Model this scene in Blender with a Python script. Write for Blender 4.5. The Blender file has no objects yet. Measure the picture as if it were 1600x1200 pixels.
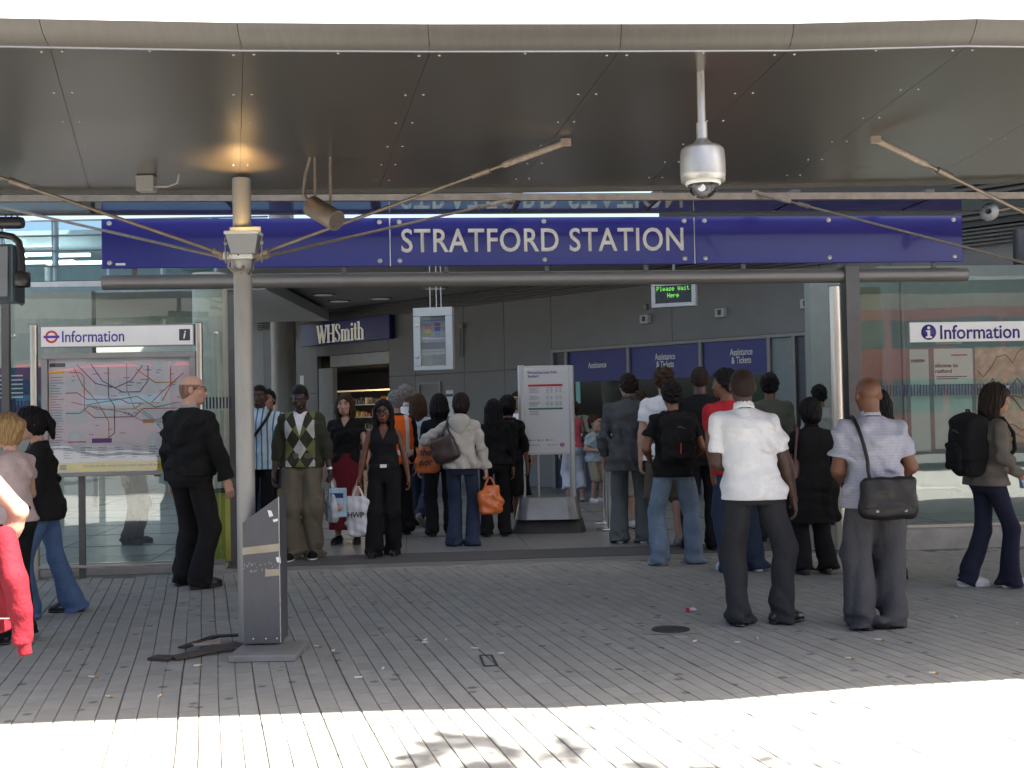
import bpy, bmesh, math, random
import numpy as np
from mathutils import Vector, Matrix
R = math.radians
random.seed(7); np.random.seed(7)
SC = bpy.context.scene
COL = SC.collection

# ------------------------------------------------------------------ camera
FPX, HOR, ROLL, CAMZ = 1750.0, 644.0, 0.020, 1.5
PITCH = math.atan((HOR - 600.0) / FPX)
_F = Vector((0, math.cos(PITCH), math.sin(PITCH)))
_U0 = Vector((0, -math.sin(PITCH), math.cos(PITCH)))
_R0 = Vector((1, 0, 0))
_R = _R0 * math.cos(ROLL) - _U0 * math.sin(ROLL)
_U = _U0 * math.cos(ROLL) + _R0 * math.sin(ROLL)
CAMP = Vector((0, 0, CAMZ))
cam_d = bpy.data.cameras.new('camera'); cam = bpy.data.objects.new('camera', cam_d); COL.objects.link(cam)
cam_d.sensor_width = 36.0; cam_d.lens = FPX / 1600 * 36.0
cam_d.clip_start = 0.05; cam_d.clip_end = 2000
m = Matrix((( _R.x, _U.x, -_F.x, 0), (_R.y, _U.y, -_F.y, 0), (_R.z, _U.z, -_F.z, CAMZ), (0, 0, 0, 1)))
cam.matrix_world = m
SC.camera = cam

# ------------------------------------------------------------------ world, sun, exposure
SUN_EL = 57.0
SUN_TO = Vector((0.917, -0.40, 0)).normalized()          # towards the sun, on the map
SUN_AZ = math.atan2(SUN_TO.x, SUN_TO.y)
W = bpy.data.worlds.new('World'); SC.world = W; W.use_nodes = True
nt = W.node_tree; nt.nodes.clear()
sky = nt.nodes.new('ShaderNodeTexSky'); sky.sky_type = 'NISHITA'; sky.sun_disc = False
sky.sun_elevation = R(SUN_EL); sky.sun_rotation = SUN_AZ; sky.dust_density = 5.0; sky.ozone_density = 0.4; sky.air_density = 0.8
bg = nt.nodes.new('ShaderNodeBackground'); bg.inputs[1].default_value = 0.08
wo = nt.nodes.new('ShaderNodeOutputWorld')
nt.links.new(sky.outputs[0], bg.inputs[0]); nt.links.new(bg.outputs[0], wo.inputs[0])
sd = bpy.data.lights.new('sun', 'SUN'); sun = bpy.data.objects.new('sun', sd); COL.objects.link(sun)
sd.energy = 5.0; sd.angle = R(0.53); sd.color = (1.0, 0.95, 0.87)
_to = Vector((SUN_TO.x * math.cos(R(SUN_EL)), SUN_TO.y * math.cos(R(SUN_EL)), math.sin(R(SUN_EL))))
sun.rotation_euler = (-_to).to_track_quat('-Z', 'Y').to_euler()
sun.location = (6, -6, 14)
SC.view_settings.view_transform = 'Standard'; SC.view_settings.look = 'None'
SC.view_settings.gamma = 1.0; SC.view_settings.use_curve_mapping = False
SC.view_settings.exposure = 2.65
SC.render.engine = 'CYCLES'
SC.cycles.max_bounces = 8; SC.cycles.transparent_max_bounces = 16; SC.cycles.caustics_reflective = False
SC.cycles.caustics_refractive = False

# ------------------------------------------------------------------ pixels of the 1600x1200 photograph to places
def ray(px, py):
    return _F + _R * ((px - 800) / FPX) + _U * ((600 - py) / FPX)
def ground(px, py, z=0.0):
    d = ray(px, py); t = (z - CAMZ) / d.z
    return CAMP + d * t
def at_y(px, py, Y):
    d = ray(px, py); return CAMP + d * (Y / d.y)
def hit(px, py, P, n):
    d = ray(px, py); t = (Vector(P) - CAMP).dot(n) / d.dot(n)
    return CAMP + d * t

# ------------------------------------------------------------------ materials
MATS = {}
def _n(nt, t, **k):
    n = nt.nodes.new(t)
    for a, b in k.items(): setattr(n, a, b)
    return n
def mat(name, col, rough=0.6, metal=0.0, var=0.12, scale=6.0, bump=0.0, bscale=60.0, spec=0.5, emit=None, estr=0.0,
        stretch=(1, 1, 1), coat=0.0, rvar=0.1, dirt=0.0, dirtcol=(0.03, 0.028, 0.025), dscale=2.0, sheen=0.0):
    if name in MATS: return MATS[name]
    M = bpy.data.materials.new(name); M.use_nodes = True; nt = M.node_tree
    b = nt.nodes['Principled BSDF']
    b.inputs['Metallic'].default_value = metal
    b.inputs['Specular IOR Level'].default_value = spec
    if coat: b.inputs['Coat Weight'].default_value = coat; b.inputs['Coat Roughness'].default_value = 0.08
    if sheen: b.inputs['Sheen Weight'].default_value = sheen
    tc = _n(nt, 'ShaderNodeTexCoord'); mp = _n(nt, 'ShaderNodeMapping'); mp.inputs['Scale'].default_value = stretch
    nt.links.new(tc.outputs['Object'], mp.inputs[0])
    nz = _n(nt, 'ShaderNodeTexNoise'); nz.inputs['Scale'].default_value = scale; nz.inputs['Detail'].default_value = 6
    nz.inputs['Roughness'].default_value = 0.62
    nt.links.new(mp.outputs[0], nz.inputs[0])
    mr = _n(nt, 'ShaderNodeMapRange'); mr.inputs[1].default_value = 0.25; mr.inputs[2].default_value = 0.75
    mr.inputs[3].default_value = 1 - var; mr.inputs[4].default_value = 1 + var
    nt.links.new(nz.outputs[0], mr.inputs[0])
    mx = _n(nt, 'ShaderNodeVectorMath', operation='SCALE'); mx.inputs[0].default_value = col[:3]
    nt.links.new(mr.outputs[0], mx.inputs['Scale'])
    out = mx.outputs[0]
    if dirt:
        n2 = _n(nt, 'ShaderNodeTexNoise'); n2.inputs['Scale'].default_value = dscale; n2.inputs['Detail'].default_value = 8
        n2.inputs['Roughness'].default_value = 0.7
        nt.links.new(mp.outputs[0], n2.inputs[0])
        r2 = _n(nt, 'ShaderNodeMapRange'); r2.inputs[1].default_value = 0.5; r2.inputs[2].default_value = 0.72
        r2.inputs[3].default_value = 0; r2.inputs[4].default_value = dirt
        nt.links.new(n2.outputs[0], r2.inputs[0])
        mm = _n(nt, 'ShaderNodeMix', data_type='RGBA'); mm.inputs[7].default_value = (*dirtcol, 1)
        nt.links.new(r2.outputs[0], mm.inputs[0]); nt.links.new(out, mm.inputs[6]); out = mm.outputs[2]
    nt.links.new(out, b.inputs['Base Color'])
    rr = _n(nt, 'ShaderNodeMapRange'); rr.inputs[3].default_value = max(0.02, rough - rvar); rr.inputs[4].default_value = min(1, rough + rvar)
    nt.links.new(nz.outputs[0], rr.inputs[0]); nt.links.new(rr.outputs[0], b.inputs['Roughness'])
    if bump:
        nb = _n(nt, 'ShaderNodeTexNoise'); nb.inputs['Scale'].default_value = bscale; nb.inputs['Detail'].default_value = 4
        nt.links.new(mp.outputs[0], nb.inputs[0])
        bp = _n(nt, 'ShaderNodeBump'); bp.inputs['Strength'].default_value = bump; bp.inputs['Distance'].default_value = 0.01
        nt.links.new(nb.outputs[0], bp.inputs['Height']); nt.links.new(bp.outputs[0], b.inputs['Normal'])
    if emit:
        b.inputs['Emission Color'].default_value = (*emit, 1); b.inputs['Emission Strength'].default_value = estr
    MATS[name] = M
    return M
def glassmat(name, tint=(0.8, 0.92, 0.9), ior=1.75, rough=0.0, gl=1.0):
    if name in MATS: return MATS[name]
    M = bpy.data.materials.new(name); M.use_nodes = True; nt = M.node_tree; nt.nodes.clear()
    o = _n(nt, 'ShaderNodeOutputMaterial'); tr = _n(nt, 'ShaderNodeBsdfTransparent'); g = _n(nt, 'ShaderNodeBsdfGlossy')
    tr.inputs[0].default_value = (*tint, 1); g.inputs['Roughness'].default_value = rough
    g.inputs[0].default_value = (gl, gl, gl, 1)
    fr = _n(nt, 'ShaderNodeFresnel')
    gi = _n(nt, 'ShaderNodeNewGeometry'); ir = _n(nt, 'ShaderNodeMapRange'); ir.inputs[3].default_value = ior; ir.inputs[4].default_value = 1 / ior   # same reflectance on both faces of a pane
    nt.links.new(gi.outputs['Backfacing'], ir.inputs[0]); nt.links.new(ir.outputs[0], fr.inputs[0])
    mx = _n(nt, 'ShaderNodeMixShader')
    # slight unevenness of the panes bends what they reflect
    tc = _n(nt, 'ShaderNodeTexCoord'); nz = _n(nt, 'ShaderNodeTexNoise'); nz.inputs['Scale'].default_value = 1.1
    nz.inputs['Detail'].default_value = 1.0
    bp = _n(nt, 'ShaderNodeBump'); bp.inputs['Strength'].default_value = 0.10; bp.inputs['Distance'].default_value = 0.03
    nt.links.new(tc.outputs['Object'], nz.inputs[0]); nt.links.new(nz.outputs[0], bp.inputs['Height'])
    nt.links.new(bp.outputs[0], g.inputs['Normal'])
    nt.links.new(fr.outputs[0], mx.inputs[0]); nt.links.new(tr.outputs[0], mx.inputs[1]); nt.links.new(g.outputs[0], mx.inputs[2])
    nt.links.new(mx.outputs[0], o.inputs[0])
    MATS[name] = M
    return M

# ------------------------------------------------------------------ objects
def tag(o, label=None, cat=None, group=None, kind=None):
    if label: o['label'] = label
    if cat: o['category'] = cat
    if group: o['group'] = group
    if kind: o['kind'] = kind
    return o
def thing(name, label, cat, loc=(0, 0, 0), rotz=0.0, group=None):
    o = bpy.data.objects.new(name, None); COL.objects.link(o)
    o.empty_display_size = 0.2
    o.location = loc; o.rotation_euler = (0, 0, rotz)
    return tag(o, label, cat, group)
def link(name, me, material=None, parent=None, loc=None):
    o = bpy.data.objects.new(name, me); COL.objects.link(o)
    if material is not None and not len(me.materials): me.materials.append(material)
    if parent: o.parent = parent
    if loc is not None: o.location = loc
    return o
def mesh_np(name, V, Q, smooth=True):
    """V (n,3) array, Q list of arrays of faces (each (m,k))"""
    me = bpy.data.meshes.new(name)
    V = np.asarray(V, np.float32)
    Q = [np.asarray(q, np.int32) for q in Q if len(q)]
    me.vertices.add(len(V)); me.vertices.foreach_set('co', V.ravel())
    nl = sum(q.size for q in Q); npoly = sum(len(q) for q in Q)
    me.loops.add(nl); me.polygons.add(npoly)
    if Q:
        me.loops.foreach_set('vertex_index', np.concatenate([q.ravel() for q in Q]))
        sizes = np.concatenate([np.full(len(q), q.shape[1], np.int32) for q in Q])
        st = np.zeros(len(sizes), np.int32); st[1:] = np.cumsum(sizes)[:-1]
        me.polygons.foreach_set('loop_start', st)
        me.polygons.foreach_set('use_smooth', np.full(npoly, smooth))
    me.update(calc_edges=True); me.validate()
    return me

class MB:
    """collects shapes in world (or local) coordinates; build() makes ONE mesh object"""
    def __init__(self): self.v = []; self.f = []; self.sm = []
    def add(self, vs, fs, smooth=False):
        o = len(self.v); self.v += [tuple(x) for x in vs]; self.f += [tuple(i + o for i in q) for q in fs]; self.sm += [smooth] * len(fs)
        return self
    def hexa(self, c8):
        return self.add(c8, [(0, 3, 2, 1), (4, 5, 6, 7), (0, 1, 5, 4), (1, 2, 6, 5), (2, 3, 7, 6), (3, 0, 4, 7)])
    def box(self, x0, x1, y0, y1, z0, z1):
        return self.hexa([(x0, y0, z0), (x1, y0, z0), (x1, y1, z0), (x0, y1, z0), (x0, y0, z1), (x1, y0, z1), (x1, y1, z1), (x0, y1, z1)])
    def bbox(self, x0, x1, y0, y1, z0, z1, b=0.004):
        """box with chamfered edges"""
        bm = bmesh.new(); bmesh.ops.create_cube(bm, size=1)
        for v in bm.verts:
            v.co = ((x0 + x1) / 2 + v.co.x * (x1 - x0), (y0 + y1) / 2 + v.co.y * (y1 - y0), (z0 + z1) / 2 + v.co.z * (z1 - z0))
        bmesh.ops.bevel(bm, geom=bm.edges[:], offset=b, segments=1, affect='EDGES')
        self.frombm(bm); return self
    def frombm(self, bm, smooth=False):
        bm.verts.index_update()
        self.add([v.co[:] for v in bm.verts], [[v.index for v in f.verts] for f in bm.faces], smooth); bm.free()
    def tube(self, pts, r, seg=10, cap=True, smooth=True):
        pts = [Vector(p) for p in pts]; n = len(pts)
        rs = r if isinstance(r, (list, tuple)) else [r] * n
        t0 = (pts[1] - pts[0]).normalized(); up = Vector((0, 0, 1)) if abs(t0.z) < 0.9 else Vector((1, 0, 0))
        a = t0.cross(up).normalized(); vs = []; fs = []
        for i, p in enumerate(pts):
            t = (pts[min(i + 1, n - 1)] - pts[max(i - 1, 0)]).normalized()
            a = (a - t * a.dot(t)).normalized(); b = t.cross(a)
            for k in range(seg):
                w = 2 * math.pi * k / seg; vs.append(p + (a * math.cos(w) + b * math.sin(w)) * rs[i])
        for i in range(n - 1):
            for k in range(seg):
                k2 = (k + 1) % seg; fs.append((i * seg + k, i * seg + k2, (i + 1) * seg + k2, (i + 1) * seg + k))
        self.add(vs, fs, smooth)
        if cap:
            self.add(vs[:seg], [tuple(reversed(range(seg)))]); self.add(vs[-seg:], [tuple(range(seg))])
        return self
    def lathe(self, prof, c, axis=(0, 0, 1), seg=24, smooth=True):
        """prof [(radius, along)]"""
        ax = Vector(axis).normalized(); up = Vector((0, 0, 1)) if abs(ax.z) < 0.9 else Vector((1, 0, 0))
        a = ax.cross(up).normalized(); b = ax.cross(a); c = Vector(c); vs = []; fs = []
        for (r, h) in prof:
            for k in range(seg):
                w = 2 * math.pi * k / seg; vs.append(c + ax * h + (a * math.cos(w) + b * math.sin(w)) * max(r, 1e-4))
        for i in range(len(prof) - 1):
            for k in range(seg):
                k2 = (k + 1) % seg; fs.append((i * seg + k2, i * seg + k, (i + 1) * seg + k, (i + 1) * seg + k2))
        return self.add(vs, fs, smooth)
    def prism(self, poly, d, fn=None):
        """poly: list of Vectors in a plane; extruded along vector d"""
        poly = [Vector(p) for p in poly]; d = Vector(d); n = len(poly)
        vs = poly + [p + d for p in poly]
        fs = [tuple(reversed(range(n))), tuple(range(n, 2 * n))] + [(i, (i + 1) % n, n + (i + 1) % n, n + i) for i in range(n)]
        return self.add(vs, fs)
    def build(self, name, material, parent=None, local=False, fix=True):
        off = Vector((0, 0, 0))
        if parent and not local:
            p = parent
            while p is not None: off += p.location; p = p.parent
        me = bpy.data.meshes.new(name)
        me.from_pydata([(x - off.x, y - off.y, z - off.z) for x, y, z in self.v], [], self.f)
        me.polygons.foreach_set('use_smooth', self.sm)
        if fix:
            bm = bmesh.new(); bm.from_mesh(me); bmesh.ops.recalc_face_normals(bm, faces=bm.faces[:]); bm.to_mesh(me); bm.free()
        me.update()
        return link(name, me, material, parent)

class Frame:
    """a vertical plane: s runs along it, o out of it towards the viewer, z up"""
    def __init__(self, P, ang):
        self.P = Vector((P[0], P[1], 0)); self.e = Vector((math.cos(ang), math.sin(ang), 0)); self.n = Vector((math.sin(ang), -math.cos(ang), 0))
        self.ang = ang
    def p(self, s, o, z): return self.P + self.e * s + self.n * o + Vector((0, 0, z))
    def sz(self, px, py, o=0.0):
        h = hit(px, py, self.P + self.n * o, self.n); return (h - self.P).dot(self.e), h.z
    def box(self, mb, s0, s1, o0, o1, z0, z1):
        p = self.p
        mb.hexa([p(s0, o1, z0), p(s1, o1, z0), p(s1, o0, z0), p(s0, o0, z0), p(s0, o1, z1), p(s1, o1, z1), p(s1, o0, z1), p(s0, o0, z1)])
        return mb
    def bev(self, mb, s0, s1, o0, o1, z0, z1, b=0.004):
        bm = bmesh.new(); bmesh.ops.create_cube(bm, size=1)
        for v in bm.verts: v.co = ((s0 + s1) / 2 + v.co.x * (s1 - s0), (o0 + o1) / 2 + v.co.y * (o1 - o0), (z0 + z1) / 2 + v.co.z * (z1 - z0))
        bmesh.ops.bevel(bm, geom=bm.edges[:], offset=b, segments=1, affect='EDGES')
        for v in bm.verts: v.co = self.p(*v.co)
        mb.frombm(bm); return mb
    def mirror(self, q):
        q = Vector(q); d = (q - self.P).dot(self.n); return q - self.n * (2 * d)

_txt = {}
def text_mesh(s, size=1.0, depth=0.004, bold=0.0, align='CENTER', xs=1.0, spacing=1.0, shear=0.0):
    c = bpy.data.curves.new('txt', 'FONT'); c.body = s; c.size = size; c.extrude = depth; c.offset = bold
    c.align_x = align; c.align_y = 'CENTER'; c.space_character = spacing; c.shear = shear; c.resolution_u = 4
    o = bpy.data.objects.new('txt', c); COL.objects.link(o)
    dg = bpy.context.evaluated_depsgraph_get(); dg.update()
    me = bpy.data.meshes.new_from_object(o.evaluated_get(dg)); bpy.data.objects.remove(o)
    n = len(me.vertices); co = np.empty(n * 3, np.float32); me.vertices.foreach_get('co', co); co = co.reshape(-1, 3)
    co[:, 0] *= xs; me.vertices.foreach_set('co', co.ravel())
    return me
def text_on(fr, s, z, o, body, height, material, parent, name='lettering', bold=0.0, align='CENTER', width=None, spacing=1.0, depth=0.003, shear=0.0):
    """flat lettering set on a Frame at (s, z), facing out"""
    me = text_mesh(body, 1.0, 0.0, bold, align, 1.0, spacing, shear)
    n = len(me.vertices); co = np.empty(n * 3, np.float32); me.vertices.foreach_get('co', co); co = co.reshape(-1, 3)
    w0, w1 = co[:, 0].min(), co[:, 0].max(); h0, h1 = co[:, 1].min(), co[:, 1].max()
    k = height / max(1e-6, (h1 - h0)); kx = k if width is None else width / (w1 - w0)
    cx = (w0 + w1) / 2 if align == 'CENTER' else w0
    X = (co[:, 0] - cx) * kx + s; Z = (co[:, 1] - (h0 + h1) / 2) * k + z
    P = np.stack([fr.P.x + fr.e.x * X + fr.n.x * o, fr.P.y + fr.e.y * X + fr.n.y * o, Z], 1)
    off = Vector((0, 0, 0)); p = parent
    while p is not None: off += p.location; p = p.parent
    P -= np.array(off[:])
    # give the letters a real thickness: front faces only need a small skirt
    me.vertices.foreach_set('co', P.astype(np.float32).ravel())
    bm = bmesh.new(); bm.from_mesh(me)
    r = bmesh.ops.extrude_face_region(bm, geom=bm.faces[:])
    bmesh.ops.translate(bm, verts=[g for g in r['geom'] if isinstance(g, bmesh.types.BMVert)], vec=fr.n * depth)
    bmesh.ops.recalc_face_normals(bm, faces=bm.faces[:]); bm.to_mesh(me); bm.free(); me.update()
    return link(name, me, material, parent)
SC.cycles.use_denoising = True
# ------------------------------------------------------------------ shared materials
M_sand = mat('joint_sand', (0.125, 0.118, 0.105), 0.95, var=0.3, scale=30)
M_paver = None
def paver_material():
    M = mat('paver_stone', (0.268, 0.264, 0.242), 0.85, var=0.14, scale=9, bump=0.35, bscale=220, dirt=0.22, dirtcol=(0.10, 0.098, 0.095), dscale=1.3)
    nt = M.node_tree; b = nt.nodes['Principled BSDF']
    # old chewing gum: small dark round spots
    tc = _n(nt, 'ShaderNodeTexCoord'); vo = _n(nt, 'ShaderNodeTexVoronoi'); vo.inputs['Scale'].default_value = 7.0
    geo = _n(nt, 'ShaderNodeNewGeometry')
    nt.links.new(geo.outputs['Position'], vo.inputs['Vector'])
    mr = _n(nt, 'ShaderNodeMapRange'); mr.inputs[1].default_value = 0.15; mr.inputs[2].default_value = 0.22
    mr.inputs[3].default_value = 0.45; mr.inputs[4].default_value = 1.0
    nt.links.new(vo.outputs['Distance'], mr.inputs[0])
    sp = _n(nt, 'ShaderNodeSeparateColor'); nt.links.new(vo.outputs['Color'], sp.inputs[0])
    gt = _n(nt, 'ShaderNodeMath', operation='GREATER_THAN'); gt.inputs[1].default_value = 0.40; nt.links.new(sp.outputs[0], gt.inputs[0])
    mxx = _n(nt, 'ShaderNodeMath', operation='MAXIMUM'); nt.links.new(mr.outputs[0], mxx.inputs[0]); nt.links.new(gt.outputs[0], mxx.inputs[1])
    # every stone a little different
    at = _n(nt, 'ShaderNodeAttribute'); at.attribute_name = 'tone'
    oi = _n(nt, 'ShaderNodeObjectInfo')
    r1 = _n(nt, 'ShaderNodeMapRange'); r1.inputs[3].default_value = 0.92; r1.inputs[4].default_value = 1.08
    ad = _n(nt, 'ShaderNodeMath', operation='ADD'); nt.links.new(at.outputs['Fac'], ad.inputs[0]); nt.links.new(oi.outputs['Random'], ad.inputs[1])
    fr = _n(nt, 'ShaderNodeMath', operation='FRACT'); nt.links.new(ad.outputs[0], fr.inputs[0]); nt.links.new(fr.outputs[0], r1.inputs[0])
    m2 = _n(nt, 'ShaderNodeMath', operation='MULTIPLY'); nt.links.new(r1.outputs[0], m2.inputs[0]); nt.links.new(mxx.outputs[0], m2.inputs[1])
    src = b.inputs['Base Color'].links[0].from_socket
    sc = _n(nt, 'ShaderNodeVectorMath', operation='SCALE'); nt.links.new(src, sc.inputs[0]); nt.links.new(m2.outputs[0], sc.inputs['Scale'])
    nt.links.new(sc.outputs[0], b.inputs['Base Color'])
    return M
M_paver = paver_material()
M_asphalt = mat('asphalt', (0.06, 0.06, 0.062), 0.9, var=0.2, scale=20, bump=0.3, bscale=150)
M_conc = mat('concrete', (0.30, 0.29, 0.27), 0.85, var=0.15, scale=5, bump=0.2, bscale=80, dirt=0.3)
M_floor = mat('terrazzo_floor', (0.24, 0.24, 0.235), 0.33, var=0.12, scale=3, bump=0.03, bscale=200, dirt=0.25, dscale=0.9, dirtcol=(0.12, 0.118, 0.11))
M_mat = mat('entrance_matting', (0.075, 0.075, 0.075), 0.8, var=0.3, scale=40, stretch=(1, 6, 1))
M_steel = mat('stainless_steel', (0.50, 0.47, 0.42), 0.32, 0.95, var=0.10, scale=14, stretch=(1, 1, 0.15), rvar=0.12)
M_pole = mat('painted_pole', (0.285, 0.28, 0.262), 0.45, 0.25, var=0.1, scale=9, stretch=(1, 1, 0.3), dirt=0.25, dirtcol=(0.15, 0.12, 0.08), dscale=5)
M_dsteel = mat('dark_grey_steel', (0.10, 0.097, 0.09), 0.45, 0.3, var=0.15, scale=8, dirt=0.2)
M_tube = mat('grey_tube_steel', (0.20, 0.19, 0.175), 0.38, 0.4, var=0.1, scale=6, stretch=(0.2, 1, 1), rvar=0.1)
M_rod = mat('tie_rod_steel', (0.22, 0.185, 0.145), 0.5, 0.6, var=0.3, scale=10, dirt=0.4, dirtcol=(0.14, 0.075, 0.035), dscale=12)
M_rust = mat('rusty_bracket', (0.30, 0.25, 0.20), 0.65, 0.3, var=0.3, scale=30, dirt=0.7, dirtcol=(0.17, 0.075, 0.03), dscale=16)
M_blue = mat('blue_enamel', (0.017, 0.017, 0.20), 0.30, var=0.08, scale=2, coat=0.3, rvar=0.05)
M_blue2 = mat('blue_panel', (0.012, 0.018, 0.16), 0.35, var=0.08, scale=2)
M_white = mat('white_enamel', (0.72, 0.71, 0.66), 0.35, var=0.05)
M_letter = mat('white_lettering', (0.80, 0.78, 0.72), 0.4, var=0.03)
M_black = mat('black_plastic', (0.015, 0.015, 0.017), 0.35, var=0.1)
M_navy = mat('navy_print', (0.02, 0.018, 0.12), 0.5, var=0.05)
M_dgrey = mat('dark_grey_print', (0.035, 0.037, 0.045), 0.5, var=0.05)
M_redp = mat('red_print', (0.50, 0.02, 0.02), 0.5, var=0.05)
M_glass = glassmat('screen_glass', (0.84, 0.91, 0.88), 1.85)
M_clear = glassmat('poster_cover', (0.97, 0.98, 0.98), 1.95)
M_bglass = glassmat('blue_tinted_glass', (0.66, 0.76, 0.78), 1.42, gl=0.9)
M_eglass = glassmat('smoky_eaves_glass', (0.30, 0.37, 0.38), 1.42, gl=0.9)
M_bolt = mat('bolt_head', (0.62, 0.60, 0.56), 0.35, 0.8)
M_wall = mat('grey_cladding', (0.185, 0.185, 0.175), 0.55, var=0.10, scale=1.6, bump=0.05, bscale=40, dirt=0.2, dscale=1.2, dirtcol=(0.10, 0.10, 0.095))
M_trim = mat('grey_trim', (0.24, 0.235, 0.22), 0.5, 0.2, var=0.1)

# ------------------------------------------------------------------ frames of the place
FAC = Frame((-3.80, 11.10), R(5.2))          # the glazed front of the hall
WAL = Frame((0.79, 22.0), math.atan2(-4.1, 4.17))   # the long wall with shop and ticket counters, running at an angle
CANZ = 3.10                                   # underside of the steel canopy

# ------------------------------------------------------------------ ground
g = MB(); g.add([(-400, -400, -0.05), (400, -400, -0.05), (400, 400, -0.05), (-400, 400, -0.05)], [(0, 1, 2, 3)])
tag(g.build('ground', M_asphalt), kind='structure')
# road behind the viewer with kerb, then the paved forecourt
jang = math.atan((320 - 800) / FPX)           # the long joints run this way
jd = Vector((math.sin(jang), math.cos(jang), 0)); jx = Vector((math.cos(jang), -math.sin(jang), 0))
base = MB(); pv = []
def outline(o, z):
    return [FAC.p(-22, o, z), FAC.p(24, o, z)]
a, b = outline(-0.05, -0.012)
q = [Vector((-24, -1.2, -0.012)), Vector((24, -1.2, -0.012)), b, a]
base.add([v for v in q] + [v - Vector((0, 0, 0.2)) for v in q], [(0, 1, 2, 3), (4, 5, 1, 0), (5, 6, 2, 1), (6, 7, 3, 2), (7, 4, 0, 3)])
pave = tag(base.build('pavement', M_sand), kind='structure')
kb = MB(); kb.box(-24, 24, -1.52, -1.21, -0.2, 0.0)
tag(kb.build('kerb', M_conc), kind='structure')
# pavers: 100 mm rows, each a stone with chamfered top
PW, PL, JT = 0.1, 0.2, 0.0045
def paver_mesh():
    w, l, c = (PW - JT) / 2, (PL - 0.0012) / 2, 0.003
    vs = []
    for (ww, ll, z) in ((w, l, -0.011), (w, l, -c), (w - c, l - c * 0.15, 0.0)):
        vs += [(-ww, -ll, z), (ww, -ll, z), (ww, ll, z), (-ww, ll, z)]
    fs = [(8, 9, 10, 11)]
    for r in (0, 4):
        for k in range(4): fs.append((r + k, r + (k + 1) % 4, r + 4 + (k + 1) % 4, r + 4 + k))
    return vs, fs
pvs, pfs = paver_mesh()
cells = []
rw = random.Random(3)
for i in range(-110, 140):
    off = (rw.random()) * PL; wob = rw.random() * 6.28
    for j in range(-10, 90):
        t = j * PL + off
        sx = i * PW + 0.006 * math.sin(t * 0.9 + wob * 0.15) + 0.003 * math.sin(t * 2.7 + i * 0.07)
        p = jx * sx + jd * t
        fo = (p - FAC.P).dot(FAC.n)
        if p.y < 3.2 or fo < 0.36: continue
        lim = abs(p.x) / p.y
        if lim > 0.53: continue
        cells.append((p.y, p, rw.uniform(-0.0012, 0.0012), rw.random(), rw.uniform(-0.006, 0.006)))
def in_view(p):
    d = p - CAMP; zc = d.dot(_F); return abs(d.dot(_R) / zc) < 0.45 and abs(d.dot(_U) / zc) < 0.338
vis = sorted([c for c in cells if in_view(c[1])], key=lambda c: c[0])
near = vis[:300]; nearset = set(id(c) for c in near)
pm = bpy.data.meshes.new('paver'); pm.from_pydata(pvs, [], pfs); pm.materials.append(M_paver)
for c in near:
    o = link('paver', pm, None, pave, (c[1].x, c[1].y, c[2])); o.rotation_euler = (c[4] * 0.6, c[4], -jang)
rest = [c for c in cells if id(c) not in nearset]
bv = np.array(pvs); nv = len(bv); ca, sa = math.cos(-jang), math.sin(-jang)
rot = np.stack([bv[:, 0] * ca - bv[:, 1] * sa, bv[:, 0] * sa + bv[:, 1] * ca, bv[:, 2]], 1)
tilt = np.array([c[4] for c in rest]); pos = np.array([[c[1].x, c[1].y, c[2]] for c in rest])
V = rot[None] + pos[:, None]
V[:, :, 2] += tilt[:, None] * bv[None, :, 0] * 0.6
F = np.array(pfs)[None] + (np.arange(len(rest)) * nv)[:, None, None]
me = mesh_np('paver_field', V.reshape(-1, 3), [F.reshape(-1, 4)], smooth=False)
at = me.attributes.new('tone', 'FLOAT', 'POINT'); at.data.foreach_set('value', np.repeat(np.array([c[3] for c in rest], np.float32), nv))
tag(link('paver_field', me, M_paver, pave), kind='stuff')
# pavement outside the stones' reach: plain slab sheets under everything, flush with the stones
sh = MB()
for s in (-1, 1):
    pass
fl = MB()
z = -0.004
fl.add([(-24, -1.2, z), (24, -1.2, z), (24, 3.25, z), (-24, 3.25, z)], [(0, 1, 2, 3)])
for s in (-1, 1):
    pts = [Vector((s * 0.525 * 3.25, 3.25, z)), Vector((s * 24, 3.25, z)), FAC.p(-22 if s < 0 else 24, 0.36, z)]
    # where the edge of the laid stones meets the front
    y = 11.0
    for _ in range(20): y = FAC.P.y + math.tan(FAC.ang) * (s * 0.525 * y - FAC.P.x) - 0.36
    pts.append(Vector((s * 0.525 * y, y, z)))
    fl.add(pts, [(0, 1, 2, 3) if s > 0 else (3, 2, 1, 0)])
tag(fl.build('forecourt_paving', mat('far_paving', (0.29, 0.285, 0.275), 0.85, var=0.2, scale=12, dirt=0.25), fix=False), kind='structure')

# ------------------------------------------------------------------ hall floor, threshold
hf = MB()
hf.add([FAC.p(-30, 0.0, 0.0), FAC.p(30, 0.0, 0.0), FAC.p(30, -60, 0.0), FAC.p(-30, -60, 0.0)], [(0, 1, 2, 3)])
floor = tag(hf.build('floor', M_floor, fix=False), kind='structure')
st = MB(); FAC.box(st, 0.75, 6.9, 0.02, 0.36, -0.02, 0.002)
tag(st.build('threshold_slab', mat('threshold_stone', (0.20, 0.197, 0.19), 0.5, var=0.12, scale=4)), kind='structure')
st = MB(); FAC.box(st, 0.75, 6.9, 0.36, 0.385, -0.02, 0.010)
tag(st.build('threshold_strip', mat('strip_steel', (0.6, 0.58, 0.54), 0.35, 0.9)), kind='structure')
mt = MB(); FAC.box(mt, 0.75, 6.9, -0.75, -0.02, 0.001, 0.006)
tag(mt.build('entrance_mat', M_mat), kind='structure')
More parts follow.
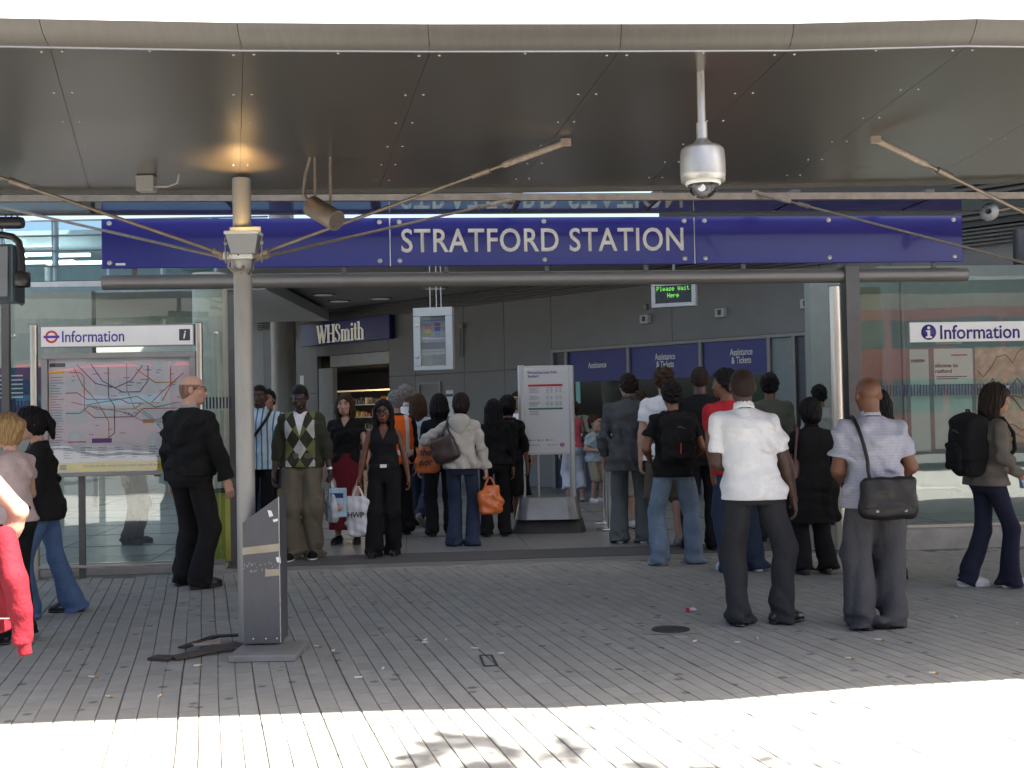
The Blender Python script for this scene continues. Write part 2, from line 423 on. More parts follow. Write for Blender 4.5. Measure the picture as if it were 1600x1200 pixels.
# slab joints of the hall floor: thin dark strips
jo = MB()
for k in range(1, 9): FAC.box(jo, -6, 12, -1.0 - k * 1.35 - 0.006, -1.0 - k * 1.35, 0.0005, 0.004)
for k in range(-3, 10): FAC.box(jo, k * 1.35, k * 1.35 + 0.006, -14, -0.78, 0.0005, 0.0038)
link_ = jo.build('floor_joints', mat('joint_dark', (0.09, 0.09, 0.088), 0.6), floor)
# manhole cover and litter are further down

# ------------------------------------------------------------------ steel canopy over the forecourt
def cz(px, py, z=CANZ): return ground(px, py, z)
front = [(-420, 66), (-230, 68), (78, 74), (380, 79), (672, 80.5), (968, 80), (1232, 79), (1512, 72), (1800, 76), (2040, 93)]
back = [(-250, 296), (-90, 296), (140, 296), (374, 296), (592, 295), (806, 293), (1010, 290.5), (1222, 287.5), (1450, 282), (1650, 276)]
FRc = [cz(*p) for p in front]; BKc = [cz(*p) for p in back]
for k in range(1, 5):
    FRc.append(FRc[-1] + Vector((1.6, 0.2, 0))); BKc.append(BKc[-1] + Vector((1.3, 0.1, 0)))
    FRc.insert(0, FRc[0] + Vector((-1.2, 0.02, 0))); BKc.insert(0, BKc[0] + Vector((-1.2, 0.0, 0)))
M_can = mat('canopy_panel_metal', (0.235, 0.217, 0.188), 0.29, 0.85, var=0.04, scale=0.9, rvar=0.03)
M_nose = mat('canopy_nose_metal', (0.105, 0.097, 0.084), 0.42, 0.35, var=0.10, scale=10, stretch=(4, 0.6, 1), rvar=0.06, dirt=0.12, dirtcol=(0.14, 0.13, 0.11), dscale=6)
M_fascia = mat('canopy_fascia_white', (0.72, 0.70, 0.66), 0.5, var=0.06)
fw_ = lambda x: 0.5
can = thing('station_canopy', 'grey metal panelled canopy roof over the forecourt with a bright white front edge', 'canopy', (0, 6.4, CANZ))
G = 0.0013
for i in range(len(FRc) - 1):
    a, b, c, d = FRc[i], FRc[i + 1], BKc[i + 1], BKc[i]
    ea = (b - a).normalized(); ed = (c - d).normalized(); s1 = (d - a).normalized(); s2 = (c - b).normalized()
    q = [a + ea * G + s1 * G, b - ea * G + s2 * G, c - ed * G, d + ed * G]
    m_ = MB(); m_.prism(q, (0, 0, 0.03)); m_.build('soffit_panel', M_can, can)
    # rounded nose piece
    pr = [(0.0, 0.0), (-0.035, 0.012), (-0.07, 0.035), (-0.095, 0.062), (-0.108, 0.085)]
    m_ = MB(); rows = []
    nf = Vector((0, 1, 0))
    for (u, w) in pr: rows.append((a + ea * G + nf * u + Vector((0, 0, w)), b - ea * G + nf * u + Vector((0, 0, w))))
    vs = []; fs = []
    for (p, q_) in rows: vs += [p, q_]
    for k in range(len(rows) - 1): fs.append((2 * k, 2 * k + 1, 2 * k + 3, 2 * k + 2))
    m_.add(vs, fs, True); m_.build('nose_panel', M_nose, can, fix=False)
    hw = fw_(a.x); hw2 = fw_(b.x)
    pr2 = [(-0.108, 0.085), (-0.112, 1.0), (0.3, 1.04)]
    m_ = MB(); vs = []; fs = []
    for (u, w) in pr2: vs += [a + nf * u + ea * G * .5 + Vector((0, 0, w if w < 0.1 else w * hw)), b + nf * u - ea * G * .5 + Vector((0, 0, w if w < 0.1 else w * hw2))]
    for k in range(len(pr2) - 1): fs.append((2 * k, 2 * k + 1, 2 * k + 3, 2 * k + 2))
    m_.add(vs, fs, True); m_.build('fascia_panel', M_fascia, can, fix=False)
# the bright joint strip behind the nose, and the roof body over the panels
def strip(mb, L, w, z0, z1, off=0):
    for i in range(len(L) - 1):
        a, b = L[i], L[i + 1]; n = Vector((0, 1, 0))
        mb.hexa([a + n * (off - w) + Vector((0, 0, z0)), b + n * (off - w) + Vector((0, 0, z0)), b + n * (off + w) + Vector((0, 0, z0)), a + n * (off + w) + Vector((0, 0, z0)),
                 a + n * (off - w) + Vector((0, 0, z1)), b + n * (off - w) + Vector((0, 0, z1)), b + n * (off + w) + Vector((0, 0, z1)), a + n * (off + w) + Vector((0, 0, z1))])
m_ = MB(); strip(m_, FRc, 0.005, -0.004, 0.03); m_.build('joint_strip', mat('joint_strip_metal', (0.55, 0.50, 0.46), 0.35, 0.8), can)
m_ = MB(); strip(m_, BKc, 0.02, -0.03, 0.12, 0.025); m_.build('rear_trim', M_dsteel, can)
m_ = MB(); n = len(FRc)
vs = [p + Vector((0, -0.05, 0.034)) for p in FRc] + [p + Vector((0, 0, 0.034)) for p in BKc]
vs += [p + Vector((0, 0.28, fw_(p.x) - 0.02)) for p in FRc] + [p + Vector((0, 0, 0.16)) for p in BKc]
fs = []
for i in range(n - 1):
    fs += [(i, n + i, n + i + 1, i + 1), (2 * n + i, 2 * n + i + 1, 3 * n + i + 1, 3 * n + i), (n + i, 3 * n + i, 3 * n + i + 1, n + i + 1), (i, i + 1, 2 * n + i + 1, 2 * n + i)]
m_.add(vs, fs); m_.build('roof_body', M_dsteel, can)
# pairs of fixing bolts along the seams
bmb = MB(); bmb.lathe([(0.0068, 0.0), (0.0068, -0.002), (0.004, -0.004), (0, -0.0042)], (0, 0, 0), seg=8)
bolt_me = None
for i in range(len(FRc)):
    a, b = FRc[i], BKc[i]
    for t in (0.015, 0.22, 0.40, 0.58, 0.74, 0.90):
        for s in (-1, 1):
            p = a.lerp(b, t) + Vector((s * 0.045, 0.012, 0))
            if abs(p.x / p.y) > 0.5: continue
            if bolt_me is None:
                ob = bmb.build('bolt', mat('soffit_bolt', (0.40, 0.38, 0.35), 0.4, 0.7), can, local=True); bolt_me = ob.data
            else: ob = link('bolt', bolt_me, None, can)
            ob.location = p - can.location
for i in range(len(FRc) - 1):
    p = (FRc[i] + FRc[i + 1]) / 2 + Vector((0, 0.03, 0))
    if abs(p.x / p.y) < 0.5:
        ob = link('bolt', bolt_me, None, can); ob.location = p - can.location

# ------------------------------------------------------------------ column with cover, collar, floodlight, rods
CY = 7.38
ctop = at_y(376, 283, CY); cbot = at_y(386, 800, CY)
cx0 = (ctop.x + cbot.x) / 2
COLP = Vector((cx0, CY, 0))
colm = thing('canopy_column', 'pale grey steel canopy column rising behind a slanted dark metal cover', 'column', COLP)
m_ = MB(); m_.tube([(cx0, CY, 0.0), (cx0, CY, 2.45), (cx0, CY, CANZ - 0.02)], 0.060, 28); m_.build('shaft', M_pole, colm)
CZ = at_y(380, 402, CY).z
m_ = MB(); m_.lathe([(0.061, -0.09), (0.075, -0.085), (0.075, 0.05), (0.061, 0.055)], (cx0, CY, CZ)); m_.build('collar', M_pole, colm)
m_ = MB(); m_.bbox(cx0 - 0.10, cx0 + 0.09, CY - 0.115, CY - 0.07, CZ - 0.022, CZ + 0.022, 0.004); br = m_.build('clamp_plate', M_white, colm)
for dx in (-0.055, 0.055):
    m_ = MB(); m_.lathe([(0.013, 0), (0.013, 0.006), (0.006, 0.008), (0, 0.008)], (cx0 + dx, CY - 0.115, CZ), (0, -1, 0), 12); m_.build('bolt', M_bolt, br)
m_ = MB(); m_.lathe([(0.006, 0), (0.006, 0.004), (0, 0.004)], (cx0, CY - 0.115, CZ), (0, -1, 0), 8); m_.build('screw', M_black, br)
m_ = MB(); m_.tube([(cx0 - 0.07, CY - 0.07, CZ - 0.01), (cx0 - 0.075, CY - 0.08, CZ - 0.07), (cx0 - 0.03, CY - 0.09, CZ - 0.115), (cx0 + 0.015, CY - 0.085, CZ - 0.105), (cx0 + 0.022, CY - 0.075, CZ - 0.075), (cx0 + 0.008, CY - 0.06, CZ - 0.065)], 0.009, 8)
m_.build('cable', M_rust, colm)
m_ = MB(); m_.tube([(cx0 + 0.085, CY - 0.07, CZ - 0.01), (cx0 + 0.08, CY - 0.075, CZ - 0.08), (cx0 + 0.05, CY - 0.05, CZ - 0.12)], 0.006, 8); m_.build('cable', M_black, colm)
# slanted cover
cvl = ground(379, 1022); cvr = ground(439, 1018)
yc = (cvl.y + cvr.y) / 2 + 0.02
x0, x1 = cvl.x, cvr.x
z0 = at_y(376, 817, yc).z; z1 = at_y(438, 776, yc).z
M_cover = mat('cover_dark_paint', (0.085, 0.088, 0.098), 0.42, 0.2, var=0.18, scale=4, stretch=(1, 1, 0.4), dirt=0.25, dirtcol=(0.16, 0.16, 0.16), dscale=3)
cv = [Vector((x0, yc, 0.055)), Vector((x1, yc, 0.055)), Vector((x1, yc, z1)), Vector((x0, yc, z0))]
m_ = MB(); m_.prism(cv, (0, 0.24, 0)); cover = m_.build('cover', M_cover, colm)
m_ = MB(); m_.tube([(x1 + 0.001, yc - 0.001, 0.06), (x1 + 0.001, yc - 0.001, z1)], 0.0035, 6); m_.build('worn_edge', mat('worn_metal', (0.42, 0.42, 0.42), 0.5, 0.5, var=0.4, scale=30), cover)
for dx in (0.25, 0.6, 0.9):
    m_ = MB(); m_.lathe([(0.006, 0), (0.005, 0.004), (0, 0.005)], (x0 + (x1 - x0) * dx, yc, 0.085), (0, -1, 0), 8); m_.build('rivet', M_bolt, cover)
M_tape = mat('parcel_tape', (0.36, 0.31, 0.22), 0.45, var=0.2, scale=12)
def patch(pts, name, material, dz=0.0025):
    P = [at_y(px, py, yc) for px, py in pts]
    m_ = MB(); m_.prism(P, (0, -dz, 0)); return m_.build(name, material, cover)
patch([(378.5, 856), (437, 849), (437.5, 861), (379, 867)], 'tape_strip', M_tape)
patch([(415, 890), (437, 889), (437, 899), (414, 901)], 'tape_strip', M_tape)
patch([(431, 871), (438, 870), (439, 880), (433, 878)], 'torn_sticker', M_letter)
patch([(418, 797), (424, 798), (427, 806), (421, 808)], 'torn_sticker', M_letter)
patch([(426, 812), (434, 810), (434, 814), (428, 816)], 'torn_sticker', M_letter)
rs = random.Random(5)
for k in range(26):                                    # glue flecks left by old tape
    px, py = 381 + rs.random() * 54, 878 + rs.random() * 14; w, h = rs.uniform(1, 3), rs.uniform(1, 4)
    patch([(px, py), (px + w, py - 1), (px + w * .8, py + h), (px - 1, py + h * .8)], 'glue_fleck', mat('glue_residue', (0.22, 0.22, 0.22), 0.7), 0.002)
bp0, bp1 = ground(355, 1036), ground(464, 1032)
m_ = MB(); m_.bbox(bp0.x, bp1.x, bp0.y, bp0.y + 0.42, -0.002, 0.042, 0.008); m_.build('base_plinth', mat('plinth_steel', (0.22, 0.22, 0.215), 0.6, 0.2, var=0.2, dirt=0.4, dirtcol=(0.12, 0.075, 0.05)), colm)
# floodlight box on the column, shining up at the canopy
fy = CY - 0.14
fz0, fz1 = at_y(380, 396, fy).z, at_y(380, 363, fy).z
fx0, fx1 = at_y(355, 380, fy).x, at_y(406, 380, fy).x
fld = thing('floodlight', 'grey box floodlight fixed to the column and lit upward', 'floodlight', ((fx0 + fx1) / 2, fy, fz0))
M_flood = mat('floodlight_grey', (0.24, 0.25, 0.25), 0.5, 0.2, var=0.1)
xm = 0.03
m_ = MB(); m_.hexa([(fx0 + xm, fy - 0.02, fz0), (fx1 - xm, fy - 0.02, fz0), (fx1 - xm, fy + 0.07, fz0), (fx0 + xm, fy + 0.07, fz0),
                    (fx0, fy - 0.06, fz1 - 0.015), (fx1, fy - 0.06, fz1 - 0.015), (fx1, fy + 0.075, fz1 - 0.015), (fx0, fy + 0.075, fz1 - 0.015)])
m_.build('housing', M_flood, fld)
m_ = MB(); m_.bbox(fx0 - 0.006, fx1 + 0.006, fy - 0.066, fy - 0.052, fz1 - 0.018, fz1 + 0.002, 0.003); m_.bbox(fx0 - 0.006, fx1 + 0.006, fy + 0.062, fy + 0.076, fz1 - 0.018, fz1 + 0.002, 0.003)
m_.bbox(fx0 - 0.006, fx0 + 0.008, fy - 0.052, fy + 0.062, fz1 - 0.018, fz1 + 0.002, 0.003); m_.bbox(fx1 - 0.008, fx1 + 0.006, fy - 0.052, fy + 0.062, fz1 - 0.018, fz1 + 0.002, 0.003)
m_.build('rim', M_white, fld)
m_ = MB(); m_.bbox(fx0 + 0.004, fx1 - 0.004, fy + 0.052, fy + 0.058, fz1 - 0.02, fz1 + 0.045, 0.002); m_.build('added_shield', M_flood, fld)  # plate added to keep the lens glow off the shaft
m_ = MB(); m_.add([(fx0 + .02, fy - .05, fz1 - .012), (fx1 - .02, fy - .05, fz1 - .012), (fx1 - .02, fy + .0, fz1 - .012), (fx0 + .02, fy + .0, fz1 - .012)], [(0, 1, 2, 3)])
m_.build('lens', mat('lit_lens', (0.9, 0.7, 0.4), 0.3, emit=(1.0, 0.62, 0.25), estr=8.0), fld, fix=False)
for s in (-1, 1):
    xx = fx0 - 0.012 if s < 0 else fx1 + 0.012
    m_ = MB(); m_.bbox(xx - 0.003, xx + 0.003, fy - 0.01, fy + 0.02, fz0 - 0.06, fz1 - 0.03, 0.001); m_.build('bracket_arm', M_flood, fld)
    m_ = MB(); m_.lathe([(0.012, -0.008), (0.012, 0.008), (0, 0.009)], (xx, fy + 0.005, (fz0 + fz1) / 2), (s, 0, 0), 10); m_.build('knob', M_bolt, fld)
ld = bpy.data.lights.new('floodlight_lamp', 'SPOT'); lo = bpy.data.objects.new('floodlight_lamp', ld); COL.objects.link(lo)
ld.energy = 9.0; ld.color = (1.0, 0.58, 0.24); ld.spot_size = R(84); ld.spot_blend = 0.9; ld.shadow_soft_size = 0.05
lo.parent = fld; lo.location = (0, -0.04, fz1 - fz0 + 0.012); lo.rotation_euler = (R(203), 0, 0)

# tie rods
def rod(a, b, label, r=0.011):
    t = thing('tie_rod', label, 'tie rod', b, group='steel rods tying the canopy to its columns')
    d = (b - a).normalized(); L = (b - a).length
    m_ = MB(); m_.tube([a, b], r, 10); m_.build('bar', M_rod, t)
    m_ = MB(); m_.tube([b - d * 0.42, b - d * 0.40, b - d * 0.02, b], [r * 1.2, r * 1.9, r * 1.9, r * 1.2], 10); m_.build('fork_end', M_rust, t)
    m_ = MB(); m_.tube([b - d * 0.62, b - d * 0.50], r * 1.8, 10); m_.build('turnbuckle', M_rod, t)
    m_ = MB(); m_.tube([a, a + d * 0.13], r * 1.7, 10); m_.build('fork_end', M_rust, t)
    m_ = MB(); m_.bbox(b.x - 0.03, b.x + 0.03, b.y - 0.012, b.y + 0.012, b.z - 0.025, b.z + 0.022, 0.003); m_.build('bracket', M_rust, t)
CR = Vector((cx0 + 0.07, CY - 0.02, CZ)); CL = Vector((cx0 - 0.07, CY - 0.02, CZ))
rod(CR, cz(884, 222, CANZ - 0.03), 'steel tie rod from the column collar up to the canopy, right of the floodlight')
BEAMZ = 3.465
bO = 1.12
def beam_pt(px, py): return hit(px, py, FAC.P + FAC.n * (bO - 0.03), FAC.n)
rod(CR + Vector((0, 0.04, -0.012)), beam_pt(800, 312), 'lower steel tie rod from the column collar to the eaves beam before the station sign')
rod(CL, cz(-130, 232, CANZ - 0.03), 'steel tie rod rising from the column collar past the blue sign end towards the canopy')
rod(CL + Vector((0, 0.04, -0.012)), beam_pt(-120, 296), 'lower rusty tie rod from the column collar to the eaves beam by the black lamp')
C2 = at_y(1880, 470, CY + 0.4)
rod(C2, cz(1368, 218, CANZ - 0.03), 'steel tie rod slanting down from the rusty canopy bracket right of the dome camera')
rod(C2 + Vector((0, 0.04, -0.05)), beam_pt(1180, 301), 'lower tie rod crossing the blank right end of the station sign')
# the second column, standing beyond the frame, that carries those two rods
c2 = thing('canopy_column', 'pale grey steel canopy column holding the tie rods beyond the dome camera', 'column', (C2.x + 0.06, C2.y, 0))
m_ = MB(); m_.tube([(C2.x + 0.06, C2.y, 0), (C2.x + 0.06, C2.y, CANZ)], 0.06, 20); m_.build('shaft', M_pole, c2)
m_ = MB(); m_.lathe([(0.061, -0.09), (0.075, -0.085), (0.075, 0.05), (0.061, 0.055)], (C2.x + 0.06, C2.y, C2.z)); m_.build('collar', M_pole, c2)

# ------------------------------------------------------------------ dome camera, spotlight and junction box hung from the canopy
dc = cz(1092, 84); dY = 5.3
dt = at_y(1096, 110, dY)
db = at_y(1100, 303, dY)
dx_ = at_y(1098, 260, dY).x
dome = thing('dome_camera', 'silver dome security camera hanging from the canopy on a pole', 'camera', (dx_, dY, CANZ))
w = (at_y(1133, 260, dY).x - at_y(1063, 260, dY).x) / 2
zb = at_y(1098, 284, dY).z
M_silver = mat('silver_paint', (0.46, 0.45, 0.42), 0.38, 0.6, var=0.08, scale=40)
zt = at_y(1098, 228, dY).z
m_ = MB(); m_.tube([(dx_, dY, CANZ), (dx_, dY, zt + 0.10)], 0.019, 16); m_.build('drop_pole', M_silver, dome)
m_ = MB(); m_.tube([(dx_, dY, zt + 0.11), (dx_, dY, zt + 0.03)], 0.026, 16); m_.build('coupler', M_silver, dome)
hh = zt - zb
m_ = MB(); m_.lathe([(0.022, 0.04), (0.028, 0.03), (0.05, 0.008), (0.085, -0.005), (w * 0.94, -0.018), (w * 0.96, -0.024), (w, -hh * 0.45), (w * 1.0, -hh * 0.8), (w * 0.97, -hh), (w * 0.8, -hh)], (dx_, dY, zt), seg=32)
m_.build('housing', M_silver, dome)
m_ = MB(); m_.lathe([(w * 0.78, 0.004), (w * 0.78, -0.014), (w * 0.70, -0.016)], (dx_, dY, zb), seg=32); m_.build('white_ring', M_white, dome)
m_ = MB(); m_.lathe([(w * 0.68 * math.cos(a_), -0.014 - w * 0.62 * math.sin(a_)) for a_ in [k * math.pi / 16 for k in range(9)]], (dx_, dY, zb), seg=28)
m_.build('dome_bubble', glassmat('smoked_bubble', (0.35, 0.35, 0.36), 1.5), dome)
m_ = MB(); m_.lathe([(0.001, -0.075), (0.03, -0.07), (0.045, -0.04), (0.045, -0.01), (0.001, -0.005)], (dx_ - 0.01, dY, zb), seg=16); m_.tube([(dx_, dY - 0.03, zb - 0.035), (dx_ - 0.02, dY - 0.065, zb - 0.04)], 0.018, 12)
m_.build('lens_unit', M_white, dome)

sp = at_y(508, 335, 6.9)
spt = thing('spotlight', 'rusty cylindrical spotlight hanging on two bent pipes beneath the canopy', 'spotlight', (sp.x, sp.y, CANZ))
p0, p1 = at_y(487, 322, 6.9), at_y(526, 345, 6.78)
M_spot = mat('spotlight_metal', (0.22, 0.18, 0.14), 0.55, 0.4, var=0.25, scale=20, dirt=0.3)
rr = 0.066
dn = (p1 - p0).normalized()
m_ = MB(); m_.tube([p0 - dn * 0.005, p0, p1 - dn * 0.02, p1], [rr * 0.8, rr, rr, rr * 0.97], 20); m_.build('barrel', M_spot, spt)
m_ = MB(); m_.tube([p1 - dn * 0.002, p1 + dn * 0.004], rr * 0.86, 20); m_.build('lens', mat('dull_lens', (0.10, 0.085, 0.07), 0.3), spt)
for (px, off) in ((492, -0.03), (516, 0.04)):
    tp = at_y(px, 268, 6.9); q = at_y(px, 325, 6.9)
    m_ = MB(); m_.tube([(tp.x, tp.y, CANZ), (tp.x, tp.y, q.z)], 0.009, 10); m_.build('hanger', M_spot, spt)
tp = at_y(477, 262, 6.9)
m_ = MB(); m_.tube([(tp.x + 0.03, 6.9, CANZ), (tp.x, 6.9, CANZ - 0.10), at_y(474, 302, 6.9), at_y(482, 316, 6.9), at_y(492, 322, 6.9)], 0.010, 10); m_.build('conduit', M_spot, spt)
jb0, jb1 = at_y(214, 299, 7.3), at_y(241, 285, 7.3)
jb = thing('junction_box', 'small grey junction box with a bent conduit on the canopy soffit', 'junction box', (jb0.x, 7.3, CANZ))
m_ = MB(); m_.bbox(jb0.x, jb1.x, 7.27, 7.37, jb0.z, CANZ - 0.002, 0.006); m_.build('case', M_pole, jb)
m_ = MB(); m_.tube([(jb1.x, 7.3, jb0.z + 0.03), (jb1.x + 0.09, 7.3, jb0.z + 0.028), (jb1.x + 0.15, 7.3, jb0.z + 0.05), (jb1.x + 0.16, 7.3, CANZ)], 0.008, 8); m_.build('conduit', M_pole, jb)
# ------------------------------------------------------------------ the station sign
SO = 0.06
sL, zTL = FAC.sz(158, 347, SO); _, zBL = FAC.sz(160, 427, SO); sR, zTR = FAC.sz(1503, 332, SO); _, zBR = FAC.sz(1503, 402, SO)
ST, SB = (zTL + zTR) / 2, (zBL + zBR) / 2
sign = thing('station_sign', 'long dark blue enamel sign reading STRATFORD STATION in white capitals', 'sign', FAC.p((sL + sR) / 2, SO, SB))
s1 = FAC.sz(609.5, 385, SO)[0]; s2 = FAC.sz(1085.5, 370, SO)[0]
for (a, b) in ((sL, s1 - 0.006), (s1 + 0.006, s2 - 0.006), (s2 + 0.006, sR)):
    m_ = MB(); FAC.bev(m_, a, b, SO - 0.03, SO, SB, ST, 0.006); m_.build('panel', M_blue, sign)
for s_ in (s1, s2):
    m_ = MB(); FAC.box(m_, s_ - 0.005, s_ + 0.005, SO - 0.04, SO - 0.012, SB + 0.006, ST - 0.006); m_.build('joint_strip', M_bolt, sign)
for px in (171, 593, 624, 850, 1069, 1101, 1295, 1490):
    s_ = FAC.sz(px, 360, SO)[0]
    for z_ in (ST - 0.045, SB + 0.055):
        m_ = MB(); m_.lathe([(0.026, 0), (0.026, 0.006), (0.018, 0.011), (0, 0.012)], FAC.p(s_, SO, z_), FAC.n, 16); m_.build('boss', mat('boss_metal', (0.42, 0.41, 0.40), 0.4, 0.6), sign)
a, z_a = FAC.sz(181, 421, SO); b, z_b = FAC.sz(196, 417, SO)
m_ = MB(); FAC.box(m_, a, b, SO + 0.001, SO + 0.004, SB + 0.03, SB + 0.052); m_.build('maker_plate', M_white, sign)
ta, tz = FAC.sz(627, 378, SO); tb, _ = FAC.sz(1068, 378, SO)
text_on(FAC, (ta + tb) / 2, (SB + ST) / 2 + 0.012, SO + 0.0005, 'STRATFORD STATION', 0.243, M_letter, sign, 'lettering', bold=0.012, width=tb - ta, spacing=1.06)
# backing frame of the sign
m_ = MB(); FAC.box(m_, sL + 0.03, sR - 0.03, SO - 0.09, SO - 0.035, SB + 0.05, SB + 0.10); FAC.box(m_, sL + 0.03, sR - 0.03, SO - 0.09, SO - 0.035, ST - 0.10, ST - 0.05)
for k in range(9):
    s_ = sL + 0.3 + k * (sR - sL - 0.6) / 8
    FAC.box(m_, s_ - 0.02, s_ + 0.02, SO - 0.085, SO - 0.04, SB - 0.06, SB + 0.049)
m_.build('support_frame', M_dsteel, sign)
# tube beam under it
zt = (FAC.sz(300, 444, 0)[1] + FAC.sz(1200, 428, 0)[1]) / 2
tr = 0.075
tbm = thing('tube_beam', 'grey steel tube beam running beneath the blue station sign', 'beam', FAC.p((sL + sR) / 2, 0, zt))
m_ = MB(); m_.tube([FAC.p(sL - 0.0, 0.0, zt), FAC.p(sR + 0.05, 0.0, zt)], tr, 24); m_.build('tube', M_tube, tbm)
for s_ in (sL, sR + 0.05):
    m_ = MB(); e = FAC.e * (0.004 if s_ > 0.5 else -0.004); m_.tube([FAC.p(s_, 0, zt), FAC.p(s_, 0, zt) + e], tr * 0.985, 24); m_.build('end_cap', M_dsteel, tbm)

# ------------------------------------------------------------------ eaves strip of tinted glass with its beam
eav = thing('glass_eaves', 'narrow tinted glass eaves strip with brown steel edge beam above the sign', 'eaves', FAC.p(4, 0.8, BEAMZ))
m_ = MB(); FAC.box(m_, -5.5, 10.5, bO - 0.05, bO, BEAMZ - 0.002, BEAMZ + 0.062); m_.build('edge_beam', M_rod, eav)
ss = [-5.5 + k * 1.33 for k in range(13)]
for i in range(12):
    m_ = MB(); FAC.box(m_, ss[i] + 0.02, ss[i + 1] - 0.02, 0.40, bO - 0.055, BEAMZ + 0.012, BEAMZ + 0.024); m_.build('glass_pane', M_eglass, eav)
    m_ = MB(); FAC.box(m_, ss[i] - 0.045, ss[i] + 0.045, 0.36, bO - 0.05, BEAMZ + 0.026, BEAMZ + 0.10); m_.build('rafter', M_dsteel, eav)
m_ = MB(); FAC.box(m_, -5.5, 10.5, 0.36, 0.40, BEAMZ + 0.004, BEAMZ + 0.05); m_.build('rear_rail', M_dsteel, eav)

# ------------------------------------------------------------------ glazed screens
def post(name, s, w, o0, o1, z0, z1, material, label, cat='post', group=None):
    t = thing(name, label, cat, FAC.p(s, (o0 + o1) / 2, z0), group=group)
    m_ = MB(); FAC.bev(m_, s - w / 2, s + w / 2, o0, o1, z0, z1, 0.004); m_.build('shaft', material, t)
    m_ = MB(); FAC.bev(m_, s - w / 2 - 0.03, s + w / 2 + 0.03, o0 - 0.03, o1 + 0.03, z0, z0 + 0.012, 0.003); m_.build('foot_plate', material, t)
    return t
# dark stanchion behind the column
s_ = FAC.sz(364, 600, 0.02)[0]
post('steel_stanchion', s_ + 0.02, 0.16, -0.14, -0.08, 0.0, zt - tr, M_dsteel, 'dark steel stanchion beside the column at the left glass screen')
lglass = thing('glass_screen', 'large clear glass screen behind the map board, reflecting trees and a red bus', 'glass screen', FAC.p(-2.0, 0, 0))
gz = 2.78
eds = [-7.4, FAC.sz(-245, 700)[0], FAC.sz(12, 700)[0], s_ - 0.09]
for i in range(3):
    m_ = MB(); FAC.box(m_, eds[i] + 0.008, eds[i + 1] - 0.008, -0.006, 0.006, 0.10, gz); m_.build('pane', M_glass, lglass)
m_ = MB(); FAC.box(m_, eds[0], eds[3], -0.03, 0.03, 0.055, 0.098); m_.build('bottom_rail', M_steel, lglass)
m_ = MB(); FAC.box(m_, eds[0], eds[3], -0.025, 0.025, gz + 0.002, gz + 0.045); m_.build('top_rail', M_bglass, lglass)
for e_ in eds[1:]:
    for z_ in (0.45, 1.4, 2.35):
        for d_ in (-0.07, 0.07):
            if e_ == eds[3] and d_ > 0: continue
            m_ = MB(); m_.lathe([(0.022, 0.007), (0.022, 0.016), (0.012, 0.022), (0, 0.022)], FAC.p(e_ + d_, 0, z_), FAC.n, 14); m_.build('spider_fitting', M_bolt, lglass)
# manifestation band: short dark bars printed on the glass
M_dot = mat('manifestation_print', (0.02, 0.025, 0.07), 0.5)
def dots(pa, pb, parent, n=None):
    sa, za = FAC.sz(*pa, 0.0075); sb, zb_ = FAC.sz(*pb, 0.0075)
    zlo, zhi = min(za, zb_), max(za, zb_)
    m_ = MB(); s = sa
    while s < sb:
        FAC.box(m_, s, s + 0.016, 0.0065, 0.008, zlo, zhi); s += 0.033
    return tag(m_.build('manifestation_bars', M_dot, parent), kind='stuff')
dots((0, 645), (360, 620), lglass)
lk = MB(); FAC.box(lk, -7.4, eds[3], -0.10, 0.10, -0.01, 0.05)
tag(lk.build('screen_plinth', M_conc), kind='structure')
sp0 = FAC.sz(11.5, 700, 0.05)[0]
post('glazing_post', sp0, 0.075, 0.03, 0.09, 0.0, FAC.sz(12, 461, 0.06)[1], M_dsteel, 'slim steel glazing post carrying the glass left of the map board')

# right-hand screen
cs = FAC.sz(1331, 600, 0.0)[0]
post('steel_stanchion', cs, 0.15, -0.06, 0.10, 0.0, FAC.sz(1331, 415, 0.1)[1], M_dsteel, 'dark steel stanchion carrying the tube beam beside the ticket hall opening')
ps = FAC.sz(1308, 600, 0.03)[0]
pp = thing('steel_post', 'shiny pale steel post at the edge of the ticket hall opening', 'post', FAC.p(ps, 0.03, 0))
m_ = MB(); m_.tube([FAC.p(ps, 0.03, 0), FAC.p(ps, 0.03, FAC.sz(1308, 448, 0.03)[1])], 0.062, 20); m_.build('shaft', mat('pale_steel', (0.62, 0.58, 0.50), 0.33, 0.8, var=0.08, stretch=(1, 1, .1), scale=12), pp)
m_ = MB(); m_.lathe([(0.063, 0), (0.063, 0.01), (0, 0.012)], FAC.p(ps, 0.03, FAC.sz(1308, 448, 0.03)[1]), seg=20); m_.build('cap', M_dsteel, pp)
rglass = thing('glass_screen', 'glass screen at the ticket hall side with posters behind it and a barred blue band', 'glass screen', FAC.p(6.5, 0, 0))
rz0, rz1 = 0.20, FAC.sz(1480, 432)[1]
red = [cs + 0.09, FAC.sz(1418, 700)[0], FAC.sz(1660, 700)[0], FAC.sz(1900, 700)[0], FAC.sz(2200, 700)[0]]
for i in range(4):
    m_ = MB(); FAC.box(m_, red[i] + 0.005, red[i + 1] - 0.005, -0.006, 0.006, rz0 + 0.03, rz1); m_.build('pane', M_glass, rglass)
m_ = MB(); FAC.box(m_, red[0], red[4], -0.03, 0.03, rz0, rz0 + 0.028); m_.build('bottom_rail', M_steel, rglass)
dots((1362, 620), (1660, 597), rglass)
m_ = MB(); FAC.box(m_, red[1] - 0.02, red[1] + 0.02, -0.05, -0.012, rz0 + 0.03, rz1); m_.build('mullion', M_trim, rglass)
rk = MB(); FAC.box(rk, cs + 0.08, red[4], -0.18, 0.18, -0.01, rz0 - 0.002)
tag(rk.build('screen_kerb', M_conc), kind='structure')
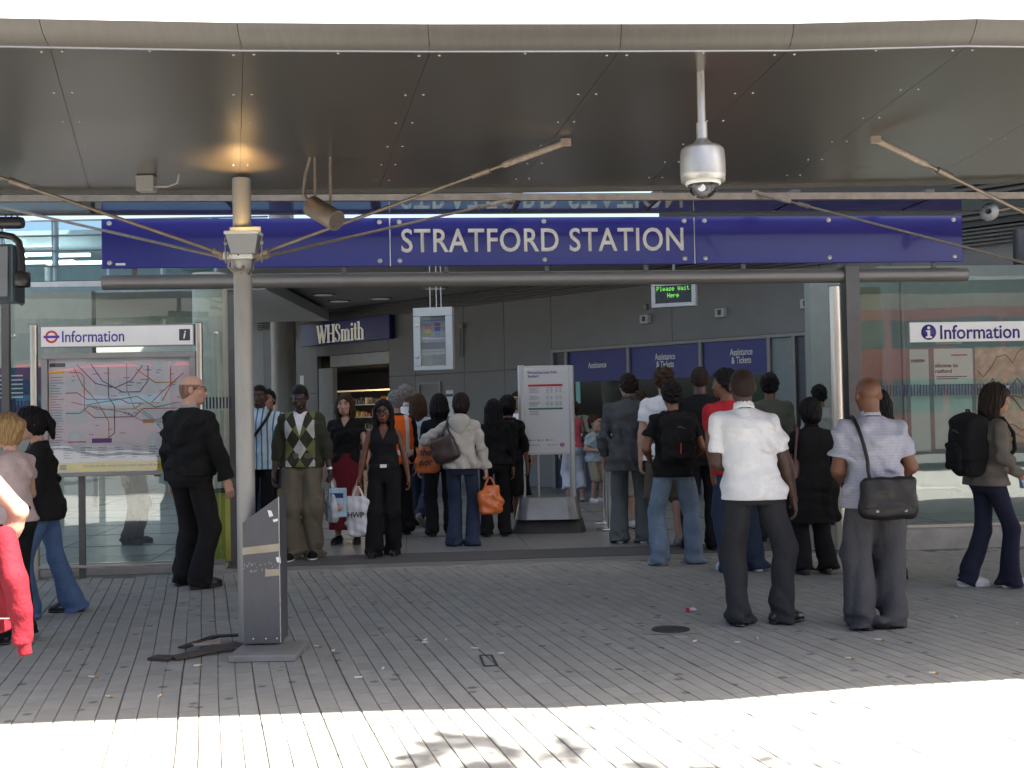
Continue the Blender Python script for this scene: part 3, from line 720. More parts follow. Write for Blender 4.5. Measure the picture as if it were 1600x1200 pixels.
# a pale return panel right of the stanchion
m_ = MB(); FAC.box(m_, red[0] + 0.02, red[1] - 0.03, -0.55, -0.50, 1.55, rz1 - 0.05); rp = m_.build('return_panel', mat('cream_panel', (0.42, 0.41, 0.34), 0.6, var=0.1))
tag(rp, 'cream panel standing behind the glass beside the dark stanchion', 'panel')

# Information header behind the right glass
ia, iz1 = FAC.sz(1421, 504, 0.02); ib, _ = FAC.sz(1640, 500, 0.02); _, iz0 = FAC.sz(1421, 535, 0.02)
inf = thing('information_header', 'white header sign reading Information with a blue round symbol on the right glass', 'sign', FAC.p(ia, 0.02, iz0))
m_ = MB(); FAC.bev(m_, ia, ib, 0.010, 0.022, iz0, iz1, 0.002); m_.build('panel', M_white, inf)
M_purp = mat('indigo_print', (0.03, 0.02, 0.16), 0.5)
sc_, zc_ = FAC.sz(1451, 517, 0.024)
zc_ = (iz0 + iz1) / 2
m_ = MB(); m_.lathe([(0.082, 0), (0.082, 0.002), (0, 0.0022)], FAC.p(sc_, 0.023, zc_), FAC.n, 28); rd = m_.build('roundel', M_purp, inf)
m_ = MB()
m_.lathe([(0.017, 0), (0.017, 0.002), (0, 0.0022)], FAC.p(sc_, 0.026, zc_ + 0.046), FAC.n, 14)
FAC.box(m_, sc_ - 0.015, sc_ + 0.015, 0.026, 0.028, zc_ - 0.05, zc_ + 0.02); FAC.box(m_, sc_ - 0.035, sc_ + 0.035, 0.0261, 0.0281, zc_ - 0.062, zc_ - 0.044); FAC.box(m_, sc_ - 0.03, sc_ - 0.016, 0.026, 0.028, zc_ + 0.004, zc_ + 0.02)
m_.build('letter_i', M_white, inf)
la = FAC.sz(1469, 515, 0.024)[0]; lb = FAC.sz(1593, 515, 0.024)[0]
text_on(FAC, la, zc_ - 0.002, 0.0228, 'Information', 0.15, M_purp, inf, bold=0.012, align='LEFT', width=lb - la)
# posters behind the glass
def poster(px0, py0, px1, py1, o, label, material, name='poster', frame=None):
    a_, zt_ = FAC.sz(px0, py0, o); b_, zb_ = FAC.sz(px1, py1, o)
    t = thing(name, label, 'poster', FAC.p(a_, o, zb_))
    m_ = MB(); FAC.box(m_, a_, b_, o - 0.006, o, zb_, zt_); m_.build('sheet', material, t)
    return t, a_, b_, zb_, zt_
M_paper = mat('pale_paper', (0.74, 0.77, 0.74), 0.6, var=0.04)
M_paper2 = mat('grey_green_paper', (0.58, 0.70, 0.67), 0.6, var=0.05)
t, a_, b_, z0_, z1_ = poster(1462, 529, 1503, 537, -0.02, 'small white notice reading Cards only below the Information header', M_paper, 'notice')
text_on(FAC, (a_ + b_) / 2, (z0_ + z1_) / 2, -0.0198, 'Cards only', 0.036, M_dgrey, t, bold=0.005)
t, a_, b_, z0_, z1_ = poster(1421, 546, 1455, 705, -0.06, 'narrow pale green information poster at the edge of the right glass', M_paper2)
text_on(FAC, a_ + 0.012, FAC.sz(1436, 563, -0.06)[1], -0.0598, 'mation', 0.042, M_dgrey, t, bold=0.008, align='LEFT', width=0.15)
t, a_, b_, z0_, z1_ = poster(1459, 545, 1521, 600, -0.06, 'white poster reading Welcome to Stratford behind the right glass', M_paper)
text_on(FAC, a_ + 0.01, FAC.sz(1480, 571, -0.06)[1], -0.0598, 'elcome to', 0.042, M_dgrey, t, bold=0.006, align='LEFT', width=0.25)
text_on(FAC, a_ + 0.01, FAC.sz(1480, 579.5, -0.06)[1], -0.0598, 'ratford', 0.042, M_dgrey, t, bold=0.006, align='LEFT', width=0.18)
zz = FAC.sz(1480, 555, -0.06)[1]; m_ = MB(); FAC.box(m_, a_ + 0.19, a_ + 0.37, -0.0598, -0.0585, zz - 0.006, zz + 0.006); m_.build('red_line', M_redp, t)
for k in range(2):
    zz = FAC.sz(1480, 588.5 + k * 3.2, -0.06)[1]; m_ = MB(); FAC.box(m_, a_ + 0.02, a_ + 0.36 - 0.1 * k, -0.0598, -0.0585, zz - 0.004, zz + 0.004); m_.build('text_line', M_dgrey, t)
mapm = mat('street_map_print', (0.62, 0.50, 0.40), 0.6, var=0.35, scale=9, dirt=0.8, dirtcol=(0.32, 0.38, 0.33), dscale=5)
t, a_, b_, z0_, z1_ = poster(1523, 542, 1640, 690, -0.07, 'colourful local street map poster behind the right glass', mapm, 'map_poster')
rm = random.Random(11)
for k, c in enumerate(((0.5, 0.08, 0.06), (0.5, 0.25, 0.08), (0.1, 0.12, 0.35), (0.5, 0.08, 0.06), (0.55, 0.5, 0.3), (0.2, 0.3, 0.15), (0.5, 0.1, 0.1))):
    pts = []; s = a_ + 0.02; zz = rm.uniform(z0_ + 0.1, z1_ - 0.1)
    while s < b_ - 0.02:
        pts.append(FAC.p(s, -0.0665, min(max(zz, z0_ + 0.02), z1_ - 0.02))); s += rm.uniform(0.05, 0.11); zz += rm.uniform(-0.12, 0.12)
    m_ = MB(); m_.tube(pts, 0.005, 4, smooth=False); m_.build('road_line', mat('map_line_%d' % k, c, 0.6), t)
t, a_, b_, z0_, z1_ = poster(1459, 603, 1521, 700, -0.06, 'plain pale poster hung below the welcome poster', mat('pale_paper2', (0.58, 0.66, 0.63), 0.6))
# handrail inside the right glass
rail = thing('handrail', 'steel handrail behind the right glass screen', 'handrail', FAC.p(red[1], -0.8, 0))
m_ = MB(); hp = [FAC.sz(x, y, -0.8) for x, y in ((1450, 642), (1450, 780))]
h1 = FAC.p(FAC.sz(1453, 655, -0.8)[0], -0.8, 1.45)
m_.tube([FAC.p(red[1] + 0.25, -0.8, 0), FAC.p(red[1] + 0.25, -0.8, 1.25)], 0.035, 12); m_.build('post', M_steel, rail)
m_ = MB(); m_.tube([FAC.p(red[1] - 0.2, -0.8, 0.55), FAC.p(red[1] + 0.9, -0.8, 0.55), FAC.p(red[1] + 1.05, -0.95, 0.5), FAC.p(red[1] + 1.05, -1.9, 0.5)], 0.02, 10); m_.build('rail', M_steel, rail)

# ------------------------------------------------------------------ map board: posts, header, tube map
BRD = Frame(ground(184, 903).to_tuple()[:2], R(3.0))
tot = thing('information_board', 'steel framed information board with a transit map in front of the glass screen', 'board', BRD.p(0, 0, 0))
def bsz(px, py, o=0.0): return BRD.sz(px, py, o)
for px, top in ((54.5, 508), (313, 505)):
    s_ = bsz(px, 700)[0]; zt_ = bsz(px, top)[1]
    m_ = MB(); m_.tube([BRD.p(s_, 0, 0), BRD.p(s_, 0, zt_)], 0.036, 20); po = m_.build('post', M_steel, tot)
    m_ = MB(); m_.lathe([(0.0365, 0), (0.034, 0.006), (0, 0.008)], BRD.p(s_, 0, zt_), seg=20); m_.build('post_cap', M_dsteel, po)
ha, hz1 = bsz(62, 511, 0.02); hb, _ = bsz(303, 506, 0.02); _, hz0 = bsz(62, 541, 0.02)
hz1 = (hz1 + bsz(303, 508, 0.02)[1]) / 2; hz0 = (hz0 + bsz(303, 539, 0.02)[1]) / 2
m_ = MB(); BRD.bev(m_, ha, hb, -0.02, 0.018, hz0 - 0.012, hz1 + 0.012, 0.003); hdf = m_.build('header_frame', M_trim, tot)
m_ = MB(); BRD.box(m_, ha + 0.012, hb - 0.012, 0.0185, 0.021, hz0, hz1); m_.build('header_panel', M_white, hdf)
M_head = mat('header_print', (0.07, 0.035, 0.30), 0.5)
zc = (hz0 + hz1) / 2
rs_, _ = bsz(80.5, 525, 0.022)
def ring(fr, s, z, o, r0, r1, mb, seg=28, d=0.002):
    vs = []; fs = []
    for k in range(seg):
        w = 2 * math.pi * k / seg
        for (r, oo) in ((r0, o), (r1, o), (r1, o + d), (r0, o + d)): vs.append(fr.p(s + math.cos(w) * r, oo, z + math.sin(w) * r))
    for k in range(seg):
        a, b = k * 4, ((k + 1) % seg) * 4
        for j in range(4): fs.append((a + j, b + j, b + (j + 1) % 4, a + (j + 1) % 4))
    mb.add(vs, fs)
m_ = MB(); ring(BRD, rs_, zc, 0.0213, 0.040, 0.060, m_); m_.build('roundel_ring', M_redp, hdf)
m_ = MB(); BRD.box(m_, rs_ - 0.074, rs_ + 0.074, 0.0236, 0.0252, zc - 0.012, zc + 0.012); m_.build('roundel_bar', M_head, hdf)
la = bsz(97, 525, 0.022)[0]; lb = bsz(194, 525, 0.022)[0]
text_on(BRD, la, zc, 0.0213, 'Information', 0.11, M_head, hdf, bold=0.006, align='LEFT', width=lb - la)
qa = bsz(280, 524, 0.022)[0]; qb = bsz(297, 524, 0.022)[0]
m_ = MB(); BRD.box(m_, qa, qb, 0.0213, 0.0232, zc - 0.055, zc + 0.055); m_.build('symbol_square', M_dgrey, hdf)
text_on(BRD, (qa + qb) / 2, zc, 0.0234, 'i', 0.075, M_letter, hdf, bold=0.02, shear=0.2)
# poster case
ca, cz1 = bsz(64, 551, 0.03); cb, _ = bsz(305, 546, 0.03); _, cz0 = bsz(75, 746, 0.03)
cz1 = (bsz(64, 553, 0.03)[1] + bsz(304, 548, 0.03)[1]) / 2; cz0 = (bsz(75, 746, 0.03)[1] + bsz(262, 741, 0.03)[1]) / 2
m_ = MB()
fw = 0.055
BRD.bev(m_, ca, cb, -0.03, 0.035, cz1 - fw, cz1, 0.004); BRD.bev(m_, ca, cb, -0.03, 0.035, cz0, cz0 + fw * 0.7, 0.004)
BRD.bev(m_, ca, ca + fw, -0.03, 0.034, cz0 + fw * 0.7, cz1 - fw, 0.004); BRD.bev(m_, cb - fw, cb, -0.03, 0.034, cz0 + fw * 0.7, cz1 - fw, 0.004)
BRD.box(m_, ca + fw, cb - fw, -0.03, -0.01, cz0 + fw * 0.7, cz1 - fw)
case = m_.build('poster_case', M_trim, tot)
pa, pb, pz0, pz1 = ca + fw, cb - fw, cz0 + fw * 0.7, cz1 - fw
m_ = MB(); BRD.box(m_, pa + 0.003, pb - 0.003, -0.0095, -0.004, pz0, pz1); sheet = m_.build('map_sheet', mat('map_paper', (0.60, 0.61, 0.61), 0.6, var=0.04), tot)
m_ = MB(); BRD.box(m_, pa, pb, 0.018, 0.022, pz0, pz1); m_.build('cover_glass', M_clear, tot)
mh = pz1 - pz0; mw = pb - pa
def u(s, z): return BRD.p(pa + s * mw, -0.0035, pz0 + z * mh)
def ribbon(pts, w, material, o=-0.0035, name='transit_line'):
    m_ = MB()
    for i in range(len(pts) - 1):
        a = Vector((pa + pts[i][0] * mw, pz0 + pts[i][1] * mh)); b = Vector((pa + pts[i + 1][0] * mw, pz0 + pts[i + 1][1] * mh)); d = (b - a).normalized(); n_ = Vector((-d.y, d.x)) * w / 2
        a = a - d * w * .3; b = b + d * w * .3
        q = [a - n_, b - n_, b + n_, a + n_]
        m_.prism([BRD.p(v.x, o, v.y) for v in q], BRD.n * 0.0008)
    m_.build(name, material, sheet)
lines = [((0.5, 0.05, 0.05), [(.15, .88), (.22, .88), (.25, .84), (.25, .55), (.32, .48), (.60, .48), (.66, .55), (.9, .55)]),
         ((0.45, 0.03, 0.02), [(.12, .70), (.2, .70), (.27, .64), (.5, .64), (.56, .60), (.72, .60), (.80, .70), (.95, .86)]),
         ((0.03, 0.03, 0.03), [(.42, .92), (.42, .66), (.46, .58), (.46, .34), (.40, .28)]),
         ((0.05, 0.08, 0.30), [(.30, .95), (.38, .80), (.52, .70), (.64, .70), (.70, .80), (.70, .93)]),
         ((0.30, 0.30, 0.32), [(.55, .95), (.55, .72), (.60, .56), (.74, .44), (.86, .44)]),
         ((0.50, 0.38, 0.03), [(.25, .60), (.34, .55), (.60, .55), (.66, .60), (.78, .60)]),
         ((0.03, 0.22, 0.10), [(.12, .52), (.22, .52), (.30, .60), (.62, .66), (.75, .56), (.90, .60)]),
         ((0.35, 0.15, 0.04), [(.18, .92), (.24, .76), (.34, .62), (.42, .44), (.42, .30)]),
         ((0.10, 0.40, 0.42), [(.64, .55), (.72, .48), (.78, .38), (.86, .30)]),
         ((0.45, 0.20, 0.25), [(.16, .62), (.28, .58), (.54, .52), (.66, .44), (.80, .46)]),
         ((0.20, 0.03, 0.18), [(.2, .95), (.33, .78), (.47, .74), (.58, .80), (.66, .93)]),
         ((0.5, 0.05, 0.05), [(.86, .92), (.86, .75), (.80, .62)]),
         ((0.5, 0.25, 0.03), [(.62, .90), (.75, .78), (.90, .78)])]
for k, (c, p) in enumerate(lines): ribbon(p, 0.008, mat('line_colour_%d' % k, c, 0.5, var=0.02), -0.0035 + 0.0002 * k)
def pbox(s0, s1, z0, z1, material, name, o=-0.0035):
    m_ = MB(); BRD.box(m_, pa + s0 * mw, pa + s1 * mw, o, o + 0.001, pz0 + z0 * mh, pz0 + z1 * mh); return m_.build(name, material, sheet)
M_yel = mat('yellow_band', (0.62, 0.48, 0.02), 0.5, var=0.04); M_lt = mat('grey_text', (0.26, 0.27, 0.33), 0.6)
yb = pbox(0.0, 1.0, 0.005, 0.085, M_yel, 'yellow_strip')
text_on(BRD, pa + 0.24 * mw, pz0 + 0.052 * mh, -0.0024, 'Home is the most important place in the world', 0.030, M_dgrey, sheet, bold=0.004, align='LEFT', width=mw * 0.62)
pbox(0.07, 0.12, 0.02, 0.07, M_dgrey, 'logo_mark', -0.0024)
pbox(0.01, 0.12, 0.93, 0.965, M_dgrey, 'title_box'); pbox(0.01, 0.11, 0.875, 0.90, M_yel, 'title_box')
for k in range(26): pbox(0.015, 0.05 + 0.055 * rm.random(), 0.835 - k * 0.024, 0.842 - k * 0.024, M_lt, 'index_text')
for c_ in range(7):
    for k in range(5): pbox(0.10 + c_ * 0.12, 0.14 + c_ * 0.12 + 0.04 * rm.random(), 0.21 - k * 0.022, 0.218 - k * 0.022, M_lt, 'key_text')
pbox(.30, .44, .255, .295, M_purp, 'zone_box'); pbox(.66, .74, .42, .455, mat('amber_box', (0.5, 0.28, 0.02), 0.5), 'zone_box'); pbox(.13, .26, .262, .272, M_redp, 'zone_text')
for k in range(40):
    s_, z_ = rm.uniform(.14, .92), rm.uniform(.32, .92); pbox(s_, s_ + rm.uniform(.02, .05), z_, z_ + 0.008, M_lt, 'station_name', -0.0032)
for px in (126, 245):          # bracket rails behind the case and the stub post below it
    s_ = bsz(px, 800)[0]
    m_ = MB(); BRD.box(m_, s_ - 0.03, s_ + 0.03, -0.055, -0.031, 0.0 if px == 126 else cz0 - 0.02, cz1 - 0.05); m_.build('support_rail', M_dsteel, tot)
m_ = MB(); BRD.bev(m_, bsz(58, 700)[0], bsz(313, 700)[0], -0.03, 0.02, 0.10, 0.128, 0.004); m_.build('foot_rail', M_steel, tot)

# ------------------------------------------------------------------ black lamp and hooded monitor at the left edge
mY = 7.6
ml = thing('hanging_monitor', 'dark hooded monitor box hung on a curved black bracket at the station corner', 'monitor', (at_y(10, 400, mY).x, mY, at_y(10, 480, mY).z))
def pv3(px, py, dy=0): return at_y(px, py, mY + dy)
q = [pv3(-60, 384), pv3(17, 381), pv3(17, 470), pv3(-60, 472)]
m_ = MB(); m_.prism(q, (0, 0.22, 0)); hb_ = m_.build('case', mat('monitor_case', (0.04, 0.055, 0.065), 0.35, var=0.1), ml)
q = [pv3(-56, 388), pv3(13, 385), pv3(13, 463), pv3(-56, 466)]
m_ = MB(); m_.prism(q, (0, -0.012, 0)); m_.build('screen', mat('dull_screen', (0.20, 0.22, 0.25), 0.25), ml)
q = [pv3(17, 384, 0.0), pv3(33, 392, 0.3), pv3(34, 478, 0.3), pv3(17, 470, 0.0)]
m_ = MB(); m_.prism(q, (0.012, 0, 0)); m_.build('side_panel', mat('monitor_side', (0.08, 0.12, 0.13), 0.35), ml)
m_ = MB(); m_.tube([pv3(-60, 366), pv3(5, 367), pv3(20, 370), pv3(29, 378), pv3(33, 392), pv3(34, 425)], 0.024, 12); m_.build('bracket', M_black, ml)
m_ = MB(); m_.lathe([(0.045, -0.05), (0.052, -0.045), (0.052, 0.045), (0.045, 0.05), (0, 0.05)], pv3(35, 437), (0, 0, 1), 18); m_.build('pivot', M_black, ml)
m_ = MB(); m_.tube([Vector((pv3(-50, 300).x, mY, CANZ)), pv3(-50, 380)], 0.025, 12); m_.build('hanger', M_black, ml)
lp = thing('tube_lamp', 'black cylindrical lamp housing above the hooded monitor', 'lamp', (pv3(10, 348).x, mY, pv3(10, 348).z))
m_ = MB(); m_.tube([pv3(-80, 348), pv3(30, 348), pv3(36, 348)], [0.042, 0.042, 0.036], 18); m_.build('barrel', M_black, lp)
for px in (9, 18, 27):
    m_ = MB(); m_.tube([pv3(px, 340), pv3(px, 335)], 0.005, 6); m_.build('stud', M_black, lp)
m_ = MB(); m_.tube([Vector((pv3(-45, 330).x, mY, CANZ)), pv3(-45, 348)], 0.012, 8); m_.build('hanger', M_black, lp)
# ------------------------------------------------------------------ the hall inside: angled wall, shop front, ticket counters
WZ = 4.02
wsz = lambda px, py, o=0.0: WAL.sz(px, py, o)
wall = bpy.data.objects.new('hall_wall', None); COL.objects.link(wall); wall.location = WAL.p(0, 0, 0)
tag(wall, kind='structure')
shopL, shopR = wsz(497, 650)[0], wsz(609, 650)[0]
shopT = wsz(560, 552)[1]; 
cnL, cnR = wsz(863, 600)[0], wsz(1285, 600)[0]
cT = (wsz(863, 547)[1] + wsz(1285, 516)[1]) / 2
wL, wR = wsz(412, 600)[0], wsz(1640, 600)[0]
def wpan(s0, s1, z0, z1, o=0.0, th=0.12, name='cladding_panel', material=None):
    m_ = MB(); WAL.bev(m_, s0 + 0.004, s1 - 0.004, o - th, o, z0 + 0.003, z1 - 0.003, 0.003); return m_.build(name, material or M_wall, wall)
m_ = MB(); WAL.box(m_, wL, shopL, -0.40, -0.14, 0, WZ); WAL.box(m_, shopR, cnL, -0.40, -0.14, 0, WZ); WAL.box(m_, shopL, shopR, -0.40, -0.14, shopT, WZ)
WAL.box(m_, cnL, cnR, -0.40, -0.14, cT, WZ); WAL.box(m_, cnR, wR, -0.40, -0.14, 0, WZ)
m_.build('wall_core', mat('wall_core_dark', (0.06, 0.06, 0.058), 0.8), wall)
# cladding split as in the photograph
seam = [wL, wsz(448, 600)[0], shopL]
for i in range(2):
    wpan(seam[i], seam[i + 1], 0, 2.05); wpan(seam[i], seam[i + 1], 2.05, WZ)
wpan(shopL, shopR, shopT + 0.0, WZ)
sm2 = [shopR, wsz(650, 650)[0], wsz(727, 650)[0], wsz(790, 650)[0], cnL]
zs = wsz(760, 580)[1]
for i in range(4):
    wpan(sm2[i], sm2[i + 1], 0, zs); wpan(sm2[i], sm2[i + 1], zs, WZ)
sm3 = [cnL, cnL + (cnR - cnL) * 0.5, cnR]
for i in range(2): wpan(sm3[i], sm3[i + 1], cT, WZ)
wpan(cnR, cnR + 1.2, 0, WZ); wpan(cnR + 1.2, wR, 0, WZ)
# door set in the wall
d0, d1 = wsz(655, 650)[0], wsz(690, 650)[0]
m_ = MB()
for (a, b, z0, z1) in ((d0, d0 + 0.05, 0, 2.2), (d1 - 0.05, d1, 0, 2.2), (d0 + 0.05, d1 - 0.05, 2.15, 2.2)): WAL.box(m_, a, b, -0.005, 0.03, z0, z1)
m_.build('door_frame', M_trim, wall)
# louvre band along the head of the wall
for k in range(6):
    m_ = MB(); WAL.box(m_, wL - 3, wR, 0.02, 0.09, WZ - 0.26 + k * 0.055, WZ - 0.26 + k * 0.055 + 0.028); m_.build('louvre_blade', M_dsteel, wall)
# shop: blue sign, shutter housing, lit interior with shelves
sh = thing('shop_front', 'newsagent shop front with a blue fascia reading WHSmith and lit shelves inside', 'shop', WAL.p((shopL + shopR) / 2, 0, 0))
fa, fz1 = wsz(470, 506, 0.16); fb, _ = wsz(608, 494, 0.16); _, fz0 = wsz(540, 538, 0.16)
fz1 = (wsz(470, 505, 0.16)[1] + wsz(608, 494, 0.16)[1]) / 2; fz0 = (wsz(470, 541, 0.16)[1] + wsz(608, 530, 0.16)[1]) / 2
m_ = MB(); WAL.bev(m_, fa, fb, 0.005, 0.16, fz0, fz1, 0.01); fas = m_.build('fascia', M_blue2, sh)
ta_, tz_ = wsz(496, 520, 0.165); tb_, _ = wsz(570, 514, 0.165)
M_cream = mat('glowing_cream_letters', (0.70, 0.68, 0.58), 0.5, emit=(0.9, 0.86, 0.7), estr=0.035)  # faint glow added to lift the letters out of the dim hall
# serif capitals and small letters, drawn as strokes: (x0, y0, x1, y1, width0, width1)
def serif_word(s0, s1, zb, capH, xH, fr, o, parent):
    L = {'W': (1.25, [(0.05, 1, .33, 0, .20), (.33, 0, .58, .95, .09), (.52, 1, .82, 0, .20), (.82, 0, 1.15, 1, .09)], [(-.08, 1, .24), (.40, 1, .24), (1.02, 1, .24)]),
         'H': (0.95, [(.14, 0, .14, 1, .19), (.76, 0, .76, 1, .19), (.14, .5, .76, .5, .08)], [(-.03, 0, .34), (-.03, 1, .34), (.59, 0, .34), (.59, 1, .34)]),
         'S': (0.72, [(.58, .80, .50, .93, .10), (.50, .93, .32, .99, .08), (.32, .99, .16, .90, .12), (.16, .90, .13, .72, .17), (.13, .72, .32, .54, .19), (.32, .54, .50, .42, .19), (.50, .42, .58, .26, .17), (.58, .26, .50, .08, .13), (.50, .08, .32, .01, .08), (.32, .01, .14, .07, .08), (.14, .07, .07, .22, .10)], [(.52, .78, .12), (.02, .24, .12)]),
         'm': (1.15, [(.16, 0, .16, .66, .17), (.16, .55, .34, .66, .09), (.34, .66, .50, .56, .12), (.54, 0, .54, .58, .17), (.54, .55, .72, .66, .09), (.72, .66, .90, .56, .12), (.93, 0, .93, .58, .17)], [(.02, 0, .28), (.40, 0, .28), (.79, 0, .28), (.04, .66, .16)]),
         'i': (0.36, [(.18, 0, .18, .66, .17), (.18, .80, .18, .95, .17)], [(.03, 0, .30), (.05, .66, .18)]),
         't': (0.46, [(.20, .08, .20, .92, .16), (.02, .64, .40, .64, .07), (.20, .08, .30, .01, .12), (.30, .01, .42, .08, .07)], []),
         'h': (0.82, [(.16, 0, .16, 1.0, .17), (.16, .55, .36, .66, .09), (.36, .66, .55, .54, .12), (.58, 0, .58, .56, .17)], [(.02, 0, .28), (.44, 0, .28), (.02, 1.0, .20)])}
    word = 'WHSmith'; tot = sum(L[c][0] for c in word); k = (s1 - s0) / tot; x = s0
    for c in word:
        w, st, sf = L[c]; m_ = MB(); j = 0
        for (ax, ay, bx, by, wd) in st:
            a = Vector((x + ax * k, zb + ay * capH)); b = Vector((x + bx * k, zb + by * capH)); d = (b - a).normalized(); h = wd * k / 2
            if abs(d.y) > 0.35: off = Vector((h, 0))
            else: off = Vector((0, h))
            q = [a - off, a + off, b + off, b - off]
            m_.prism([fr.p(v.x, o + 0.0006 * j, v.y) for v in q], fr.n * 0.02); j += 1
        for (ax, ay, wd) in sf:
            h = 0.035 * capH; zc_ = zb + ay * capH + (h if ay < 0.1 else -h)
            fr.box(m_, x + ax * k, x + (ax + wd) * k, o + 0.0006 * j, o + 0.02 + 0.0006 * j, zc_ - h, zc_ + h); j += 1
        m_.build('letter', M_cream, parent)
        x += w * k
zl = (wsz(533, 533.5, 0.165)[1]); zh = wsz(533, 505, 0.165)[1]
serif_word(ta_, tb_, zl, zh - zl, 0, WAL, 0.162, fas)
# shop room
sd = 5.0
m_ = MB()
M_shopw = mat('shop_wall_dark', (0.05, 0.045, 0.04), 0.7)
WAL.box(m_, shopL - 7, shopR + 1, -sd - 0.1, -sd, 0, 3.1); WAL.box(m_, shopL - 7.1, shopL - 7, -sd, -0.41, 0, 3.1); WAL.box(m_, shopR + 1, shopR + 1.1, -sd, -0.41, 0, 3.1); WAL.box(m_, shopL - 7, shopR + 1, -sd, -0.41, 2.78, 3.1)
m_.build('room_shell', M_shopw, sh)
m_ = MB(); WAL.box(m_, shopL + 0.5, shopR, -0.13, -0.02, shopT - 0.28, shopT - 0.01); m_.build('shutter_box', mat('pale_shutter', (0.42, 0.42, 0.40), 0.5), sh)
m_ = MB(); WAL.box(m_, shopL + 0.05, shopL + 0.62, -0.13, 0.0, 0, shopT - 0.30); m_.build('side_panel', mat('pale_panel', (0.36, 0.37, 0.36), 0.5), sh)
rr_ = random.Random(4)
cols = [(0.30, 0.20, 0.03), (0.22, 0.05, 0.02), (0.20, 0.13, 0.05), (0.06, 0.07, 0.10), (0.35, 0.30, 0.2), (0.05, 0.08, 0.04), (0.12, 0.05, 0.02), (0.03, 0.025, 0.02), (0.04, 0.03, 0.03)]
pmats = [mat('package_%d' % i, c, 0.4) for i, c in enumerate(cols)]
shz = [0.35, 0.75, 1.12, 1.46, 1.80]
pc = 0
for j, z_ in enumerate(shz):
    m_ = MB(); WAL.box(m_, shopL - 3.0, shopR - 1.2, -3.3, -2.7, z_ - 0.03, z_); shelf = m_.build('shelf', M_trim, sh)
    s_ = shopL - 2.9
    while s_ < shopR - 1.3 and pc < 290:
        w_ = rr_.uniform(0.03, 0.075); h_ = rr_.uniform(0.07, 0.20)
        m_ = MB(); WAL.box(m_, s_, s_ + w_, -3.1, -2.74 - rr_.random() * 0.05, z_ + 0.001, z_ + h_); m_.build('package', rr_.choice(pmats), shelf); pc += 1
        s_ += w_ + rr_.uniform(0.005, 0.05)
# lit ceiling spots of the shop
for (px, py) in ((533, 556.5), (553, 553.5), (573, 552), (593, 551)):
    s_, z_ = wsz(px, py, -0.6)
    m_ = MB(); m_.lathe([(0.05, 0), (0.05, -0.015), (0, -0.018)], WAL.p(s_, -0.7, 2.775), seg=12); m_.build('ceiling_lamp', mat('shop_lamp', (1, .9, .7), 0.3, emit=(1.0, 0.86, 0.62), estr=(7 if px == 593 else 3)), sh)
m_ = MB(); WAL.box(m_, shopL - 2.9, shopR - 1.3, -2.66, -2.62, 2.15, 2.19); m_.build('added_shelf_glow', mat('shelf_glow', (1, .85, .6), 0.3, emit=(1.0, 0.75, 0.42), estr=0.03), sh)  # glowing strip added over the shelves, not a known fitting
ld = bpy.data.lights.new('shop_lamp', 'AREA'); ld.energy = 12; ld.color = (1.0, 0.80, 0.52); ld.shape = 'RECTANGLE'; ld.size = 3.0; ld.size_y = 0.3
lo = bpy.data.objects.new('shop_lamp', ld); COL.objects.link(lo); lo.parent = sh; lo.location = WAL.p((shopL + shopR) / 2 - 1.8, -2.2, 2.7) - sh.location

# small things on the wall
def wthing(name, label, cat, px, py, o=0.0, group=None):
    s_, z_ = wsz(px, py, o); return thing(name, label, cat, WAL.p(s_, o, z_), group=group), s_, z_
t, s_, z_ = wthing('alarm_box', 'yellow alarm box on the grey wall beside the shop fascia', 'alarm box', 455, 523)
m_ = MB(); m_.lathe([(0.02, 0.16), (0.15, 0.15), (0.19, 0.05), (0.19, 0.0)], WAL.p(s_, 0.0, z_), WAL.n, 6, smooth=False); m_.build('cover', mat('alarm_yellow', (0.62, 0.36, 0.02), 0.4), t)
m_ = MB(); WAL.box(m_, s_ - 0.08, s_ + 0.08, 0.158, 0.163, z_ - 0.03, z_ + 0.05); m_.build('label_plate', M_white, t)
t, s_, z_ = wthing('wall_notice', 'red notice with white lettering on the wall beside the shop', 'notice', 462, 617)
m_ = MB(); WAL.box(m_, s_ - 0.22, s_ + 0.22, 0.001, 0.012, z_ - 0.17, z_ + 0.17); m_.build('sheet', mat('notice_red', (0.42, 0.04, 0.05), 0.5), t)

for k, (w_, zz) in enumerate(((0.30, 0.09), (0.18, 0.02), (0.34, -0.06), (0.34, -0.10))):
    m_ = MB(); WAL.box(m_, s_ - w_ / 2, s_ + w_ / 2, 0.0125, 0.0135, z_ + zz - (0.022 if k < 2 else 0.008), z_ + zz + (0.022 if k < 2 else 0.008)); m_.build('text_line', M_letter, t)
t, s_, z_ = wthing('wall_notice', 'small white paper notice above the red notice by the shop', 'notice', 472, 595)
m_ = MB(); WAL.box(m_, s_ - 0.08, s_ + 0.08, 0.001, 0.008, z_ - 0.13, z_ + 0.13); m_.build('sheet', M_paper, t)
t, s_, z_ = wthing('wall_notice', 'narrow white notice with a blue heading on the wall left of the poster stand', 'notice', 703, 630)
m_ = MB(); WAL.box(m_, s_ - 0.11, s_ + 0.11, 0.001, 0.008, z_ - 0.28, z_ + 0.28); m_.build('sheet', M_paper, t)
m_ = MB(); WAL.box(m_, s_ - 0.11, s_ + 0.11, 0.0085, 0.011, z_ + 0.14, z_ + 0.2); m_.build('heading', M_blue2, t)
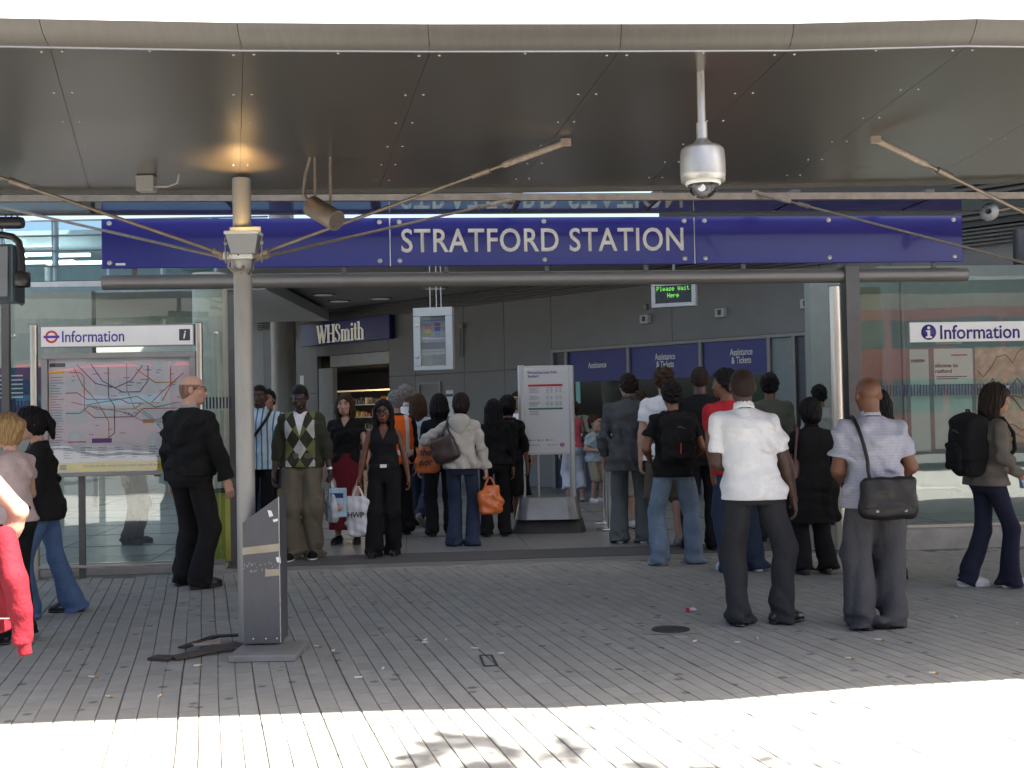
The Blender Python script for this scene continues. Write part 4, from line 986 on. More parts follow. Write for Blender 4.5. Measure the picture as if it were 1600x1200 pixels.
# conduit and cable box beside the display cabinet
t, s_, z_ = wthing('cable_box', 'grey cable box with two hanging conduits on the hall wall', 'cable box', 723, 510)
m_ = MB(); WAL.bev(m_, s_ - 0.08, s_ + 0.08, 0.001, 0.08, z_ - 0.05, z_ + 0.05, 0.006); m_.build('box', M_trim, t)
for d_ in (-0.04, 0.035):
    m_ = MB(); m_.tube([WAL.p(s_ + d_, 0.04, z_ - 0.05), WAL.p(s_ + d_ - 0.01, 0.04, z_ - 0.5), WAL.p(s_ + d_ - 0.06, 0.03, z_ - 0.65)], 0.012, 8); m_.build('conduit', M_trim, t)
# hanging display cabinet (in front of the wall)
DSP = Frame(at_y(676, 600, 17.0).to_tuple()[:2], R(-12))
da, dz1 = DSP.sz(645, 481.5); db_, _ = DSP.sz(706, 480); _, dz0 = DSP.sz(650, 579)
cab = thing('display_cabinet', 'pale steel notice cabinet hung high with a coloured service chart behind glass', 'notice cabinet', DSP.p((da + db_) / 2, 0, dz0))
m_ = MB(); f_ = 0.11
DSP.bev(m_, da, db_, -0.12, 0.0, dz1 - f_ * 1.2, dz1, 0.006); DSP.bev(m_, da, db_, -0.12, 0.0, dz0, dz0 + f_ * 0.6, 0.006); DSP.bev(m_, da, da + f_, -0.12, -0.001, dz0 + f_ * 0.6, dz1 - f_ * 1.2, 0.006); DSP.bev(m_, db_ - f_, db_, -0.12, -0.001, dz0 + f_ * 0.6, dz1 - f_ * 1.2, 0.006)
M_cab = mat('cabinet_steel', (0.50, 0.52, 0.51), 0.4, 0.4, var=0.06)
m_.build('frame', M_cab, cab)
m_ = MB(); DSP.box(m_, da + f_, db_ - f_, -0.08, -0.07, dz0 + f_ * .6, dz1 - f_ * 1.2); m_.build('chart_sheet', mat('chart_paper', (0.30, 0.32, 0.33), 0.6), cab)
m_ = MB(); DSP.box(m_, da + 0.01, db_ - 0.01, -0.13, -0.122, dz0 + 0.01, dz1 - 0.01); m_.build('back_plate', M_trim, cab)
hh_ = dz1 - dz0; ww_ = db_ - da
for (u0, u1, v0, v1, c) in ((.26, .42, .66, .72, (0.4, 0.1, 0.15)), (.26, .42, .60, .65, (0.5, 0.4, 0.05)), (.26, .42, .56, .59, (.2, .35, .1)), (.52, .66, .70, .76, (.3, .05, .15)), (.52, .66, .62, .69, (.1, .1, .4)), (.52, .66, .54, .61, (.1, .35, .4)), (.24, .8, .79, .81, (.1, .12, .4)), (.24, .8, .50, .505, (.2, .2, .25)), (.24, .8, .30, .305, (.2, .2, .25)), (.24, .7, .2, .205, (.2, .2, .25))):
    m_ = MB(); DSP.box(m_, da + u0 * ww_, da + u1 * ww_, -0.0695, -0.068, dz0 + v0 * hh_, dz0 + v1 * hh_); m_.build('chart_block', mat('chart_%d_%d' % (u0 * 100, v0 * 100), c, 0.6), cab)
m_ = MB(); DSP.box(m_, da + f_, db_ - f_, -0.03, -0.026, dz0 + f_ * .6, dz1 - f_ * 1.2); m_.build('glass', M_clear, cab)
for v in (0.72, 0.22):
    m_ = MB(); m_.lathe([(0.025, 0), (0.025, 0.012), (0.012, 0.016), (0, 0.016)], DSP.p(da + 0.055, 0.0, dz0 + v * hh_), DSP.n, 12); m_.build('lock', M_bolt, cab)
for u_ in (0.42, 0.58, 0.70):
    m_ = MB(); m_.tube([DSP.p(da + u_ * ww_, -0.06, dz1), DSP.p(da + u_ * ww_, -0.06, WZ)], 0.008, 8); m_.build('hanger', M_cab, cab)
# matrix display "Please Wait Here"
LED = Frame(at_y(1050, 600, 15.5).to_tuple()[:2], R(-20))
la_, lz1 = LED.sz(1017, 444); lb_, _ = LED.sz(1086, 443); _, lz0 = LED.sz(1020, 481)
led = thing('matrix_display', 'grey framed matrix display with green words Please Wait Here', 'display', LED.p((la_ + lb_) / 2, 0, lz0))
m_ = MB(); f_ = 0.055
LED.bev(m_, la_, lb_, -0.16, 0.0, lz1 - 0.035, lz1, 0.005); LED.bev(m_, la_, lb_, -0.16, 0.0, lz0, lz0 + f_, 0.005); LED.bev(m_, la_, la_ + f_, -0.16, -0.001, lz0 + f_, lz1 - 0.035, 0.005); LED.bev(m_, lb_ - f_, lb_, -0.16, -0.001, lz0 + f_, lz1 - 0.035, 0.005)
m_.build('frame', mat('display_frame', (0.45, 0.46, 0.46), 0.45, 0.2), led)
m_ = MB(); LED.box(m_, la_ + f_, lb_ - f_, -0.14, -0.02, lz0 + f_, lz1 - 0.035); m_.build('panel', mat('display_dark', (0.025, 0.03, 0.04), 0.3), led)
M_led = mat('green_led', (0.1, 0.5, 0.05), 0.5, emit=(0.20, 0.75, 0.08), estr=0.20)
DOT = {'P': '11110 10001 10001 11110 10000 10000 10000', 'l': '01100 00100 00100 00100 00100 00100 01110', 'e': '00000 00000 01110 10001 11111 10000 01110',
       'a': '00000 00000 01110 00001 01111 10001 01111', 's': '00000 00000 01111 10000 01110 00001 11110', 'W': '10001 10001 10001 10101 10101 10101 01010',
       'i': '00100 00000 01100 00100 00100 00100 01110', 't': '01000 01000 11100 01000 01000 01001 00110', 'H': '10001 10001 10001 11111 10001 10001 10001',
       'r': '00000 00000 10110 11001 10000 10000 10000', ' ': '00000 ' * 7}
for (word, cs_, zr) in (('Please Wait', 0.5, 0.72), ('Here', 0.5, 0.38)):
    m_ = MB(); pw = (lb_ - la_ - 2 * f_) * 0.92 / 66; ph = pw * 1.25
    x0_ = (la_ + lb_) / 2 - len(word) * 3 * pw
    for i, ch in enumerate(word):
        for r_, row in enumerate(DOT[ch].split()):
            for c_, v in enumerate(row):
                if v == '1':
                    s_ = x0_ + (i * 6 + c_) * pw; zz = lz0 + f_ + (lz1 - lz0 - f_) * zr + (3 - r_) * ph
                    LED.box(m_, s_, s_ + pw * 0.85, -0.0195, -0.017, zz, zz + ph * 0.85)
    tag(m_.build('dot_lettering', M_led, led), kind='stuff')
m_ = MB(); m_.tube([LED.p((la_ + lb_) / 2, -0.08, lz1), LED.p((la_ + lb_) / 2, -0.08, WZ)], 0.02, 8); m_.build('hanger', M_trim, led)
# counter number boxes on the wall
for k, (px, py) in enumerate(((1011, 499), (1129, 489), (1263, 475))):
    lab = ['small square display box above the first counter', 'small square display box above the middle counter', 'small square display box at the end of the counters'][k]
    t, s_, z_ = wthing('counter_display', lab, 'display', px, py, 0.0, 'square display boxes above the counters')
    m_ = MB(); WAL.bev(m_, s_ - 0.095, s_ + 0.095, 0.001, 0.10, z_ - 0.075, z_ + 0.075, 0.005); m_.build('case', mat('box_grey', (0.42, 0.43, 0.43), 0.45), t)
    m_ = MB(); WAL.box(m_, s_ - 0.035, s_ + 0.035, 0.101, 0.105, z_ - 0.04, z_ + 0.05); m_.build('window', M_dgrey, t)
t, s_, z_ = wthing('wall_sensor', 'little grey sensor box on the wall beside the matrix display', 'sensor', 1010, 480)
m_ = MB(); WAL.bev(m_, s_ - 0.04, s_ + 0.04, 0.001, 0.06, z_ - 0.05, z_ + 0.05, 0.005); m_.build('case', M_trim, t)

# ticket counters
ct = thing('ticket_counters', 'row of ticket counters with blue header panels reading Assistance and Tickets', 'counter', WAL.p((cnL + cnR) / 2, 0, 0))
bz = (wsz(930, 594)[1] + wsz(1150, 588)[1]) / 2
m1, m2, m3, m4, m5 = (wsz(x, 560)[0] for x in (982, 1095, 1202, 1241, 1262))
e0 = wsz(885, 560)[0]
m_ = MB(); WAL.box(m_, cnL, cnR, -0.12, 0.03, cT - 0.06, cT - 0.004); m_.build('head_rail', M_trim, ct)
for s_ in (cnL + 0.02, e0, m1, m2, m3, m4, m5, cnR - 0.02):
    m_ = MB(); WAL.box(m_, s_ - 0.03, s_ + 0.03, -0.10, 0.028, 0.0, cT - 0.062); m_.build('mullion', M_trim, ct)
for (a, b, txt, px, py) in ((e0, m1, ('Assistance',), 933, 570), (m1, m2, ('Assistance', '& Tickets'), 1039, 563), (m2, m3, ('Assistance', '& Tickets'), 1158, 556)):
    m_ = MB(); WAL.box(m_, a + 0.035, b - 0.035, -0.05, -0.02, bz, cT - 0.065); hp_ = m_.build('header_panel', M_blue2, ct)
    s_, z_ = wsz(px, py, -0.018)
    if len(txt) == 1: text_on(WAL, s_, z_, -0.0195, txt[0], 0.12, M_letter, hp_, bold=0.016, width=0.45)
    else:
        text_on(WAL, s_, z_ + 0.07, -0.0195, txt[0], 0.12, M_letter, hp_, bold=0.016, width=0.45); text_on(WAL, s_, z_ - 0.07, -0.0195, txt[1], 0.12, M_letter, hp_, bold=0.016, width=0.39)
m_ = MB(); WAL.box(m_, m5 + 0.03, cnR - 0.04, -0.05, -0.02, bz - 0.1, cT - 0.065); m_.build('header_panel', M_blue2, ct)
ctz = wsz(940, 673)[1]
m_ = MB(); WAL.box(m_, cnL, cnR, -0.55, 0.12, 1.02, 1.06); m_.build('counter_top', M_cab, ct)
m_ = MB(); WAL.box(m_, cnL, cnR, -0.12, -0.02, 0.0, 1.018); m_.build('counter_front', mat('counter_navy', (0.02, 0.024, 0.05), 0.5), ct)
for (a, b) in ((e0, m1), (m1, m2), (m2, m3)):
    m_ = MB(); WAL.box(m_, a + 0.035, b - 0.035, -0.045, -0.03, 1.065, bz - 0.005); m_.build('counter_glass', glassmat('counter_pane', (0.45, 0.56, 0.53), 1.6), ct)
for (a, b) in ((m3, m4),):
    m_ = MB(); WAL.box(m_, a + 0.035, b - 0.035, -0.045, -0.03, 0.9, cT - 0.07); m_.build('frosted_pane', mat('frosted_green', (0.20, 0.25, 0.24), 0.5), ct)
m_ = MB(); WAL.box(m_, m4 + 0.03, m5 - 0.03, -0.045, -0.03, 0.0, cT - 0.07); m_.build('dark_door', mat('door_dark', (0.05, 0.055, 0.065), 0.4), ct)
m_ = MB(); WAL.box(m_, cnL + .05, e0 - .03, -0.045, -0.03, 0.0, cT - 0.07); m_.build('dark_door', mat('door_dark', (0.05, 0.055, 0.065), 0.4), ct)
m_ = MB(); WAL.box(m_, m5 + 0.03, cnR - 0.04, -0.046, -0.031, 0.0, bz - 0.11); m_.build('dark_door', mat('door_dark', (0.05, 0.055, 0.065), 0.4), ct)
for (px, py, w_, h_) in ((902, 613, 0.11, 0.42), (1275, 595, 0.19, 0.36)):
    s_, z_ = wsz(px, py, 0.0); m_ = MB(); WAL.box(m_, s_ - w_ / 2, s_ + w_ / 2, -0.028, -0.02, z_ - h_ / 2, z_ + h_ / 2); m_.build('green_notice', mat('mint_paper', (0.25, 0.52, 0.47), 0.6), ct)
# office behind the counters
m_ = MB(); WAL.box(m_, cnL - 4.5, cnR + 0.5, -3.6, -3.5, 0, 2.9); WAL.box(m_, cnL - 4.6, cnL - 4.5, -3.5, -0.41, 0, 2.9); WAL.box(m_, cnR + 0.5, cnR + 0.6, -3.5, -0.41, 0, 2.9); WAL.box(m_, cnL - 4.5, cnR + .5, -3.5, -0.41, 2.75, 2.9)
m_.build('office_shell', mat('office_wall', (0.085, 0.10, 0.095), 0.7), ct)
for (px, c) in ((930, M_black), (960, M_blue2), (1075, M_black)):
    s_, _ = wsz(px, 640, -0.4)
    m_ = MB(); WAL.bev(m_, s_ - 0.2, s_ + 0.2, -0.42, -0.38, 1.14, 1.46, 0.01); WAL.box(m_, s_ - 0.04, s_ + 0.04, -0.44, -0.421, 1.062, 1.3); m_.build('screen', c, ct)
ld = bpy.data.lights.new('office_lamp', 'AREA'); ld.energy = 8; ld.color = (0.8, 1.0, 0.92); ld.shape = 'RECTANGLE'; ld.size = 4.0; ld.size_y = 0.3
lo = bpy.data.objects.new('office_lamp', ld); COL.objects.link(lo); lo.parent = ct; lo.location = WAL.p((cnL + cnR) / 2, -1.8, 2.7) - ct.location

# ------------------------------------------------------------------ hall ceiling, upper storeys, end walls
ce = MB()
ce.add([(-4.6, 17.6, 4.05), (9.5, 17.6, 4.05), (9.5, 40, 4.05), (-10.5, 40, 4.05), (-4.6, 17.6, 4.25), (9.5, 17.6, 4.25), (9.5, 40, 4.25), (-10.5, 40, 4.25)], [(3, 2, 1, 0), (4, 5, 6, 7), (0, 1, 5, 4), (1, 2, 6, 5), (2, 3, 7, 6), (3, 0, 4, 7)])
ceil = tag(ce.build('ceiling', mat('ceiling_grey', (0.30, 0.30, 0.29), 0.5, var=0.06)), kind='structure')
lampg = 'oval ceiling lights of the hall'
for k, (px, py) in enumerate(((415, 455), (505, 460), (595, 466), (530, 470), (462, 476), (407, 484), (680, 450))):
    p = ground(px, py, 4.045)
    t = thing('ceiling_light', 'oval recessed ceiling light in the hall ceiling', 'ceiling light', p, group=lampg)
    m_ = MB(); m_.lathe([(0.26, 0), (0.26, -0.012), (0.21, -0.02)], p, seg=24); m_.build('rim', M_trim, t)
    m_ = MB(); m_.lathe([(0.21, -0.016), (0.0, -0.018)], p, seg=24); m_.build('diffuser', mat('dim_diffuser', (0.7, 0.7, 0.68), 0.4, emit=(1.0, 0.97, 0.9), estr=0.012), t)
# pale wall beside the shop, far end
ew = MB(); p0 = WAL.p(wL - 0.02, -0.15, 0)
ew.box(-16, p0.x, p0.y - 0.1, p0.y + 0.1, 0, 4.04)
tag(ew.build('end_wall', mat('pale_wall', (0.55, 0.55, 0.52), 0.6, var=0.05)), kind='structure')
# right side wall: dark upper volume with louvres
ub = MB()
up = thing('upper_storey', 'dark grey louvred upper storey above the ticket hall', 'building', WAL.p(cnR - 2, -0.5, WZ))
u0 = wsz(1030, 350, 0.1)[0]
m_ = MB(); WAL.box(m_, u0, wR + 8, -4, 0.10, WZ + 0.02, 7.5); m_.build('wall', mat('upper_dark', (0.07, 0.07, 0.068), 0.6, var=0.1), up)
for k in range(10):
    m_ = MB(); WAL.box(m_, wsz(1500, 400)[0], wR + 8, 0.11, 0.19, WZ + 0.1 + k * 0.085, WZ + 0.1 + k * 0.085 + 0.045); m_.build('louvre_blade', M_dsteel, up)
# wall-mounted monitor and lamp high at the right
tm_ = at_y(1592, 386, 13.6)
t = thing('wall_monitor', 'black monitor mounted high behind the right end of the sign', 'monitor', tm_)
m_ = MB(); m_.bbox(tm_.x - 0.08, tm_.x + 0.45, 13.5, 13.6, tm_.z - 0.22, tm_.z + 0.22, 0.01); m_.build('case', M_black, t)
m_ = MB(); m_.box(tm_.x - 0.06, tm_.x + 0.43, 13.494, 13.4995, tm_.z - 0.2, tm_.z + 0.2); m_.build('screen', mat('dark_screen', (0.02, 0.022, 0.03), 0.15), t)
m_ = MB(); m_.tube([(tm_.x + 0.2, 13.62, tm_.z), (tm_.x + 0.2, 13.7, tm_.z + 2.0)], 0.02, 8); m_.build('arm', M_black, t)
tm_ = at_y(1546, 332, 10.9)
t = thing('globe_lamp', 'dusty glass lamp dish on an arm above the right end of the sign', 'lamp', tm_)
m_ = MB(); m_.lathe([(0.0, -0.02), (0.05, -0.015), (0.085, 0.0), (0.09, 0.02), (0.03, 0.05)], tm_, (-0.5, -0.8, 0.1), 18); m_.build('dish', mat('dusty_white', (0.30, 0.30, 0.29), 0.5), t)
m_ = MB(); m_.tube([tm_, tm_ + Vector((0.25, 0.1, 0.06)), tm_ + Vector((0.9, 0.2, 0.03))], 0.02, 10); m_.build('arm', M_rod, t)
# right end: wall behind the right glass
rwl = MB(); rwl.box(9.3, 9.5, 12.6, 24, 0, 4.04); rwl.add([], [])
tag(rwl.build('side_wall', mat('hall_side', (0.20, 0.22, 0.21), 0.7)), kind='structure')
bw = MB(); FAC.box(bw, 9.2, 16, -3.6, -3.4, 0, 3.4); FAC.box(bw, cs + 0.6, 9.1, -3.0, -2.8, 0, 3.2)
tag(bw.build('kiosk_wall', mat('kiosk_green', (0.27, 0.31, 0.29), 0.6, var=0.1)), kind='structure')
# glazed upper hall seen over the left glass
gh = thing('glazed_hall', 'bluish glazed upper hall with strip lights behind the left end of the sign', 'building', (-9, 22, 0))
gY = 20.0
gx0, gx1 = at_y(-420, 400, gY).x, at_y(420, 400, gY).x
gz0, gz1 = at_y(80, 440, gY).z, at_y(80, 345, gY).z
for i in range(10):
    xa = gx0 + (gx1 - gx0) * i / 10; xb = gx0 + (gx1 - gx0) * (i + 1) / 10
    for j in range(4):
        za = gz0 + (gz1 - gz0) * j / 4; zb2 = gz0 + (gz1 - gz0) * (j + 1) / 4
        m_ = MB(); m_.box(xa + 0.02, xb - 0.02, gY - 0.01, gY + 0.01, za + 0.012, zb2 - 0.012); m_.build('pane', M_bglass, gh)
    m_ = MB(); m_.box(xa - 0.045, xa + 0.045, gY + 0.02, gY + 0.12, gz0, gz1); m_.build('mullion', mat('pale_mullion', (0.50, 0.55, 0.55), 0.4, 0.3), gh)
for j in range(5):
    za = gz0 + (gz1 - gz0) * j / 4
    m_ = MB(); m_.box(gx0, gx1, gY - 0.03, gY + 0.015, za - 0.011, za + 0.011); m_.build('transom', M_dsteel if j < 4 else M_trim, gh)
m_ = MB(); m_.box(gx0, gx1, gY - 0.3, gY + 6.5, gz0 - 0.25, gz0 - 0.04); m_.build('floor_slab', mat('slab_pale', (0.5, 0.52, 0.5), 0.6), gh)
m_ = MB(); m_.box(gx0, gx1, gY + 6.0, gY + 6.2, gz0, gz1 + 0.1); m_.build('back_wall', mat('hall_blue_wall', (0.42, 0.58, 0.62), 0.6), gh)
m_ = MB(); m_.box(gx0, gx1, gY + 1.6, gY + 6.3, gz1 + 0.02, gz1 + 0.1); m_.build('roof', mat('roof_pale', (0.5, 0.56, 0.58), 0.5), gh)
for (px, py, L) in ((60, 398, 0.7), (115, 399, 0.7), (75, 410, 1.1), (128, 411, 1.4), (55, 383, 1.0), (20, 400, 0.6)):
    p = at_y(px, py, gY + 3.0)
    m_ = MB(); m_.box(p.x - L / 2, p.x + L / 2, gY + 2.9, gY + 3.0, p.z - 0.03, p.z + 0.03); m_.build('strip_light', mat('strip_lamp', (1, 1, 1), 0.3, emit=(0.9, 1.0, 1.0), estr=0.9), gh)
m_ = MB()
for (px, ya, yb_) in ((74, 417, 440),): 
    p = at_y(px, ya, gY + 2.5); q = at_y(px, yb_, gY + 2.5); m_.tube([p, q], 0.05, 10); m_.build('column', M_white, gh)
# things seen through the left glass: pale column and back wall
pc_ = at_y(330, 600, 15.5)
t = thing('round_column', 'pale round column standing inside behind the left glass', 'column', (pc_.x, 15.5, 0))
m_ = MB(); m_.tube([(pc_.x, 15.5, 0), (pc_.x, 15.5, 3.5)], 0.24, 28); m_.build('shaft', mat('pale_column', (0.50, 0.50, 0.42), 0.6), t)
m_ = MB(); m_.lathe([(0.30, 0), (0.30, 0.10), (0.25, 0.11)], (pc_.x, 15.5, 0), seg=28); m_.build('base', M_trim, t)
lw = MB(); lw.box(-16, at_y(150, 500, 19.5).x, 19.3, 19.5, 0, gz0 - 0.26)
tag(lw.build('inner_wall', mat('inner_dark', (0.30, 0.30, 0.27), 0.7, var=0.1)), kind='structure')
# blue poster wall left of the board and yellow-green barrier behind the column
q0, q1 = at_y(2, 575, 13.0), at_y(50, 645, 13.0)
t = thing('notice_stand', 'dark blue notice panel behind the glass beyond the map board', 'notice stand', (q0.x, 13, 0))
m_ = MB(); m_.box(q0.x - 0.6, q1.x + 0.15, 13.0, 13.05, q1.z, q0.z); m_.build('sheet', mat('notice_blue', (0.03, 0.06, 0.16), 0.5), t)
m_ = MB(); m_.tube([(q0.x - 0.4, 13.06, 0), (q0.x - 0.4, 13.06, q0.z)], 0.03, 8); m_.build('leg', M_dsteel, t)
m_ = MB(); m_.tube([(q1.x, 13.06, 0), (q1.x, 13.06, q0.z)], 0.03, 8); m_.build('leg', M_dsteel, t)
for k in range(6):
    m_ = MB(); m_.box(q0.x - 0.3, q0.x + 0.25, 12.995, 12.999, q0.z - 0.1 - k * 0.05, q0.z - 0.085 - k * 0.05); m_.build('text_line', M_paper, t)
q0, q1 = at_y(325, 822, 11.75), at_y(362, 880, 11.75)
t = thing('waste_bag_stand', 'yellow green clear waste sack on a stand behind the glass beside the column', 'waste sack', ((q0.x + q1.x) / 2, 11.75, 0))
m_ = MB(); m_.lathe([(0.16, 0.0), (0.19, 0.1), (0.17, 0.3), (0.15, 0.5), (0.155, 0.72)], ((q0.x + q1.x) / 2, 11.85, 0.0), seg=14); m_.build('sack', mat('waste_sack', (0.40, 0.42, 0.06), 0.4, bump=0.5, bscale=9), t)
m_ = MB(); m_.lathe([(0.15, 0.72), (0.175, 0.72), (0.175, 0.75), (0.15, 0.75)], ((q0.x + q1.x) / 2, 11.85, 0.0), seg=18); m_.build('hoop', M_dsteel, t)

# ------------------------------------------------------------------ queue post and poster stand
TOTF = Frame(ground(862, 829).to_tuple()[:2], R(-3))
ts = lambda px, py, o=0.0: TOTF.sz(px, py, o)
tt = thing('poster_stand', 'free standing poster stand listing first and last trains', 'poster stand', TOTF.p(0, 0, 0))
for px in (816, 894):
    s_ = ts(px, 700)[0]; m_ = MB(); m_.tube([TOTF.p(s_, 0, 0.35), TOTF.p(s_, 0, ts(px, 571)[1])], 0.040, 16); m_.build('post', M_cab, tt)
a_, z1_ = ts(815.5, 572, 0.03); b_, _ = ts(890, 570, 0.03); _, z0_ = ts(816, 711, 0.03)
m_ = MB(); TOTF.bev(m_, a_, b_, -0.02, 0.03, z0_, z1_, 0.004); m_.build('panel', M_cab, tt)
m_ = MB(); TOTF.box(m_, a_ + 0.02, b_ - 0.02, 0.0305, 0.033, z0_ + 0.025, z1_ - 0.025); shp = m_.build('timetable_sheet', mat('timetable_paper', (0.66, 0.66, 0.64), 0.5, var=0.02), tt)
W_, H_ = b_ - a_, z1_ - z0_
def tb2(u0, u1, v0, v1, material, name):
    m_ = MB(); TOTF.box(m_, a_ + u0 * W_, a_ + u1 * W_, 0.0335, 0.0348, z0_ + v0 * H_, z0_ + v1 * H_); return m_.build(name, material, shp)
text_on(TOTF, a_ + 0.12 * W_, z0_ + 0.925 * H_, 0.0332, 'First and last trains from', 0.036, M_head, shp, bold=0.008, align='LEFT', width=0.6 * W_)
text_on(TOTF, a_ + 0.12 * W_, z0_ + 0.883 * H_, 0.0332, 'Stratford', 0.036, M_head, shp, bold=0.008, align='LEFT', width=0.22 * W_)
tb2(.12, .84, .765, .79, M_redp, 'red_band'); tb2(.12, .84, .505, .525, mat('green_band', (0.03, 0.16, 0.09), 0.5), 'green_band')
for k in range(14):
    if k in (4, 5, 9): continue
    v = 0.745 - k * 0.0155
    tb2(.14, .28 + .1 * rr_.random(), v, v + .006, M_lt, 'text_line')
    for u_ in (.50, .58, .69, .77): tb2(u_, u_ + .05, v, v + .006, M_lt, 'text_line')
for k in range(3):
    v = 0.485 - k * .018; tb2(.14, .34, v, v + .006, M_lt, 'text_line')
tb2(.12, .84, .572, .575, M_lt, 'rule_line')
for u_ in (.12, .30, .48): tb2(u_, u_ + .03, .155, .172, M_head, 'logo_dot'); tb2(u_ + .04, u_ + .14, .16, .167, M_lt, 'text_line')
tb2(.12, .34, .105, .112, M_lt, 'text_line'); tb2(.49, .72, .105, .112, M_lt, 'text_line')
m_ = MB(); ring(TOTF, a_ + .81 * W_, z0_ + .108 * H_, 0.0335, 0.018, 0.028, m_); m_.build('roundel_ring', M_redp, shp)
m_ = MB(); TOTF.box(m_, a_ + .765 * W_, a_ + .855 * W_, 0.0358, 0.037, z0_ + .108 * H_ - .006, z0_ + .108 * H_ + .006); m_.build('roundel_bar', M_head, shp)
# curved metal base
sA, sB = ts(806, 800)[0], ts(911, 800)[0]
def base_block(z0, z1, e0, e1, material, name):
    m_ = MB(); sa_, sb_ = ts(813, 700)[0], ts(897, 700)[0]
    vs = []
    for (z, e, o) in ((z0, e0, 0.24 + e0), (z1, e1, 0.16 + e1)):
        for k in range(24):
            w = 2 * math.pi * k / 24; cx_ = math.cos(w); sy_ = math.sin(w)
            px_ = (abs(cx_) ** 0.35) * (1 if cx_ > 0 else -1); py_ = (abs(sy_) ** 0.5) * (1 if sy_ > 0 else -1)
            vs.append(TOTF.p((sa_ + sb_) / 2 + px_ * ((sb_ - sa_) / 2 + e), py_ * o, z))
    fs = [(k, (k + 1) % 24, 24 + (k + 1) % 24, 24 + k) for k in range(24)] + [tuple(range(24, 48)), tuple(reversed(range(24)))]
    m_.add(vs, fs); m_.build(name, material, tt)
base_block(0.0, 0.165, 0.13, 0.085, mat('base_black', (0.025, 0.025, 0.026), 0.45), 'plinth'); base_block(0.167, 0.43, 0.08, 0.03, mat('base_steel', (0.30, 0.30, 0.29), 0.35, 0.7), 'base')
m_ = MB(); s_ = ts(842, 760)[0]; m_.tube([TOTF.p(s_, -0.02, 0.43), TOTF.p(s_, -0.02, z0_)], 0.012, 8); m_.build('rod', M_cab, tt)
M_chrome = mat('polished_chrome', (0.72, 0.72, 0.70), 0.14, 1.0, var=0.03, rvar=0.04)
def qpost(px, py, top, label):
    g_ = ground(px, py); t = thing('queue_post', label, 'queue post', g_, group='chrome queue posts')
    h_ = at_y(px - 3, top, g_.y).z
    m_ = MB(); m_.lathe([(0.0, 0.0), (0.17, 0.0), (0.175, 0.012), (0.15, 0.022), (0.03, 0.03), (0.0, 0.03)], g_, seg=28); m_.build('base', M_chrome, t)
    m_ = MB(); m_.lathe([(0.032, 0.028), (0.032, h_ - 0.06), (0.036, h_ - 0.055), (0.036, h_ - 0.01), (0.03, h_), (0, h_)], g_, seg=20); m_.build('shaft', M_chrome, t)
qpost(953, 827, 697, 'chrome queue barrier post beside the poster stand')
qpost(947, 817, 700, 'chrome queue post standing just behind another beside the poster stand')

# ------------------------------------------------------------------ unseen high roof added to keep the sun off the entrance
rf = thing('shade_roof', 'high flat station roof sheltering the entrance and hall', 'roof', (2, 15, 9.0))
m_ = MB(); m_.box(-6, 26, 4.6, 12.5, 9.0, 9.4); m_.box(-6, 26, 18.5, 30, 9.0, 9.4); m_.box(-6, -4.5, 12.5, 18.5, 9.0, 9.4); m_.box(13, 26, 12.5, 18.5, 9.0, 9.4); m_.build('slab', mat('shade_roof_slab', (0.42, 0.42, 0.41), 0.6), rf)
m_ = MB(); m_.box(-6, 26, 4.3, 4.6, 8.9, 9.5); m_.build('fascia', M_fascia, rf)
TL = bpy.data.materials.new('added_rooflight'); TL.use_nodes = True; tn = TL.node_tree; tn.nodes.clear()  # translucent panes added to bring soft top light into the hall
to_ = _n(tn, 'ShaderNodeOutputMaterial'); tb_ = _n(tn, 'ShaderNodeBsdfTranslucent'); tb_.inputs[0].default_value = (0.085, 0.085, 0.08, 1); tn.links.new(tb_.outputs[0], to_.inputs[0])
for i in range(7):
    x_ = -4.5 + i * 2.5; m_ = MB(); m_.add([(x_ + .04, 12.5, 9.2), (x_ + 2.46, 12.5, 9.2), (x_ + 2.46, 18.5, 9.2), (x_ + .04, 18.5, 9.2)], [(0, 1, 2, 3)]); m_.build('added_rooflight_pane', TL, rf, fix=False)
    m_ = MB(); m_.box(x_ - .035, x_ + .035, 12.5, 18.5, 9.1, 9.35); m_.build('added_rooflight_bar', M_pole, rf)
for x_ in (-5.5, 22):
    m_ = MB(); m_.tube([(x_, 27, 0), (x_, 27, 9.0)], 0.3, 20); m_.build('column', M_pole, rf)
